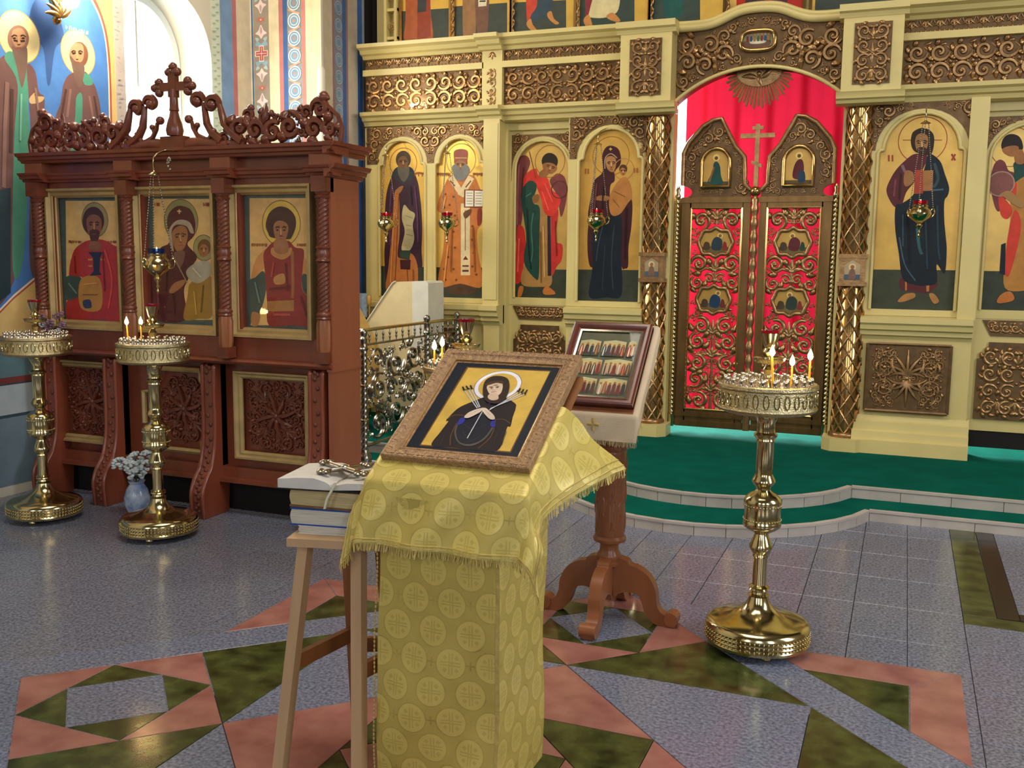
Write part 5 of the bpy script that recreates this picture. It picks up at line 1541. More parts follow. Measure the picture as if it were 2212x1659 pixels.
picture('medallion_painting', (AX-.11, 7.733, 3.125), (1, 0, 0), (0, 0, 1), [(x-AX+.11, z-3.125) for x, z in ov], '#8a8068', s, med)

# --- sunburst hanging in the arch
sb = part(MB().prism_y([(AX-.19, 3.0)]+[(AX-.17*math.cos(PI*i/14), 2.985-.115*math.sin(PI*i/14)) for i in range(15)]+[(AX+.19, 3.0)], 7.84, 7.93), 'sunburst', 'gilt', None, 50)
for i in range(27):
    a = PI+PI*(i+.5)/27; L = .27-.02*(i % 2)-.02*abs(math.cos(a)); ca, sa = math.cos(a), math.sin(a)
    p0 = (AX+ca*.15, 2.985+sa*.10); p1 = (AX+ca*L, 2.985+sa*L)
    nx, nz = -sa, ca
    MB().prism_y([(p0[0]-nx*.006, p0[1]-nz*.006), (p1[0]-nx*.009, p1[1]-nz*.009), (p1[0]+ca*.012, p1[1]+sa*.012), (p1[0]+nx*.009, p1[1]+nz*.009), (p0[0]+nx*.006, p0[1]+nz*.006)], 7.85, 7.865).obj('ray', M['doorgilt'], sb, 0)  # darker gilding than the sunburst body: shade under the arch put into the colour
c = Carve(5); c.leaf(-.02, -.03, 2.7, .11, .022); c.leaf(.02, -.03, .44, .11, .022); c.leaf(0, -.01, -PI/2, .09, .018); c.bead(0, 0, .02); c.xz(AX, 7.838, 2.965, sb, 'dove_carving')

# --- royal doors
def leaf_door(sg, label):
    t = thing('royal_door', label, 'door', (AX+sg*.3, 7.95, .2), 'pair of royal doors')
    X = lambda d: AX+sg*d
    def bx(mb, d0, d1, y0, y1, z0, z1): a, b = sorted((X(d0), X(d1))); return mb.box(a, b, y0, y1, z0, z1)
    fr = MB(); bx(fr, .035, .095, 7.92, 7.97, .2, 2.05); bx(fr, .50, .575, 7.92, 7.97, .2, 2.05); bx(fr, .09, .51, 7.92, 7.97, .2, .345); bx(fr, .09, .51, 7.92, 7.97, 1.965, 2.05)
    bx(fr, .03, .58, 7.905, 7.95, 2.005, 2.045); bx(fr, .03, .58, 7.905, 7.95, .205, .25); bx(fr, .03, .58, 7.905, 7.95, .285, .32)
    fr.obj('leaf_frame', M['doorgilt'], t, 0)
    bd = MB()
    for d in (.098, .497): bd.tube([(X(d), 7.915, .345), (X(d), 7.915, 1.965)], .008, 6)
    for z in (.348, 1.962): bd.tube([(X(.098), 7.915, z), (X(.497), 7.915, z)], .008, 6)
    bd.obj('bead_moulding', M['gilt_bright'], t, 50)
    meds = [(.2975, 1.695), (.2975, 1.24)]
    def inside(x, z):
        d = (x-AX)*sg
        if not (.10 < d < .495 and .35 < z < 1.96): return False
        return all(((d-a)/.15)**2+((z-b)/.135)**2 > 1 for a, b in meds)
    c = Carve(91); mx = X(.2975)
    c.fill(inside, (min(X(.1), X(.495)), max(X(.1), X(.495)), .35, 1.96), [.075, .06, .046, .034, .025, .018], mx, 500, .86, True, .28, .8, 0.0, .8)
    for z in (.5, .78, .97, 1.47, 1.88):
        c.fan(mx, z, PI/2, .11, 5, 1.7, .016, .7); c.bead(mx, z, .016)
        for s2 in (-1, 1): c.stroke([(mx, z), (mx+s2*.07, z+.02), (mx+s2*.13, z-.01), (mx+s2*.19, z+.03)], [.012, .012, .011, .008], .8)
    c.stroke([(mx, .35), (mx, .98)], [.013, .010], .8); c.stroke([(mx, 1.38), (mx, 1.54)], [.011, .011], .8); c.stroke([(mx, 1.84), (mx, 1.96)], [.011, .011], .8)
    c.xz(0, 7.94, 0, t, 'openwork_carving', depth=1.2)
    # two painted cartouches
    for k, (a, b) in enumerate(meds):
        o = cr([(X(a)+.135*u, b+.115*v) for u, v in ((-1, 0), (-.86, .42), (-.72, .78), (-.3, .8), (0, 1), (.3, .8), (.72, .78), (.86, .42), (1, 0), (.86, -.42), (.72, -.78), (.3, -.8), (0, -1), (-.3, -.8), (-.72, -.78), (-.86, -.42))], 3)
        fm = MB().tube([(x, 7.922, z) for x, z in o], .016, 8, closed=True).prism_y(o, 7.93, 7.95).obj('cartouche', M['gilt'], t, 60)
        cols = [['#2a3a44', '#8a2c24'], ['#1c3a5a', '#6a2a24']][k]
        if sg == 1: cols = [['#5a2426', '#2a4030'], ['#2a3a30', '#7a2c24']][k]
        s = [('#6a5a34', 's', [(10, 30), (130, 20), (260, 30), (250, 75), (130, 85), (20, 75)]), ('#e0c070', 'c', (150-20*sg, 168, 22)), (cols[0], 's', [(110, 60), (175, 55), (190, 120), (160, 155), (125, 150), (105, 110)]), ('#8a5c38', 'c', (150-20*sg, 166, 13)), (cols[1], 's', [(190, 60), (225, 60), (220, 110), (200, 118)]), ('#4a3a28', 's', [(40, 60), (90, 60), (85, 110), (50, 115)])]
        picture('cartouche_painting', (X(a)-.135, 7.926, b-.115), (1, 0, 0), (0, 0, 1), [(x-X(a)+.135, z-b+.115) for x, z in [(X(a)+.118*math.cos(q), b+.098*math.sin(q)) for q in [2*PI*i/20 for i in range(20)]]], '#b8924a', s, fm)
    # shaped head with an arched little icon, a notch at the outer side
    ct = [(.04, 2.05), (.45, 2.05), (.50, 2.052)]+[(.575-.075*math.sin(q)**1, 2.09-.045*math.cos(q)) for q in [PI*i/6 for i in range(1, 6)]]+[(.575, 2.14), (.575, 2.40), (.535, 2.48), (.43, 2.60), (.35, 2.645), (.285, 2.655), (.235, 2.56), (.17, 2.44), (.095, 2.355), (.088, 2.25), (.088, 2.15), (.04, 2.10)]
    MB().prism_y([(X(d), z) for d, z in ct], 7.935, 7.965).obj('head_panel', M['giltback'], t, 30)
    rimp = [(d, z) for d, z in ct[8:]]
    MB().tube([(X(d), 7.925, z) for d, z in rimp], .018, 8).tube([(X(d-.03 if d > .4 else d+.01), 7.92, z-.03) for d, z in rimp[1:5]], .010, 6).obj('head_moulding', M['gilt'], t, 60)
    def in_head(x, z):
        d = (x-AX)*sg
        if z < 2.06 or d < .05 or d > .565: return False
        if ((d-.55)/.09)**2+((z-2.09)/.06)**2 < 1: return False
        if abs(d-.315) < .15 and z < 2.32: return z < 2.115
        if z >= 2.32 and ((d-.315)/.15)**2+((z-2.31)/.15)**2 < 1: return False
        if d > .285: return z < 2.655-((d-.285)/.29)**1.6*.255-.02
        if d < .10: return z < 2.16
        return z < 2.655-((.285-d)/.19)**.75*.29-.01
    c = Carve(95); c.fill(in_head, (min(X(.05), X(.57)), max(X(.05), X(.57)), 2.05, 2.66), [.05, .038, .028, .02, .014], None, 500, .84, True, .24, .9)
    c.xz(0, 7.934, 0, t, 'head_carving', depth=1.3)
    xa, xb = sorted((X(.205), X(.425)))
    oa = [(0, 0), (.22, 0)]+arch_pts(0, .22, .18, .115)[::-1]
    fm = MB().tube([(xa+a, 7.912, 2.13+b) for a, b in oa+[oa[0]]], .016, 8).obj('arch_frame', M['gilt_bright'], t, 50)
    s = [('#5a4a2c', 'p', [(0, 0), (220, 0), (220, 40), (0, 40)]), ('#e6c878', 'c', (110, 225, 26))]
    s += ([('#1e4a44', 's', [(60, 25), (165, 20), (150, 90), (140, 160), (115, 195), (90, 180), (85, 120), (50, 50)]), ('#8a5c34', 'l', ([(60, 40), (95, 150)], 14))] if sg < 0 else [('#5a2026', 's', [(70, 60), (130, 50), (150, 120), (135, 190), (100, 190), (75, 140)]), ('#1e3a4c', 's', [(110, 30), (160, 30), (155, 100), (120, 110)])])
    s += [('#6a4426', 'c', (110, 222, 14))]
    picture('arch_painting', (xa, 7.925, 2.13), (1, 0, 0), (0, 0, 1), oa, '#b8904a', s, fm)
    return t
dl = leaf_door(-1, 'left leaf of the gilded openwork royal doors, topped by the cross')
leaf_door(1, 'right leaf of the gilded openwork royal doors, behind the big candle stand')
prof = [(.03, .2), (.03, .5)]
for k in range(14): z = .5+k*.108; prof += [(.022, z), (.030, z+.03), (.032, z+.06), (.024, z+.085)]
prof += [(.03, 2.02), (.022, 2.045), (.014, 2.055)]
MB().lathe(prof, (AX, 7.915, 0), 14).obj('astragal', M['gilt'], dl, 50)
cx_ = MB().ball((AX, 7.915, 2.09), .042, 16, 10).obj('finial_ball', M['gilt_bright'], dl, 60)
cm = MB().box(AX-.017, AX+.017, 7.905, 7.93, 2.12, 2.60).box(AX-.13, AX+.13, 7.904, 7.931, 2.495, 2.53).box(AX-.042, AX+.042, 7.904, 7.931, 2.558, 2.584)
cm.prism_y([(AX-.04, 2.325), (AX+.04, 2.295), (AX+.04, 2.268), (AX-.04, 2.298)], 7.904, 7.931)
cm.obj('door_cross', M['gilt'], dl, 0)

# slender beaded colonnettes beside the doors
for sg in (-1, 1):
    x = AX+sg*.602; prof = [(.024, .2), (.024, .3)]
    for k in range(48): z = .3+k*.036; prof += [(.010, z), (.0175, z+.012), (.0175, z+.024), (.010, z+.036)]
    prof += [(.02, 2.04), (.024, 2.06), (.014, 2.08), (.02, 2.11), (.008, 2.135)]
    part(MB().lathe(prof, (x, 7.89, 0), 10), 'colonnette', mat('bright_bead_gilding', '#d8c49a', .12, 1.0) if sg < 0 else bpy.data.materials['bright_bead_gilding'], None, 50)
    xa, xb = sorted((x+sg*.03, x+sg*.06)); part(MB().box(xa, xb, 7.80, 7.93, Z2, 2.74), 'door_jamb', 'cream', None, 0)

for sg in (-1, 1):
    xa, xb = sorted((AX+sg*.555, AX+sg*.664)); part(MB().box(xa, xb, 7.972, 7.99, .2, 2.045), 'door_stop', 'doorgilt', None, 0)
# red curtain in the opening
def cur(u, v):
    x = -1.755+1.45*u; z = .30+2.87*v
    return (x, 8.17+.028*math.sin(u*34)+.012*math.sin(u*71+1.3)+.03*math.sin(v*2.2+u*3), z)
cu = MB().grid(90, 12, cur).obj('curtain', M['curtain'], None, 60)
tag(cu, 'red curtain hanging behind the royal doors', 'curtain')
part(MB().tube([(-1.75, 8.17, 3.17), (-.28, 8.17, 3.17)], .012, 8), 'curtain_rod', 'gilt', None, 40)

# --- right-hand entablature
frieze(-.115, 2.1, 15, screen, seed=9)
part(MB().box(1.10, 2.1, 7.78, 7.9, Z2, 2.70), 'bay_frame', 'cream', None, 0)

# --- upper tier: backing, icons with gold stiles, twisted colonnettes
part(MB().box(-4.52, 2.1, 7.99, 8.04, 3.30, 5.6), 'upper_backing', 'cream', None, 0)
UP = [('up1', -4.24, -3.785, 'upper-tier icon of a figure in long orange-red robe, leftmost'), ('up2', -3.73, -3.225, 'upper-tier icon of a figure in ochre robe with a white scroll'), ('up3', -3.19, -2.655, 'upper-tier icon of a barefoot figure in red and blue-grey'), ('up4', -2.6, -2.035, 'upper-tier icon of a barefoot figure with a pale cloth wrap'), ('up5', -2.0, -1.44, 'upper-tier icon of a figure in deep green robe')]
for k, (key, x0, x1, lab) in enumerate(UP):
    t = thing('saint_icon', lab, 'icon', ((x0+x1)/2, 7.97, 3.36), 'icons of the upper tier')
    o = [(0, 0), (x1-x0, 0), (x1-x0, 1.5), (0, 1.5)]
    picture('painting', (x0, 7.95, 3.36), (1, 0, 0), (0, 0, 1), o, '#cfa64e', ART[key], t, gain=1.15)
    MB().box(x0-.028, x0, 7.93, 7.985, 3.33, 4.9).box(x1, x1+.022, 7.93, 7.985, 3.33, 4.9).box(x0, x1, 7.935, 7.985, 3.335, 3.362).obj('frame', M['gilt_bright'], t, 0)
    tw = MB()
    tw.tube([(x1+.04+.008*math.cos(i*.9), 7.93+.008*math.sin(i*.9), 3.34+i*.012) for i in range(110)], .009, 6)
    part(tw, 'upper_colonnette', 'gilt', None, 60)
t = thing('saint_icon', 'upper-tier central icon with red field, above the door arch', 'icon', (AX, 7.97, 3.40), 'icons of the upper tier')
picture('painting', (-1.40, 7.95, 3.33), (1, 0, 0), (0, 0, 1), [(0, 0), (.56, 0), (.56, 1.5), (0, 1.5)], '#b03428', [('#3a2a2c', 's', [(130, 60), (250, 40), (270, 300), (150, 300)]), ('#4a2c3a', 's', [(330, 60), (430, 60), (430, 300), (340, 300)]), ('#c8a050', 'p', [(0, 0), (60, 0), (60, 1500), (0, 1500)])], t)
MB().box(-1.42, -1.395, 7.93, 7.985, 3.33, 4.9).box(-.845, -.82, 7.93, 7.985, 3.33, 4.9).obj('frame', M['gilt_bright'], t, 0)
t = thing('saint_icon', 'upper-tier icon with dark green ground, right of the central red one', 'icon', (-.5, 7.97, 3.36), 'icons of the upper tier')
picture('painting', (-.78, 7.95, 3.33), (1, 0, 0), (0, 0, 1), [(0, 0), (.6, 0), (.6, 1.5), (0, 1.5)], '#3a423a', [('#8a5c34', 's', [(340, 10), (420, 20), (430, 60), (350, 50)]), ('#cfa64e', 'p', [(0, 0), (25, 0), (25, 1500), (0, 1500)])], t, base_mi=0)
MB().box(-.8, -.775, 7.93, 7.985, 3.33, 4.9).box(-.18, -.155, 7.93, 7.985, 3.33, 4.9).obj('frame', M['gilt_bright'], t, 0)
# end of the upper tier at the left: open cream posts with ladder-like openwork
up = MB().box(-4.30, -4.275, 7.90, 7.98, 3.36, 5.4).box(-4.40, -4.375, 7.90, 7.98, 3.36, 5.4)
for k in range(8): up.box(-4.40, -4.275, 7.91, 7.97, 3.45+.24*k, 3.475+.24*k)
part(up, 'end_posts', 'cream', None, 0)
c = Carve(3)
for k in range(7): c.scroll(0, .12+.24*k, .04, .5, 1, .007)
c.xz(-4.338, 7.93, 3.44, screen, 'end_carving')

# light-blocking boards added behind the screen, so that the altar daylight comes only through the doors
bk = MB()
for x0, x1, z0, z1 in ((-4.6, -3.186, Z2, 3.3), (-2.609, -1.90, Z2, 3.3), (-.36, .459, Z2, 3.3), (1.101, 4.98, Z2, 3.3), (-3.186, -2.609, 2.60, 3.3), (.459, 1.101, 2.60, 3.3)): bk.box(x0, x1, 7.965, 8.0, z0, z1)
bk.box(-4.6, 4.98, 8.045, 8.07, 3.3, 8.19)
part(bk, 'altar_light_block', 'dark', None, 0)
part(MB().box(-3.206, -3.184, 7.84, 7.97, Z2, 2.70), 'jamb_filler', 'cream', None, 0); part(MB().box(-2.612, -2.60, 7.84, 7.97, Z2, 2.70), 'jamb_filler', 'cream', None, 0); part(MB().box(.462, .474, 7.84, 7.899, Z2, 2.70), 'jamb_filler', 'cream', None, 0)  # fillers added to stop altar light leaking past the side doors
part(MB().box(2.1, 4.98, 7.80, 7.96, Z2, 3.36), 'bay_frame', 'cream', None, 0)  # unseen filler wall beyond the screen, added to block altar light
# ------------------------------------------------------------------ carved wooden icon case on the left
case = thing('icon_case', 'large red-brown carved icon case with three framed icons and a scrolled crest', 'icon case', (-4.07, 4.85, 0))
CX0, CX1, CF, CB = -5.15, -2.955, 4.74, 5.0
colx = (-5.08, -4.372, -3.665, -3.0)
def cp(mb, name, m='wood', parent=None, smooth=40): return mb.obj(name, M[m], parent or case, smooth)
# carcass: side boards, back, ledge, rails
cp(MB().box(CX1-.03, CX1, 4.70, CB, .0, 1.99), 'side_board', 'woodside', None, 0)
cp(MB().box(CX0, CX0+.03, 4.70, CB, .0, 1.99), 'side_board', 'woodside', None, 0)
cp(MB().box(CX0+.03, CX1-.03, 4.80, 4.82, .2, 1.99), 'back_board', 'wood', None, 0)
cp(MB().box(CX0+.03, CX1-.03, CF, 4.80, 1.95, 2.10), 'head_rail', 'wood', None, 0)
cp(MB().box(CX0+.03, CX1-.03, CF, 4.80, .95, 1.085), 'middle_rail', 'wood', None, 0)
cp(MB().box(CX0+.03, CX1-.03, CF+.01, 4.80, .2, .29).box(CX0+.03, CX1-.03, CF-.025, 4.80, .2, .225), 'bottom_rail', 'wood', None, 0)
cp(MB().prism_x([(4.80, .912), (4.70, .915), (4.685, .925), (4.68, .935), (4.685, .947), (4.80, .952)], CX0-.02, CX1+.0), 'ledge', 'wood', None, 30)
cp(MB().box(CX1-.035, CX1+.006, 4.695, CB+.002, .905, .957), 'ledge_return', 'woodside', None, 0)
# mullions behind the columns
for x in colx: cp(MB().box(max(CX0+.0305, x-.075), min(CX1-.0305, x+.075), CF+.001, 4.80, 1.086, 1.949), 'mullion', 'wood', None, 0)
for x in (-5.07, -4.565, -3.815, -3.04): cp(MB().box(max(CX0+.0305, x-.05), min(CX1-.0305, x+.05), CF+.012, 4.80, .292, .911), 'mullion', 'wood', None, 0)
cp(MB().box(CX0+.03, CX1-.03, 4.86, 4.88, .0, .2), 'shade_board', 'dark', None, 0)  # dark board added under the open case, standing in for its shade
# entablature
TC = [(4.80, 2.10), (4.66, 2.102), (4.652, 2.115), (4.635, 2.12), (4.63, 2.135), (4.612, 2.142), (4.608, 2.16), (4.80, 2.165)]
cp(MB().prism_x(TC, CX0-.02, -2.90), 'cornice', 'wood', None, 30)
cp(MB().prism_y([(-2.955, 2.10), (-2.93, 2.102), (-2.925, 2.12), (-2.905, 2.125), (-2.90, 2.14), (-2.885, 2.145), (-2.88, 2.165), (-2.955, 2.165)], 4.62, CB+.03), 'cornice', 'wood', None, 30)
LC = [(4.80, 1.985), (4.715, 1.988), (4.71, 2.0), (4.69, 2.006), (4.685, 2.022), (4.675, 2.028), (4.67, 2.04), (4.80, 2.045)]
cp(MB().prism_x(LC, CX0, CX1), 'lower_cornice', 'wood', None, 30)
cp(MB().prism_y([(-2.955, 1.975), (-2.94, 1.98), (-2.93, 1.998), (-2.915, 2.003), (-2.91, 2.02), (-2.89, 2.028), (-2.88, 2.05), (-2.955, 2.05)], 4.63, CB+.02), 'lower_cornice', 'wood', None, 30)
for x in colx:
    b = cp(MB().prism_x(shift(LC, -.055), x-.085, min(x+.085, -2.90)), 'ressaut', 'wood', None, 30)
    cp(MB().box(x-.07, min(x+.07, -2.94), 4.665, 4.80, 2.04, 2.105), 'frieze_block', 'woodside', None, 0)
# twisted columns
def twisted(x, y):
    t = cp(MB().box(x-.045, x+.045, y-.045, y+.045, 1.90, 1.985), 'column', 'woodd', None, 0)
    cp(MB().box(x-.038, x+.038, y-.04, y+.04, .955, 1.02), 'column_base', 'woodd', t, 0)
    for z0, z1 in ((1.60, 1.865), (1.24, 1.52)):
        n = 96; seg = 20; vs = []
        for i in range(n+1):
            z = z0+(z1-z0)*i/n
            for k in range(seg):
                a = 2*PI*k/seg; r = .032+.0045*math.cos(5*a-z*250)
                vs.append((x+r*math.cos(a), y+r*math.sin(a), z))
        cp(MB().add(vs, [(i*seg+k, i*seg+(k+1) % seg, (i+1)*seg+(k+1) % seg, (i+1)*seg+k) for i in range(n) for k in range(seg)]), 'twisted_shaft', 'woodd', t, 60)
    cp(MB().lathe([(.038, 1.865), (.043, 1.875), (.034, 1.885), (.042, 1.895), (.042, 1.905)], (x, y, 0), 18), 'column_ring', 'woodd', t, 60)
    cp(MB().lathe([(.034, 1.515), (.042, 1.525), (.036, 1.535), (.034, 1.545), (.043, 1.562), (.034, 1.58), (.036, 1.59), (.042, 1.598), (.034, 1.606)], (x, y, 0), 18), 'column_ring', 'woodd', t, 60)
    cp(MB().lathe([(.034, 1.195), (.043, 1.205), (.036, 1.215), (.043, 1.228), (.034, 1.243)], (x, y, 0), 18), 'column_ring', 'woodd', t, 60)
    fl = MB(); seg = 32; vs = []
    for z in (1.02, 1.05, 1.17, 1.2):
        for k in range(seg): a = 2*PI*k/seg; r = (.036 if z in (1.02, 1.2) else .038+.004*math.cos(8*a)); vs.append((x+r*math.cos(a), y+r*math.sin(a), z))
    fl.add(vs, [(i*seg+k, i*seg+(k+1) % seg, (i+1)*seg+(k+1) % seg, (i+1)*seg+k) for i in range(3) for k in range(seg)])
    cp(fl, 'fluted_foot', 'oak', t, 40)
for x in colx: twisted(x, 4.685)

# framed icons behind glass
def frame_rect(x0, x1, z0, z1, w, yf, yb, name, m, parent, prof=None):
    """Mitred picture frame facing -y."""
    prof = prof or [(0, 0), (.0, 1), (.25, 1), (.45, .55), (.75, .6), (1, .25), (1, 0)]
    mb = MB(); n = len(prof); vs = []
    for (cx, cz, sx, sz) in ((x0, z0, 1, 1), (x1, z0, -1, 1), (x1, z1, -1, -1), (x0, z1, 1, -1)):
        for u, h in prof: vs.append((cx+sx*u*w, yb+(yf-yb)*h, cz+sz*u*w))
    fs = [(k*n+i, k*n+i+1, ((k+1) % 4)*n+i+1, ((k+1) % 4)*n+i) for k in range(4) for i in range(n-1)]
    return mb.add(vs, fs).obj(name, M[m], parent, 20)
FR = [('warrior', -5.055, -4.465, -4.975, 'framed icon of a bearded saint in red cloak, left in the icon case'), ('hodegetria', -4.36, -3.76, -4.305, 'framed icon of a mother in dark veil with child, middle of the icon case'), ('healer', -3.655, -3.10, -3.6, 'framed icon of a curly-haired saint in dark red, right in the icon case')]
for key, x0, x1, ax, lab in FR:
    t = thing('framed_icon', lab, 'icon', ((x0+x1)/2, 4.78, 1.08), 'framed icons in the wooden case')
    frame_rect(x0, x1, 1.078, 1.95, .055, 4.712, 4.775, 'frame', 'gframe', t)
    out = [(x0+.05-ax, 1.125-1.135), (x1-.05-ax, 1.125-1.135), (x1-.05-ax, .77), (x0+.05-ax, .77)]
    picture('painting', (ax, 4.785, 1.135), (1, 0, 0), (0, 0, 1), out, '#41504e', [s for s in ART[key]], t, gain=1.25, base_mi=0)
    MB().box(x0+.045, x1-.045, 4.757, 4.760, 1.12, 1.908).obj('glass', M['glass'], t, 0)

# lower carved panels
def panel(x0, x1, shape, seed):
    cx, cz, w, h = (x0+x1)/2, .61, (x1-x0), .525
    if shape == 'rect':
        f = frame_rect(x0, x1, cz-h/2, cz+h/2, .045, 4.735, 4.775, 'panel_frame', 'gframe', case)
        inside = lambda x, z: abs(x-cx) < w/2-.055 and abs(z-cz) < h/2-.055
    else:
        o = []
        q = [(.30, .265), (.165, .265)]
        pts = [(-.16, .25), (.16, .25), (.165, .195), (.20, .15), (.225, .10), (.275, .098), (.275, -.098), (.225, -.10), (.20, -.15), (.165, -.195), (.16, -.25), (-.16, -.25), (-.165, -.195), (-.20, -.15), (-.225, -.10), (-.275, -.098), (-.275, .098), (-.225, .10), (-.20, .15), (-.165, .195)]
        pp = [(cx+a*w/.56, cz+b) for a, b in pts]
        f = MB().tube([(x, 4.755, z) for x, z in pp], .017, 6, closed=True).obj('panel_frame', M['gframe'], case, 30)
        inside = lambda x, z: ((x-cx)/.2)**2+((z-cz)/.21)**2 < 1
    c = Carve(seed)
    for k in range(8):
        a = k*PI/4; L = .17 if k % 2 == 0 else .12
        c.leaf(0, 0, a, L, .02, .7)
    for k in range(4):
        a = PI/4+k*PI/2
        for d in (1, -1):
            b = a+d*.36; c.scroll(.16*math.cos(b), .175*math.sin(b), .05, b+PI, d, .011, 1.4, .9)
            c.scroll(.105*math.cos(a+d*.5), .105*math.sin(a+d*.5), .03, b, -d, .008, 1.2, .9)
        c.fan(.10*math.cos(a), .11*math.sin(a), a, .09, 3, .9, .013)
        g = k*PI/2; c.scroll(.19*math.cos(g)+.0, .19*math.sin(g), .028, g+PI, 1 if k % 2 else -1, .008)
    c.bead(0, 0, .022)
    c.fill(lambda x, z: inside(cx+x, cz+z) and x*x+z*z > .003, (-.24, 0, -.24, .24), [.035, .025, .018], 0, 200, .9, True, .3, .8)
    c.xz(cx, 4.797, cz, f, 'panel_carving', M['woodd'], depth=1.5)
panel(-5.075, -4.545, 'rect', 1); panel(-4.36, -3.80, 'cross', 2); panel(-3.665, -3.145, 'rect', 3)

# scrolled bracket legs with a carved strip
def bracket(x):
    out = cr([(4.80, .905), (4.715, .90), (4.70, .86), (4.70, .60), (4.69, .42), (4.655, .30), (4.60, .225), (4.572, .15), (4.575, .06), (4.58, .0)], 4, False)
    poly = out+[(4.80, .0), (4.82, .3), (4.82, .905)]
    t = cp(MB().prism_x(poly, x-.05, x+.05), 'bracket_leg', 'wood', None, 40)
    for dx in (-.042, .042): cp(MB().tube([(x+dx, y-.003, z) for y, z in out[3:]], .011, 6), 'leg_moulding', 'wood', t, 60)
    c = MB()
    for i, (y, z) in enumerate(out[6:-2:1]):
        if z > .03: c.ball((x+(.010 if i % 2 else -.010), y-.002, z), .013, 7, 4, (1, .5, 1.2))
    cp(c, 'leg_carving', 'woodd', t, 60)['kind'] = 'stuff'
for x in (-5.06, -4.565, -3.815, -3.065): bracket(x)

# crest: openwork scrolls and a cross
c = Carve(17); cc = -4.055
def in_crest(x, z):
    d = abs(x-cc)
    if not (.07 < d < 1.13 and z > .012): return False
    if d < .42: return z < (.06+.07*max(0, d-.12)/.3)
    top = .19+.035*math.sin(d*13+.6)+(.035 if d > .8 else 0)-(max(0, d-1.03)*1.6)
    return z < top
c.fill(in_crest, (cc-1.15, cc, 0, .29), [.062, .05, .04, .03, .022, .016], cc, 520, .84, True, .42, 1.0)
for sg in (-1, 1):
    A = lambda a: a if sg == 1 else PI-a
    X_ = lambda d: cc+sg*d
    # big scrolls rising to the cross
    c.stroke([(X_(.48), .03), (X_(.42), .07), (X_(.36), .13), (X_(.34), .20), (X_(.325), .25)], [.028, .028, .026, .022, .016], 1.0)
    c.scroll(X_(.275), .245, .055, A(0), 1*sg, .025, 1.0, 1.1); c.mb.ball((X_(.275), .245, 0), .03, 10, 6)
    c.stroke([(X_(.34), .04), (X_(.27), .085), (X_(.235), .14), (X_(.225), .20), (X_(.215), .26)], [.028, .026, .024, .02, .016], 1.0)
    c.scroll(X_(.17), .27, .05, A(0), 1*sg, .025, 1.0, 1.1); c.mb.ball((X_(.17), .268, 0), .032, 10, 6)
    c.stroke([(X_(.22), .05), (X_(.165), .075), (X_(.135), .12), (X_(.125), .16)], [.018, .016, .014, .012], 1.0)
    c.mb.ball((X_(.105), .172, 0), .026, 10, 6); c.mb.ball((X_(.165), .135, 0), .018, 8, 5); c.stroke([(X_(.15), .10), (X_(.165), .13)], [.012, .012], 1.0)
    c.leaf(X_(.62), .12, A(1.0), .12, .022, .9); c.leaf(X_(.90), .12, A(2.2), .13, .022, .9); c.leaf(X_(1.06), .03, A(1.9), .19, .02, .9, 0, .5*sg)
    c.stroke([(X_(1.13), .01), (X_(1.14), .08), (X_(1.115), .15), (X_(1.05), .205), (X_(.97), .215)], [.018, .016, .014, .012, .009], 1.0)
    c.stroke([(X_(.06), .02), (X_(.18), .035), (X_(.30), .02), (X_(.5), .015)], [.04, .038, .03, .02], .7)
c.mb.box(cc-.085, cc+.085, .0, .075, -.03, .03)
c.stroke([(cc-1.13, .006), (cc, .006), (cc+1.13, .006)], [.012]*3, 1.4)
crest = c.xz(0, 4.76, 2.165, case, 'crest', M['woodd'], depth=1.0)
# the cross: bulbous foot, stem and trefoil ends
cz = 2.165
cr_m = MB().lathe([(.02, .075), (.045, .08), (.052, .11), (.044, .15), (.03, .19), (.024, .22), (.03, .225), (.026, .24), (.024, .30), (.028, .345)], (cc, 4.76, cz), 12)
cr_m.box(cc-.10, cc+.10, 4.745, 4.775, cz+.335, cz+.385).box(cc-.026, cc+.026, 4.742, 4.778, cz+.30, cz+.44)
for px, pz in ((-.105, .36), (.105, .36), (0, .445)):
    for k in range(3):
        a = {0: PI, 1: 0, 2: PI/2}[0 if px < 0 else (1 if px > 0 else 2)]+(k-1)*PI/2
        cr_m.ball((cc+px+.03*math.cos(a), 4.76, cz+pz+.03*math.sin(a)), .026, 10, 6)
    cr_m.ball((cc+px, 4.76, cz+pz), .022, 10, 6)
a3 = {-.14: PI}
for px, pz in ((-.150, .36), (.150, .36), (0, .492)): cr_m.ball((cc+px, 4.76, cz+pz), .010, 8, 5)
cr_m.obj('crest_cross', M['woodd'], crest, 60)
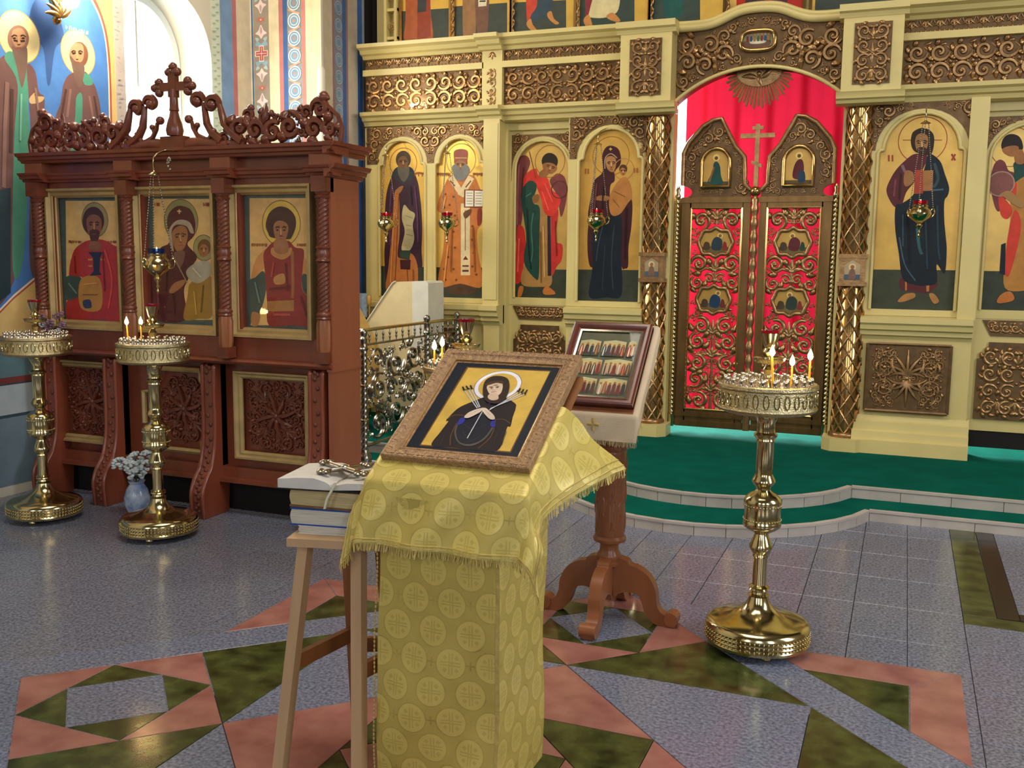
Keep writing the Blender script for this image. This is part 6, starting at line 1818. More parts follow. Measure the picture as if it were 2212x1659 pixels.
# ------------------------------------------------------------------ brass candle stands
def make_stand(label):
    t = thing('candle_stand', label, 'candle stand', (0, 0, 0), 'brass candle stands')
    base = [(.0, .024), (.19, .024), (.205, .03), (.209, .042), (.203, .05), (.209, .058), (.204, .066), (.209, .075), (.204, .083), (.208, .092), (.205, .102), (.196, .112), (.184, .118), (.15, .127), (.11, .138), (.078, .152), (.056, .17), (.044, .19), (.038, .212)]
    MB().lathe(base, seg=48, cap=False).obj('base', M['brass'], t, 35)
    bd = MB()
    for z in (.05, .067, .083):
        for k in range(72): a = 2*PI*k/72; bd.ball((.2065*math.cos(a), .2065*math.sin(a), z), .0046, 5, 3)
    bd.obj('beading', M['brass'], t, 60)['kind'] = 'stuff'
    for k in range(3):
        a = 2*PI*k/3+.9; MB().lathe([(.012, 0), (.02, .004), (.022, .012), (.014, .024)], (.15*math.cos(a), .15*math.sin(a), 0), 14).obj('foot', M['brass'], t, 50)
    stem = [(.038, .212), (.043, .218), (.032, .224), (.03, .232), (.041, .24), (.036, .246), (.041, .252), (.028, .26), (.0275, .372), (.032, .378), (.03, .386), (.036, .394), (.046, .41), (.047, .418), (.042, .428), (.036, .446), (.03, .458), (.027, .47),
            (.034, .476), (.06, .49), (.072, .5), (.076, .51), (.074, .52), (.0715, .526), (.0715, .59), (.074, .596), (.074, .605), (.068, .618), (.052, .632), (.034, .642), (.027, .65), (.03, .662), (.04, .672), (.046, .684), (.043, .694), (.036, .706), (.034, .716), (.034, .842), (.038, .848), (.036, .856), (.044, .864), (.047, .872), (.036, .882), (.034, .896), (.036, .92), (.046, .945), (.06, .958), (.08, .966)]
    MB().lathe(stem, seg=28, cap=False).obj('stem', M['brass'], t, 35)
    k2 = MB()
    for z in (.53, .588):
        for k in range(36): a = 2*PI*k/36; k2.ball((.073*math.cos(a), .073*math.sin(a), z), .0042, 5, 3)
    k2.obj('knop_beading', M['brass'], t, 60)['kind'] = 'stuff'
    MB().lathe([(.02, .966), (.17, .966), (.186, .972), (.192, .982), (.188, .99), (.1875, 1.056), (.193, 1.062), (.192, 1.074), (.186, 1.078), (.183, 1.066), (.0, 1.062)], seg=48, cap=False).obj('tray', M['brassr'], t, 35)
    ovs = MB()
    for k in range(30):
        a = 2*PI*k/30
        ovs.tube([((.189)*math.cos(a+.055*math.cos(q)), .189*math.sin(a+.055*math.cos(q)), 1.023+.026*math.sin(q)) for q in [2*PI*i/10 for i in range(10)]], .0028, 5, closed=True)
    ovs.obj('tray_ovals', M['brass'], t, 60)['kind'] = 'stuff'
    sock = MB().lathe([(.010, 1.064), (.007, 1.07), (.0085, 1.076), (.006, 1.082), (.0078, 1.092), (.0082, 1.1), (.006, 1.102)], seg=8)
    n = 0
    for r, cnt in ((.165, 24), (.132, 19), (.10, 14)):
        for k in range(cnt):
            a = 2*PI*(k+.3*n)/cnt
            if n == 0 and k == 0: so = sock.obj('candle_socket', M['chrome'], t, 50); so.location = (r*math.cos(a), r*math.sin(a), 0)
            else:
                s2 = so.copy(); COL.objects.link(s2); s2.parent = t; s2.location = (r*math.cos(a), r*math.sin(a), 0)
        n += 1
    MB().lathe([(.04, 1.064), (.03, 1.075), (.018, 1.09), (.02, 1.098), (.016, 1.11), (.024, 1.13), (.016, 1.142), (.014, 1.15), (.055, 1.158), (.062, 1.168), (.064, 1.176), (.058, 1.172), (.02, 1.166), (.016, 1.178), (.024, 1.188), (.027, 1.198), (.02, 1.208), (.018, 1.214), (.022, 1.222), (.028, 1.24), (.034, 1.262), (.037, 1.272), (.034, 1.272), (.03, 1.25)], seg=28, cap=False).obj('lamp_cup', M['brass'], t, 35)
    MB().lathe([(.0, 1.255), (.03, 1.256), (.036, 1.27), (.0365, 1.284), (.034, 1.284), (.032, 1.272), (.0, 1.266)], seg=24, cap=False).obj('glass_cup', M['rubyglass'], t, 60)
    return t
def lit_candle(label, x, y, z, h, r=.0042, lean=(0, 0), power=.7):
    t = thing('candle', label, 'candle', (x, y, z), 'lit candles on the stands')
    top = (x+lean[0], y+lean[1], z+h)
    MB().tube([(x, y, z), ((x+top[0])/2, (y+top[1])/2, z+h/2), top], [r*1.1, r, r*.95], 10).obj('wax_stick', M['wax'], t, 60)
    MB().tube([top, (top[0], top[1], top[2]+.006)], .0008, 5).obj('wick', M['dark'], t, 0)
    f = MB(); f.lathe([(.0008, 0), (.0065, .006), (.0105, .014), (.0095, .024), (.005, .035), (.0008, .046)], (top[0], top[1], top[2]+.002), 12); f.obj('flame', M['flame'], t, 60)
    d = bpy.data.lights.new('candle_light', 'POINT'); d.energy = power; d.color = (1, .66, .30); d.shadow_soft_size = .012
    o = bpy.data.objects.new('candle_light', d); COL.objects.link(o); o.location = (top[0], top[1]-.016, top[2]+.024)
    return t
S_R, S_L2, S_L1, S_4 = (-.481, 3.921), (-3.785, 4.216), (-4.646, 4.229), (-1.785, 3.93)
st = make_stand('tall brass candle stand with three lit candles, right of the lecterns'); st.location = (*S_R, 0)
for (x, y), lab in ((S_L2, 'brass candle stand with two lit candles in front of the icon case'), (S_L1, 'brass candle stand without candles, leftmost, at the end of the icon case'), (S_4, 'brass candle stand mostly hidden behind the gold-draped lectern')):
    c_ = copy_tree(st, (x, y, 0)); c_['label'] = lab
Zc = 1.066
lit_candle('tall lit yellow candle on the right edge of the big brass stand', S_R[0]+.156, S_R[1]-.02, Zc, .105)
lit_candle('short lit candle on the big brass stand, between the two others', S_R[0]+.085, S_R[1]+.03, Zc, .075)
lit_candle('lit candle before the ruby cup on the big brass stand', S_R[0]+.03, S_R[1]-.095, Zc, .12, .005, (-.008, 0))
lit_candle('lit thin candle on the stand before the icon case, left of the pair', S_L2[0]-.115, S_L2[1]-.06, Zc, .10, .004, (-.006, 0))
lit_candle('lit thin candle on the stand before the icon case, right of the pair', S_L2[0]-.065, S_L2[1]-.015, Zc, .10, .004)
lit_candle('lit candle left of the tilted icon on the hidden stand, left of the pair', S_4[0]-.137, S_4[1]-.04, Zc, .075)
lit_candle('lit candle left of the tilted icon on the hidden stand, right of the pair', S_4[0]-.118, S_4[1]-.0, Zc, .088)

# ------------------------------------------------------------------ hanging lamps
def hanging_lamp(label, x, y, z, top, glass='rubyglass', s=1.15, pow=.5):
    t = thing('hanging_lamp', label, 'lamp', (x, y, top), 'hanging oil lamps')
    P = lambda prof: [(r*s, q*s) for r, q in prof]
    MB().lathe(P([(.004, -.15), (.009, -.14), (.004, -.13), (.008, -.12), (.004, -.105), (.012, -.09), (.02, -.08), (.012, -.07), (.03, -.055), (.055, -.035), (.066, -.012), (.062, .008), (.05, .02), (.042, .03), (.046, .04), (.04, .045), (.036, .03)]), (x, y, z), 28, False).obj('bowl', M['brass'], t, 35)
    MB().lathe(P([(.0, .03), (.036, .034), (.04, .055), (.043, .068), (.039, .068), (.034, .05), (.0, .045)]), (x, y, z), 24, False).obj('glass_cup', M[glass], t, 60)
    for k in range(3):
        a = 2*PI*k/3+.4; ca, sa = math.cos(a), math.sin(a)
        MB().tube([(x+ca*q*s, y+sa*q*s, z+w*s) for q, w in cr([(.05, -.03), (.075, -.025), (.088, 0), (.078, .022), (.066, .012)], 3, False)], .005*s, 6).obj('handle', M['brass'], t, 60)
        ch = MB(); L = top-.015-(z+.02*s); n = max(8, int(L/.014))
        for i in range(n):
            u = i/(n-1); r = (.078*(1-u)+.018*u)*s; ch.ball((x+ca*r, y+sa*r, z+.02*s+L*u), .0045, 5, 3, (1, 1, 1.5))
        ch.obj('chain', M['silver'], t, 60)
    MB().lathe([(.034, 0), (.03, .006), (.014, .014), (.006, .022), (.004, .04)], (x, y, top-.02), 18).obj('canopy', M['brass'], t, 40)
    f = MB(); f.lathe([(.001, 0), (.006, .008), (.003, .02), (.0005, .026)], (x, y, z+.052*s), 10); f.obj('flame', M['flame'], t, 60)
    return t
l1 = hanging_lamp('brass hanging lamp with red cup before the dark-robed monk icon', -4.165, 7.50, 1.845, 2.42)
l2 = hanging_lamp('brass hanging lamp with red cup before the orange-robed bishop icon', -3.59, 7.50, 1.845, 2.42)
l3 = hanging_lamp('brass hanging lamp with red cup before the mother-and-child icon of the screen', -2.29, 7.50, 1.86, 2.455)
l4 = hanging_lamp('brass hanging lamp before the navy-mantled man icon right of the doors', .06, 7.46, 1.90, 2.52)
l5 = hanging_lamp('brass hanging lamp with blue cup before the middle icon of the case', -3.945, 4.45, 1.505, 2.01, 'blueglass')
for t, (x, y, top), yb, zb in ((l1, (-4.165, 7.5, 2.42), 7.77, 2.56), (l2, (-3.59, 7.5, 2.42), 7.77, 2.56), (l3, (-2.29, 7.5, 2.455), 7.77, 2.60), (l4, (.06, 7.46, 2.52), 7.77, 2.63)):
    MB().tube(cr([(x, y, top+.02), (x, y, top+.05), (x, y+.06, top+.09), (x, yb, zb)], 5, False), .004, 6).obj('bracket', M['brass'], t, 60)
br = MB()
br.tube(cr([(-3.945, 4.45, 2.03), (-3.94, 4.45, 2.09), (-3.93, 4.52, 2.13), (-3.92, 4.62, 2.14)], 5, False), .005, 6)
br.obj('bracket', M['brass'], l5, 60)
dr = MB()
for k in range(9): a = k*.42; dr.ball((-3.90+.045*math.cos(a)+.012*k, 4.47, 2.06+.035*math.sin(a)-.004*k), .008, 6, 4)
dr.obj('bead_garland', M['silver'], l5, 60)
# ------------------------------------------------------------------ helpers for slanted things and draped cloth
def on_plane(mb, P0, U, V):
    """Map a mesh modelled on the x-z plane, facing -y, to a plane given by origin and axes."""
    P0, U, V = Vector(P0), Vector(U), Vector(V); N = U.cross(V)
    return mb.xf(lambda p: P0+U*p.x+V*p.z-N*p.y)
def frame_mb(w, h, fw, depth, prof):
    mb = MB(); n = len(prof); vs = []
    for (cx, cz, sx, sz) in ((0, 0, 1, 1), (w, 0, -1, 1), (w, h, -1, -1), (0, h, 1, -1)):
        for u, q in prof: vs.append((cx+sx*u*fw, -depth*q, cz+sz*u*fw))
    return mb.add(vs, [(k*n+i, k*n+i+1, ((k+1) % 4)*n+i+1, ((k+1) % 4)*n+i) for k in range(4) for i in range(n-1)])
class Drape:
    """Cloth lying on a slanted rectangular top and hanging over its edges."""
    def __init__(s, cx, y0, z0, w, L, tilt, flare=.25, wave=.012, lift=.004, kmax=None, stiff=0.0):
        s.stiff = stiff
        s.cx, s.y0, s.z0, s.w, s.L, s.t = cx, y0, z0, w, L, tilt; s.flare, s.wave, s.lift, s.kmax = flare, wave, lift, kmax
    def P(s, a, b):
        hw = s.w/2; ac = max(-hw, min(hw, a)); bc = max(0, min(s.L, b))
        oa, ob = a-ac, b-bc; D = math.hypot(oa, ob)
        x = s.cx+ac; y = s.y0+bc*math.cos(s.t)-s.lift*math.sin(s.t); z = s.z0+bc*math.sin(s.t)+s.lift*math.cos(s.t)
        if D > 1e-9:
            if s.kmax and D > s.kmax: D = s.kmax+(D-s.kmax)*.15
            dx, dy = oa/math.hypot(oa, ob), ob/math.hypot(oa, ob)
            fl = s.flare+(s.stiff*max(0, min(1, b/.30)) if a > hw else 0)
            r = min(D, .02); out = r*.6+fl*max(0, D-.02); drop = r*.4+math.sqrt(max(0, 1-fl**2))*max(0, D-.02)
            wv = s.wave*min(1, D/.12)*math.sin((a*3.1-b*2.3)*9+a*5)
            x += dx*(out+wv); y += dy*(out+wv)*.9; z -= drop
        return (x, y, z)
def fringe_along(path, length, seed, name, m, parent, step=.003):
    rn = random.Random(seed); mb = MB(); acc = 0.0
    for a, b in zip(path, path[1:]):
        a, b = Vector(a), Vector(b); L = (b-a).length; n = max(1, int(L/step))
        d = (b-a)/n
        for i in range(n):
            p = a+d*i; q = p+d*.75; l = length*rn.uniform(.75, 1.1); s = Vector((rn.uniform(-.3, .3), rn.uniform(-.3, .3), -1))*l
            mb.add([p, q, q+s, p+s], [(0, 1, 2, 3)])
    o = mb.obj(name, M[m], parent, 0); o['kind'] = 'stuff'; return o

# ------------------------------------------------------------------ gold-draped lectern in the middle of the rosette
TL = R(30.98)
lec = thing('lectern', 'wooden folding lectern under the gold brocade covers', 'lectern', (AX, 2.6, 0))
MB().prism_x([(2.37, .895), (2.365, .915), (2.83, 1.195), (2.84, 1.18)], AX-.235, AX+.235).obj('top_board', M['pineo'], lec, 0)
for p, q in (((AX-.10, 2.45, .86), (AX-.11, 2.60, 0)), ((AX+.10, 2.45, .86), (AX+.10, 2.60, 0)), ((AX+.10, 2.66, .97), (AX+.10, 2.44, 0)), ((AX-.392, 2.66, .87), (AX-.285, 2.62, 0))):
    d = Vector(q)-Vector(p); u = Vector((.014, 0, 0)); v = d.cross(u).normalized()*.02
    p, q = Vector(p), Vector(q)
    MB().hull([p-u-v, p+u-v, p+u+v, p-u+v], [q-u-v, q+u-v, q+u+v, q-u+v]).obj('leg', M['pineo'], lec, 0)
MB().hull([(AX-.41, 2.64, .83), (AX-.41, 2.68, .83), (AX-.41, 2.68, .87), (AX-.41, 2.64, .87)], [(AX+.12, 2.64, .96), (AX+.12, 2.68, .96), (AX+.12, 2.68, 1.0), (AX+.12, 2.64, 1.0)]).obj('top_rail', M['pineo'], lec, 0)
MB().box(AX-.11, AX+.11, 2.515, 2.535, .42, .45).obj('stretcher', M['pineo'], lec, 0)

# long under-cover: front and the two sides down to the floor
def cover(u, v):
    # u runs left side - front - right side, v from the floor up
    z = .012+.885*v
    s = u*1.06-.28
    wob = .005*math.sin(z*9+u*7)+.003*math.sin(z*17-u*15)+.013*math.sin(s*13-z*11+.8)*(.25+.75*(1-v))*math.sin(PI*min(1, max(0, s/.385)))
    xl, xr = AX-.205-.012*(1-v), AX+.165-.004*(1-v)
    if s < 0: return (xl+wob*.4, 2.345-s*.95+.02, z)
    if s > .385: return (xr+wob*.3+.003*math.sin(z*11), 2.345+(s-.385)*.95, z)
    return (xl+(xr-xl)*s/.385, 2.345+wob*1.3-.012*math.sin(PI*s/.385), z)
und = MB().grid(96, 60, cover, lambda u, v: (u*1.06, v*.885)).obj('lectern_cover', M['brocade'], None, 60)
tag(und, 'long gold brocade cover hanging down the lectern to the floor', 'cloth')
ed = MB()
for k in range(70):
    p = cover(.28/1.06, k/70); ed.ball((p[0]-.001, p[1]-.004, p[2]), .0045, 6, 4, (.7, .7, 1.3))
ed.obj('sequin_edge', M['fringe'], und, 60)['kind'] = 'stuff'
und2 = MB().grid(1, 30, lambda u, v: (lambda p: (p[0]-.006+.012*u, p[1]-.003, p[2]))(cover((.28+.385)/1.06, v))).obj('seam_braid', M['fringe'], und, 60)

# square top-cover
dr = Drape(AX, 2.352, .938, .47, .56, TL, .28, .010, stiff=.45)
A0, A1, B0, B1 = -.37, .375, -.195, .36
def amax(b): return .235+(.12+.13*(max(0, b-.04)/.32)**1.5 if b > .04 else .12+.10*min(1, (.04-b)/.26))
def amin(b): return -.235-(.12 if b > .04 else .12+.085*min(1, (.04-b)/.26)**1.5)
def AB(u, v): b = B0+(B1-B0)*v; return (amin(b)+(amax(b)-amin(b))*u, b)
top = MB().grid(76, 70, lambda u, v: dr.P(*AB(u, v)), lambda u, v: (AB(u, v)[0]+.03, AB(u, v)[1]))
tc_ = top.obj('lectern_cloth', M['brocade'], None, 70)
tag(tc_, 'square gold brocade cloth with fringe under the tilted icon', 'cloth')
n_ = 60
def rim(e): return [dr.P(*AB(e, 1-i/n_*(1-e*.6))) for i in range(n_+1)]+[dr.P(*AB(e+(1-2*e)*i/n_, e*.6)) for i in range(1, n_+1)]+[dr.P(*AB(1-e, e*.6+(1-e*.6)*i/n_)) for i in range(1, n_+1)]
hem = rim(0)
fringe_along(hem, .022, 3, 'fringe', 'fringe', tc_)
gal = MB()
for off in (.016, .04): gal.tube([(x, y-.0015, z+.001) for x, y, z in rim(off)], .0022, 4)
gal.obj('braid', M['fringe'], tc_, 60)

# tilted icon in a bronze frame
W_, H_ = .4505, .5145
P0 = Vector((AX-W_/2, 2.40, .9955)); U_ = Vector((1, 0, 0)); V_ = Vector((0, math.cos(TL), math.sin(TL))); N_ = U_.cross(V_)
ic = thing('framed_icon', 'framed icon of a dark-veiled woman with swords, tilted on the gold cloth', 'icon', tuple(P0+U_*W_/2))
pf = [(0, -2.6), (0, -.1), (.05, .15), (.25, .35), (.42, .2), (.48, -.15), (.56, -.45), (.74, -.7), (.78, -.5), (.86, -.55), (.92, -.95), (1, -1.0), (1, -1.6)]
on_plane(frame_mb(W_, H_, .054, .012, pf), P0, U_, V_).obj('frame', M['bronzeframe'], ic, 25)
c = Carve(2); rn = random.Random(4)
for (ax, az, bx, bz) in ((.014, .014, W_-.014, .014), (W_-.014, .014, W_-.014, H_-.014), (W_-.014, H_-.014, .014, H_-.014), (.014, H_-.014, .014, .014)):
    L = math.hypot(bx-ax, bz-az); n = int(L/.0155); ang = math.atan2(bz-az, bx-ax)
    for i in range(n):
        x, z = ax+(bx-ax)*(i+.5)/n, az+(bz-az)*(i+.5)/n
        c.scroll(x, z, .0082, ang+(PI if i % 2 else 0), 1 if i % 2 else -1, .0026, 1.0, 1.3, 0, True, 8)
        c.leaf(x, z, ang+.8*(1 if i % 2 else -1), .014, .003, 1.1)
c.mb.xf(lambda p: (p.x, -.0025-p.z, p.y)); on_plane(c.mb, P0, U_, V_).obj('frame_carving', M['bronzeframe'], ic, 60)['kind'] = 'stuff'
bd = MB()
for (ax, az, bx, bz) in ((.047, .047, W_-.047, .047), (W_-.047, .047, W_-.047, H_-.047), (W_-.047, H_-.047, .047, H_-.047), (.047, H_-.047, .047, .047)):
    bd.tube([(ax, .0085, az), (bx, .0085, bz)], .0022, 6)
on_plane(bd, P0, U_, V_).obj('gold_lip', M['gilt_bright'], ic, 40)
picture('painting', P0-N_*.014, U_, V_, [(.052, .05), (W_-.052, .05), (W_-.052, H_-.05), (.052, H_-.05)], '#0e1826', ART['central'], ic, gain=1.12, eps=.00012, base_mi=0)
on_plane(MB().box(.001, W_-.001, .016, .031, .001, H_-.001), P0, U_, V_).obj('backing', M['gilt_bright'], ic, 0)

# ------------------------------------------------------------------ carved pedestal lectern behind it
px_, py_ = -1.131, 4.0
ped = thing('pedestal_lectern', 'carved wooden pedestal lectern with curved feet, behind the gold-draped one', 'lectern', (px_, py_, 0))
MB().lathe([(.03, .235), (.056, .24), (.058, .252), (.048, .258), (.054, .275), (.052, .285), (.042, .30), (.04, .325), (.045, .337), (.07, .345), (.072, .358), (.064, .37)], (px_, py_, 0), 28).obj('turned_neck', M['oak'], ped, 40)
pil = MB().lathe([(.062, .37), (.064, .38), (.064, .73), (.062, .74), (.07, .75), (.07, .765), (.05, .78)], (px_, py_, 0), 28).obj('pillar', M['oak'], ped, 40)
c = Carve(8)
for k in range(26):
    u = (k % 5)/5*.402+(.03 if (k//5) % 2 else 0); v = .40+(k//5)*.062
    c.leaf(u, v, .9, .085, .011, .55, 0, .5); c.leaf(u+.02, v, 2.2, .06, .009, .55, 0, -.5)
    c.stroke([(u, v-.01), (u+.025, v+.03), (u+.03, v+.07)], [.005, .005, .003], .7)
c.mb.xf(lambda p: (px_+(.064+p.z)*math.cos(p.x/.064), py_+(.064+p.z)*math.sin(p.x/.064), p.y)); c.mb.obj('pillar_carving', M['oak'], pil, 60)['kind'] = 'stuff'
for k in range(4):
    a = -PI/2+k*PI/2
    prof = cr([(.03, .262), (.085, .268), (.10, .25), (.135, .242), (.185, .208), (.215, .15), (.22, .10), (.235, .065), (.26, .05), (.29, .05), (.308, .03), (.30, .0), (.265, .0), (.235, .0), (.20, .014), (.17, .05), (.155, .095), (.135, .125), (.095, .132), (.05, .115), (.03, .095)], 3)
    ca, sa = math.cos(a), math.sin(a)
    mb = MB(); n = len(prof)
    def at(r, z, w): return (px_+ca*r-sa*w, py_+sa*r+ca*w, z)
    mb.hull([at(r, z, -.026) for r, z in prof], [at(r, z, .026) for r, z in prof])
    lg = mb.obj('leg', M['oak'], ped, 40)
    MB().tube([at(.285, .036, -.034), at(.285, .036, .034)], .03, 14).obj('foot_scroll', M['oak'], lg, 50)
    MB().tube([at(.205, .012, 0), at(.24, .0, 0)], .0, 4)
t2 = R(45.06)
MB().prism_x([(3.79, .915), (3.785, .935), (4.115, 1.265), (4.13, 1.25)], px_-.20, px_+.145).obj('desk_board', M['oak'], ped, 0)
MB().prism_x([(3.95, .77), (4.05, .77), (4.06, 1.18), (3.92, 1.05)], px_-.05, px_+.05).obj('desk_support', M['oak'], ped, 0)
# linen cover with a fringe
d2 = Drape(-1.158, 3.79, .935, .365, .47, t2, .10, .004, .003, kmax=.125)
lin_ = MB().grid(60, 60, lambda u, v: d2.P(-.245+.49*u, -.135+.66*v)).obj('lectern_cloth', M['beige'], None, 70)
tag(lin_, 'beige linen cloth with a gold cross on the pedestal lectern', 'cloth')
hem = [d2.P(-.245, .525-.66*i/40) for i in range(41)]+[d2.P(-.245+.49*i/40, -.135) for i in range(1, 41)]+[d2.P(.245, -.135+.66*i/40) for i in range(1, 41)]
fringe_along(hem, .022, 9, 'fringe', 'fringeb', lin_)
gc = MB(); o = Vector(d2.P(.012, -.062))
for k in range(4):
    a = k*PI/2
    gc.tube([(o.x+math.cos(a)*q, o.y-.006, o.z+math.sin(a)*q) for q in (.004, .016, .026)], [.005, .0075, .006], 8, flat=.3, nrm=(0, 1, 0))
gc.obj('embroidered_cross', M['fringe'], lin_, 50)
# framed icon of many saints
w2, h2 = .346, .433
Q0 = Vector((-1.162-w2/2, 3.80, .953)); V2 = Vector((0, math.cos(t2), math.sin(t2))); N2 = U_.cross(V2)
ic2 = thing('framed_icon', 'mahogany-framed icon with three rows of small saints on beige linen', 'icon', tuple(Q0+U_*w2/2))
pf2 = [(0, -.9), (0, .8), (.2, 1), (.5, 1), (.7, .7), (.8, .5), (1, .35), (1, -.3)]
on_plane(frame_mb(w2, h2, .036, .02, pf2), Q0+N2*.014, U_, V2).obj('frame', M['darkframe'], ic2, 25)
fm = on_plane(frame_mb(w2-.066, h2-.066, .010, .006, [(0, 0), (0, 1), (1, .6), (1, 0)]), Q0+U_*.033+V2*.033+N2*.016, U_, V2).obj('silver_fillet', M['silver'], ic2, 20)
sh = []; rn = random.Random(12)
iw, ih = (w2-.08)*1000, (h2-.08)*1000
sh.append(('#55553f', 'p', [(8, 8), (iw-8, 8), (iw-8, ih-8), (8, ih-8)]))
for r in range(3):
    zb = 14+r*(ih-50)/3; hh = (ih-50)/3-12
    segs = ((10, iw*.38), (iw*.42, iw*.80), (iw*.84, iw-10)) if r == 2 else ((10, iw*.48), (iw*.52, iw-10))
    for a, b in segs:
        sh.append(('#b3ac84', 'p', [(a, zb), (b, zb), (b, zb+hh*.9), ((a+b)/2, zb+hh), (a, zb+hh*.9)])); sh.append(('#3c4434', 'p', [(a, zb), (b, zb), (b, zb+hh*.22), (a, zb+hh*.22)]))
        n = max(2, int((b-a)/19))
        for i in range(n):
            x = a+(b-a)*(i+.5)/n; c1 = rn.choice(['#7a2a24', '#3a2c28', '#8a4c3c', '#c0b49a', '#2e3c4c', '#6a3a34', '#9a3028', '#4a3a2c', '#b09074'])
            z0 = zb+hh*.06+(i % 2)*5; z1 = zb+hh*(.60+.06*(i % 2))
            sh.append(('#c8a858', 'c', (x, z1+7, 9))); sh.append((c1, 's', [(x-8, z0), (x+8, z0), (x+8.5, (z0+z1)/2), (x+6, z1), (x-6, z1), (x-8.5, (z0+z1)/2)])); sh.append(('#8a6242', 'c', (x, z1+6, 5.5)))
            sh.append((rn.choice(['#d0c4ac', '#5a2a22', '#2a2420', '#a87844']), 's', [(x-2.5, z0), (x+2.5, z0), (x+2, z1-4), (x-2, z1-4)]))
picture('painting', Q0+U_*.04+V2*.04+N2*.013, U_, V2, [(0, 0), (iw/1000, 0), (iw/1000, ih/1000), (0, ih/1000)], '#41432f', sh, ic2, gain=1.1, base_mi=0)
on_plane(MB().box(.03, w2-.03, -.0185, -.018, .03, h2-.03), Q0, U_, V2).obj('glass', M['glass'], ic2, 0)
on_plane(MB().box(.0, w2, -.012, .0, .0, h2), Q0, U_, V2).obj('backing', M['darkframe'], ic2, 0)

# low brass vessel on the floor behind the feet of the pedestal
bw = thing('floor_vessel', 'low round brass vessel on the floor behind the pedestal feet', 'vessel', (-1.19, 4.40, 0))
MB().lathe([(.0, .012), (.10, .012), (.125, .018), (.13, .03), (.126, .05), (.13, .065), (.122, .09), (.10, .10), (.05, .118), (.0, .122)], (-1.19, 4.40, 0), 32, False).obj('body', M['brass'], bw, 35)
MB().lathe([(.08, 0), (.085, .006), (.08, .014)], (-1.19, 4.40, 0), 24).obj('foot_ring', M['brass'], bw, 35)
# ------------------------------------------------------------------ stool with books
sx_, sy_, sz_ = -1.475, 2.46, .757
stool = thing('stool', 'pale wooden stool left of the gold-draped lectern', 'stool', (sx_, sy_, 0))
ra = R(14); rotp = lambda x, y: (sx_+x*math.cos(ra)-y*math.sin(ra), sy_+x*math.sin(ra)+y*math.cos(ra))
MB().prism_z([rotp(*p) for p in cr([(-.155, -.155), (.155, -.155), (.155, .155), (-.155, .155)], 1)], sz_-.024, sz_).obj('seat', M['pine'], stool, 0)
feet = {'A': (-.15, -.20), 'B': (-.075, .14), 'C': (.10, -.16), 'D': (.17, .17)}
tops = {'A': (-.105, -.10), 'B': (-.095, .11), 'C': (.07, -.10), 'D': (.11, .11)}
def beam(p, q, w, d, m, name, parent, up=(0, 0, 1)):
    p, q = Vector(p), Vector(q); t = (q-p).normalized(); a = t.cross(Vector(up)).normalized(); b = a.cross(t)
    return MB().hull([p+a*i*w/2+b*j*d/2 for i, j in ((-1, -1), (1, -1), (1, 1), (-1, 1))], [q+a*i*w/2+b*j*d/2 for i, j in ((-1, -1), (1, -1), (1, 1), (-1, 1))]).obj(name, M[m], parent, 0)
LG = {}
for k in 'ABCD':
    tx, ty = sx_+tops[k][0], sy_+tops[k][1]; fx, fy = sx_+feet[k][0], sy_+feet[k][1]; LG[k] = ((tx, ty, sz_-.022), (fx, fy, 0))
    beam(LG[k][0], LG[k][1], .034, .034, 'pineo' if k == 'B' else 'pine', 'leg', stool, (0, 1, 0))
def on_leg(k, z): (a, b) = LG[k]; t = (a[2]-z)/a[2]; return (a[0]+(b[0]-a[0])*t, a[1]+(b[1]-a[1])*t, z)
for a, b, z in (('A', 'B', .37), ('C', 'D', .37), ('A', 'C', .30), ('B', 'C', .36)):
    if (a, b) != ('A', 'C'): beam(on_leg(a, z), on_leg(b, z), .02, .045, 'pineo' if a != 'B' else 'pine', 'stretcher', stool)
beam(on_leg('B', .33), on_leg('D', .37), .02, .045, 'pineo', 'stretcher', stool)

def book(name, label, cx, cy, z, w, d, h, rot, cover, pages, ct=.0035):
    t = thing(name, label, 'book', (cx, cy, z), 'books on the stool')
    ca, sa = math.cos(R(rot)), math.sin(R(rot)); F = lambda p: (cx+p[0]*ca-p[1]*sa, cy+p[0]*sa+p[1]*ca, z+p[2])
    for nm, z0, z1 in (('back_cover', 0, ct), ('front_cover', h-ct, h)):
        mb = MB().box(-w/2, w/2, -d/2, d/2, z0, z1); mb.xf(F).obj(nm, M[cover], t, 0)
    mb = MB().prism_y([(-w/2+.004, 0)]+[(-w/2+.004-.006*math.sin(PI*i/6)+.0, ct+(h-2*ct)*i/6) for i in range(7)][1:-1]+[(-w/2+.004, h), (w/2-.002, h), (w/2-.002, 0)], -d/2+.004, d/2-.004)
    mb.xf(lambda p: F((p.x, p.y, min(max(p.z, ct*.6), h-ct*.6)))).obj('page_block', M[pages], t, 20)
    mb = MB().box(w/2-.004, w/2, -d/2, d/2, 0, h); mb.xf(F).obj('spine', M[cover], t, 0)
    return t
book('book', 'thin pale book at the bottom of the stack on the stool', sx_-.02, sy_-.03, sz_, .22, .16, .024, 12, 'paper', 'pagedge', .003)
book('book', 'thick blue-covered book second from the bottom on the stool', sx_-.035, sy_-.03, sz_+.024, .235, .17, .05, 10, 'bluecover', 'pagedge')
book('book', 'old thick book with tan worn binding and yellowed pages on the stool', sx_-.03, sy_-.025, sz_+.074, .25, .17, .058, 6, 'agedcover', 'agedpage', .006)
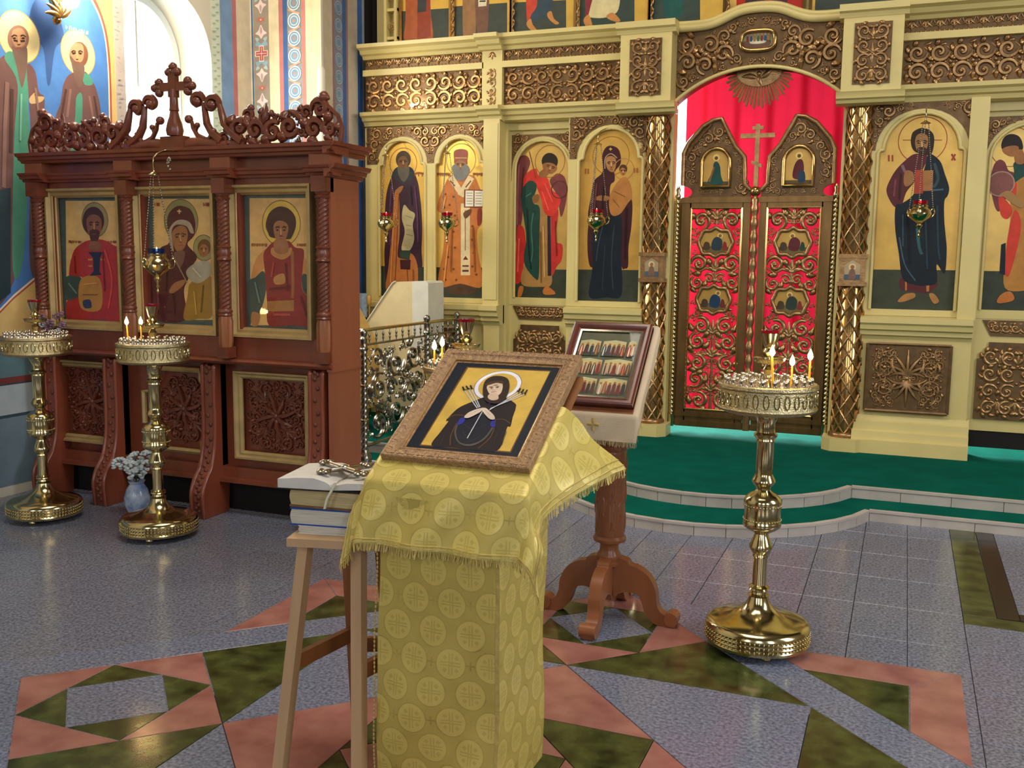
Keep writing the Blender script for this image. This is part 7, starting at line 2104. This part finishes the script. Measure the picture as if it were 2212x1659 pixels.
# open book lying face up on the stack
ob = thing('open_book', 'white open book lying face up on top of the stack', 'book', (sx_-.03, sy_-.01, sz_+.132), 'books on the stool')
ca, sa = math.cos(R(10)), math.sin(R(10)); zb = sz_+.133
def OB(p): return (sx_-.03+p[0]*ca-p[1]*sa, sy_-.01+p[0]*sa+p[1]*ca, zb+p[2])
for sg, th, nm in ((-1, .03, 'left_pages'), (1, .018, 'right_pages')):
    pr = [(0, 0), (.16*sg, .0), (.16*sg, th*.85), (.10*sg, th*1.05), (.05*sg, th*1.1), (.015*sg, th*.8), (0, th*.5)]
    if sg == 1: pr = [(x, z+max(0, x)*.06) for x, z in pr]
    MB().prism_y(pr, -.11, .11).xf(lambda p: OB((p.x, p.y, p.z))).obj(nm, M['paper'], ob, 30)
MB().box(-.166, .166, -.114, .114, -.003, 0).xf(lambda p: OB((p.x, p.y, p.z))).obj('cover', M['dark'], ob, 0)
MB().prism_y([(.02, .028), (.028, .03), (.0, -.02), (-.008, -.05), (-.014, -.05), (-.006, -.02)], -.128, -.118).xf(lambda p: OB((p.x, p.y, p.z))).obj('ribbon', M['whitecloth'], ob, 0)
# metal cross lying on the open book
mc = thing('metal_cross', 'ornate tarnished silver cross lying on the open book', 'cross', OB((0, 0, .04)))
def MC(p): a = R(-38); return OB((p[0]*math.cos(a)-p[1]*math.sin(a)+.0, p[0]*math.sin(a)+p[1]*math.cos(a)+.005, .036+p[2]+.02*max(0, -p[0])*0))
mb = MB().box(-.10, .075, -.013, .013, 0, .007).box(-.014, .014, -.055, .055, 0, .007)
for x, y in ((.09, 0), (0, .068), (0, -.068), (-.105, 0)):
    for k in range(3): a = math.atan2(y, x)+(k-1)*1.3; mb.ball((x+.014*math.cos(a), y+.014*math.sin(a), .005), .0125, 8, 5, (1, 1, .6))
mb.xf(lambda p: MC(p)).obj('body', M['silver'], mc, 40)
mb = MB().ball((0, 0, .008), .016, 12, 6, (1, 1, .5)).tube([(-.085, 0, .008), (.06, 0, .008)], .004, 6).tube([(0, -.045, .008), (0, .045, .008)], .004, 6)
mb.xf(lambda p: MC(p)).obj('relief_figure', M['chrome'], mc, 60)

# ------------------------------------------------------------------ brass railing of the choir
RX = -3.54
rail = thing('choir_railing', 'ornate brass railing with twisted posts behind the tilted icon', 'railing', (RX, 6.8, Z2))
def post(x, y, z0):
    t = MB().lathe([(.05, 0), (.055, .02), (.045, .05), (.03, .07), (.027, .09)], (x, y, z0), 20).obj('post', M['silver'], rail, 40)
    MB().lathe([(.026, .86), (.034, .875), (.026, .885), (.024, .93), (.03, .945), (.018, .96), (.026, .975), (.028, .992), (.02, 1.008), (.004, 1.016)], (x, y, z0-.06), 20).obj('finial', M['silver'], t, 40)
    vs = []; n = 70; seg = 14
    for i in range(n+1):
        z = z0+.09+(.72)*i/n
        for k in range(seg): a = 2*PI*k/seg; r = .023+.004*math.cos(2*a-z*150); vs.append((x+r*math.cos(a), y+r*math.sin(a), z))
    MB().add(vs, [(i*seg+k, i*seg+(k+1) % seg, (i+1)*seg+(k+1) % seg, (i+1)*seg+k) for i in range(n) for k in range(seg)]).obj('twisted_shaft', M['silver'], t, 60)
    for z in (z0+.3, z0+.55): MB().lathe([(.024, -.012), (.033, -.006), (.033, .006), (.024, .012)], (x, y, z), 18).obj('ring', M['brass'], t, 50)
pts = [(RX, 6.04), (RX, 7.03), (RX, 7.60)]
for x, y in pts: post(x, y, Z2-.05 if y < 6.4 else Z2)
MB().tube([(RX, 6.04, 1.035), (RX, 7.60, 1.035)], .013, 8).obj('hand_rail', M['brass'], rail, 50)
MB().tube([(RX, 6.04, 1.035), (-4.55, 6.04, 1.035)], .013, 8).obj('hand_rail', M['brass'], rail, 50)
MB().tube([(RX, 6.04, .93), (RX, 7.60, .93)], .009, 8).obj('lower_rail', M['silver'], rail, 50)
MB().tube([(RX, 6.04, .93), (-4.55, 6.04, .93)], .009, 8).obj('lower_rail', M['silver'], rail, 50)
MB().tube([(RX, 6.04, .2), (RX, 7.60, .2)], .012, 8).obj('bottom_rail', M['silver'], rail, 50)
for i in range(15):
    y = 6.12+i*.1
    if abs(y-7.03) < .04: continue
    MB().lathe([(.004, .93), (.004, .95), (.010, .965), (.005, .975), (.008, .985), (.010, .995), (.004, 1.01), (.004, 1.03)], (RX, y, 0), 8).obj('baluster', M['silver'], rail, 60)
c = Carve(6)
for a, b in ((6.08, 6.99), (7.07, 7.56)):
    c.fill(lambda x, z: a < x < b and .21 < z < .92, (a, b, .2, .93), [.12, .085, .06, .04, .028, .02], None, 300, .88, True, .15, 1.2)
c.mb.xf(lambda p: (RX-p.z, p.x, p.y)); c.mb.obj('scroll_panel', M['silver'], rail, 60)['kind'] = 'stuff'

# cloth-covered lecterns behind the railing
k1 = thing('covered_lectern', 'lectern under a cream cloth with white end band, behind the railing', 'lectern', (-3.95, 7.42, Z2))
pr = [(-4.29, .90), (-4.27, .955), (-3.985, 1.33), (-3.955, 1.345), (-3.672, 1.352), (-3.66, 1.34), (-3.655, .3), (-4.27, .3)]
MB().prism_y(pr, 7.28, 7.56).obj('cloth', M['creamcloth'], k1, 25)
MB().prism_y([(-3.80, 1.353), (-3.67, 1.356), (-3.652, 1.34), (-3.648, .8), (-3.80, .8)], 7.274, 7.566).obj('white_band', M['whitecloth'], k1, 25)
MB().tube([(-4.272, 7.276, .957), (-3.985, 7.276, 1.334), (-3.955, 7.276, 1.35)], .007, 6).obj('hem', M['whitecloth'], k1, 50)
for x in (-4.2, -3.72): MB().box(x-.02, x+.02, 7.40, 7.44, Z2, .4).obj('leg', M['pineo'], k1, 0)
k2 = thing('covered_lectern', 'lectern under a golden satin cloth at the edge of the icon case', 'lectern', (-4.2, 6.85, Z2))
def sat(u, v):
    x = -4.45+.52*u; z = 1.36-(.12*u+.62*max(0, u-.4)**1.15*1.2)
    return (x, 6.74+.22*v, z+.006*math.sin(v*20+u*9))
g = MB().grid(24, 14, sat); g.prism_y([sat(i/12, 0)[::2] for i in range(13)]+[(-3.93, .35), (-4.45, .35)], 6.745, 6.95)
g.obj('cloth', M['goldcloth'], k2, 40)
MB().tube([(-4.30, 6.735, 1.30), (-4.12, 6.735, 1.16), (-3.96, 6.735, .80)], [.02, .024, .012], 8).obj('fold', M['goldcloth'], k2, 60)
for x in (-4.38, -4.0): MB().box(x-.02, x+.02, 6.82, 6.86, Z2, .4).obj('leg', M['pineo'], k2, 0)
# banner on a twisted brass pole
bn = thing('church_banner', 'pale blue cloth banner on a twisted brass pole beside the icon screen', 'banner', (-4.385, 7.58, Z2))
vs = []; n = 60; seg = 10
for i in range(n+1):
    z = Z2+1.0*i/n
    for k in range(seg): a = 2*PI*k/seg; r = .012+.0025*math.cos(2*a-z*170); vs.append((-4.385+r*math.cos(a), 7.58+r*math.sin(a), z))
MB().add(vs, [(i*seg+k, i*seg+(k+1) % seg, (i+1)*seg+(k+1) % seg, (i+1)*seg+k) for i in range(n) for k in range(seg)]).obj('pole', M['brass'], bn, 60)
MB().lathe([(.014, 1.13), (.021, 1.14), (.021, 1.20), (.014, 1.21)], (-4.385, 7.58, 0), 12).obj('collar', M['goldcloth'], bn, 40)
MB().grid(10, 10, lambda u, v: (-4.50+.09*u, 7.58+.006*math.sin(u*9), 1.02+.21*v)).obj('cloth', M['bluewhite'], bn, 50)

# ------------------------------------------------------------------ flowers
fv = thing('flower_vase', 'white porcelain vase with white flowers on the floor by the icon case', 'vase', (-4.20, 4.50, 0))
MB().lathe([(.0, 0), (.045, .0), (.05, .01), (.07, .06), (.075, .11), (.06, .16), (.04, .19), (.05, .21), (.046, .21), (.036, .19)], (-4.20, 4.50, 0), 24, False).obj('vase', M['porcelain'], fv, 50)
rn = random.Random(3)
for dx, dy, dz in ((-.10, -.02, .30), (.06, .03, .35), (.10, -.01, .30), (.05, -.05, .26), (-.04, .04, .33), (.0, -.03, .29)):
    p = (-4.20+dx, 4.50+dy, dz)
    MB().tube([(-4.20, 4.50, .19), (-4.2+dx*.4, 4.5+dy*.4, .24), p], .003, 5).obj('stem', M['leaf'], fv, 50)
    mb = MB()
    for i in range(48):
        b, e = rn.uniform(0, 2*PI), rn.uniform(-.7, 1.5); q = .043*rn.uniform(.8, 1.05)
        mb.ball((p[0]+q*math.cos(b)*math.cos(e), p[1]+q*math.sin(b)*math.cos(e), p[2]+q*math.sin(e)), .013, 5, 4, (1, 1, .6))
    mb.obj('blossom', M['petal'], fv, 60)
fb = thing('flower_bunch', 'small bunch of mauve flowers on the ledge at the left end of the icon case', 'flowers', (-5.0, 4.71, .952))
MB().lathe([(.0, .0), (.02, .0), (.028, .03), (.022, .06), (.026, .07)], (-5.0, 4.712, .952), 14, False).obj('cup', M['porcelain'], fb, 50)
for k in range(14):
    p = (-5.0+rn.uniform(-.13, .12), 4.655+rn.uniform(-.05, .03), 1.10+rn.uniform(-.05, .08))
    MB().tube([(-5.0, 4.712, 1.0), p], .002, 4).obj('stem', M['leaf'], fb, 0)
    mb = MB()
    for i in range(7): mb.ball((p[0]+.014*math.cos(i*.9), p[1]+.01*math.sin(i*1.3), p[2]+.014*math.sin(i*.9)), .011, 5, 4, (1, 1, .6))
    mb.obj('blossom', M['mauve' if k % 4 else 'petal'], fb, 60)

# ------------------------------------------------------------------ gilded wall lamp in front of the wall painting
sc = thing('wall_lamp', 'gilded wall lamp with glowing white globes over the wall painting', 'wall lamp', (-5.3, 4.95, 3.05))
MB().lathe([(.004, 3.0), (.022, 3.01), (.03, 3.03), (.022, 3.05), (.035, 3.08), (.028, 3.11), (.05, 3.16), (.04, 3.2), (.02, 3.28)], (-5.14, 4.965, 0), 20).obj('body', M['gilt_bright'], sc, 40)
c = Carve(9)
for k in range(6): c.leaf(0, .02, PI/2+(k-2.5)*.5, .12, .02, .8)
c.mb.xf(lambda p: (-5.11+p.z, 4.965+p.x, 3.03+p.y)); c.mb.obj('leaf_ornament', M['gilt_bright'], sc, 60)
MB().tube([(-5.3, 4.965, 3.22), (-5.14, 4.965, 3.22)], .018, 10).obj('arm', M['gilt_bright'], sc, 50)
for dy, dz in ((.08, .14), (-.09, .22), (.02, .30)):
    MB().ball((-5.10, 4.965+dy, 3.03+dz), .055, 18, 12).obj('globe', M['shade'], sc, 60)
d = bpy.data.lights.new('wall_lamp_light', 'POINT'); d.energy = 105; d.color = (1, .84, .56); d.shadow_soft_size = .1
o = bpy.data.objects.new('wall_lamp_light', d); COL.objects.link(o); o.location = (-5.0, 5.0, 3.25)

# small bulb standing on the lower cornice of the icon screen, lighting the frieze
cb = thing('cornice_bulb', 'small bright lamp standing on the cornice above the two left icons', 'lamp', (-4.02, 7.70, 2.806))
MB().lathe([(.014, 0), (.016, .006), (.010, .014), (.010, .022)], (-4.02, 7.70, 2.806), 14).obj('socket', M['brass'], cb, 40)
MB().ball((-4.02, 7.70, 2.842), .016, 12, 8).obj('bulb', M['shade'], cb, 60)
d = bpy.data.lights.new('cornice_bulb_light', 'POINT'); d.energy = 3.0; d.color = (1, .88, .66); d.shadow_soft_size = .02
o = bpy.data.objects.new('cornice_bulb_light', d); COL.objects.link(o); o.location = (-4.02, 7.665, 2.86)
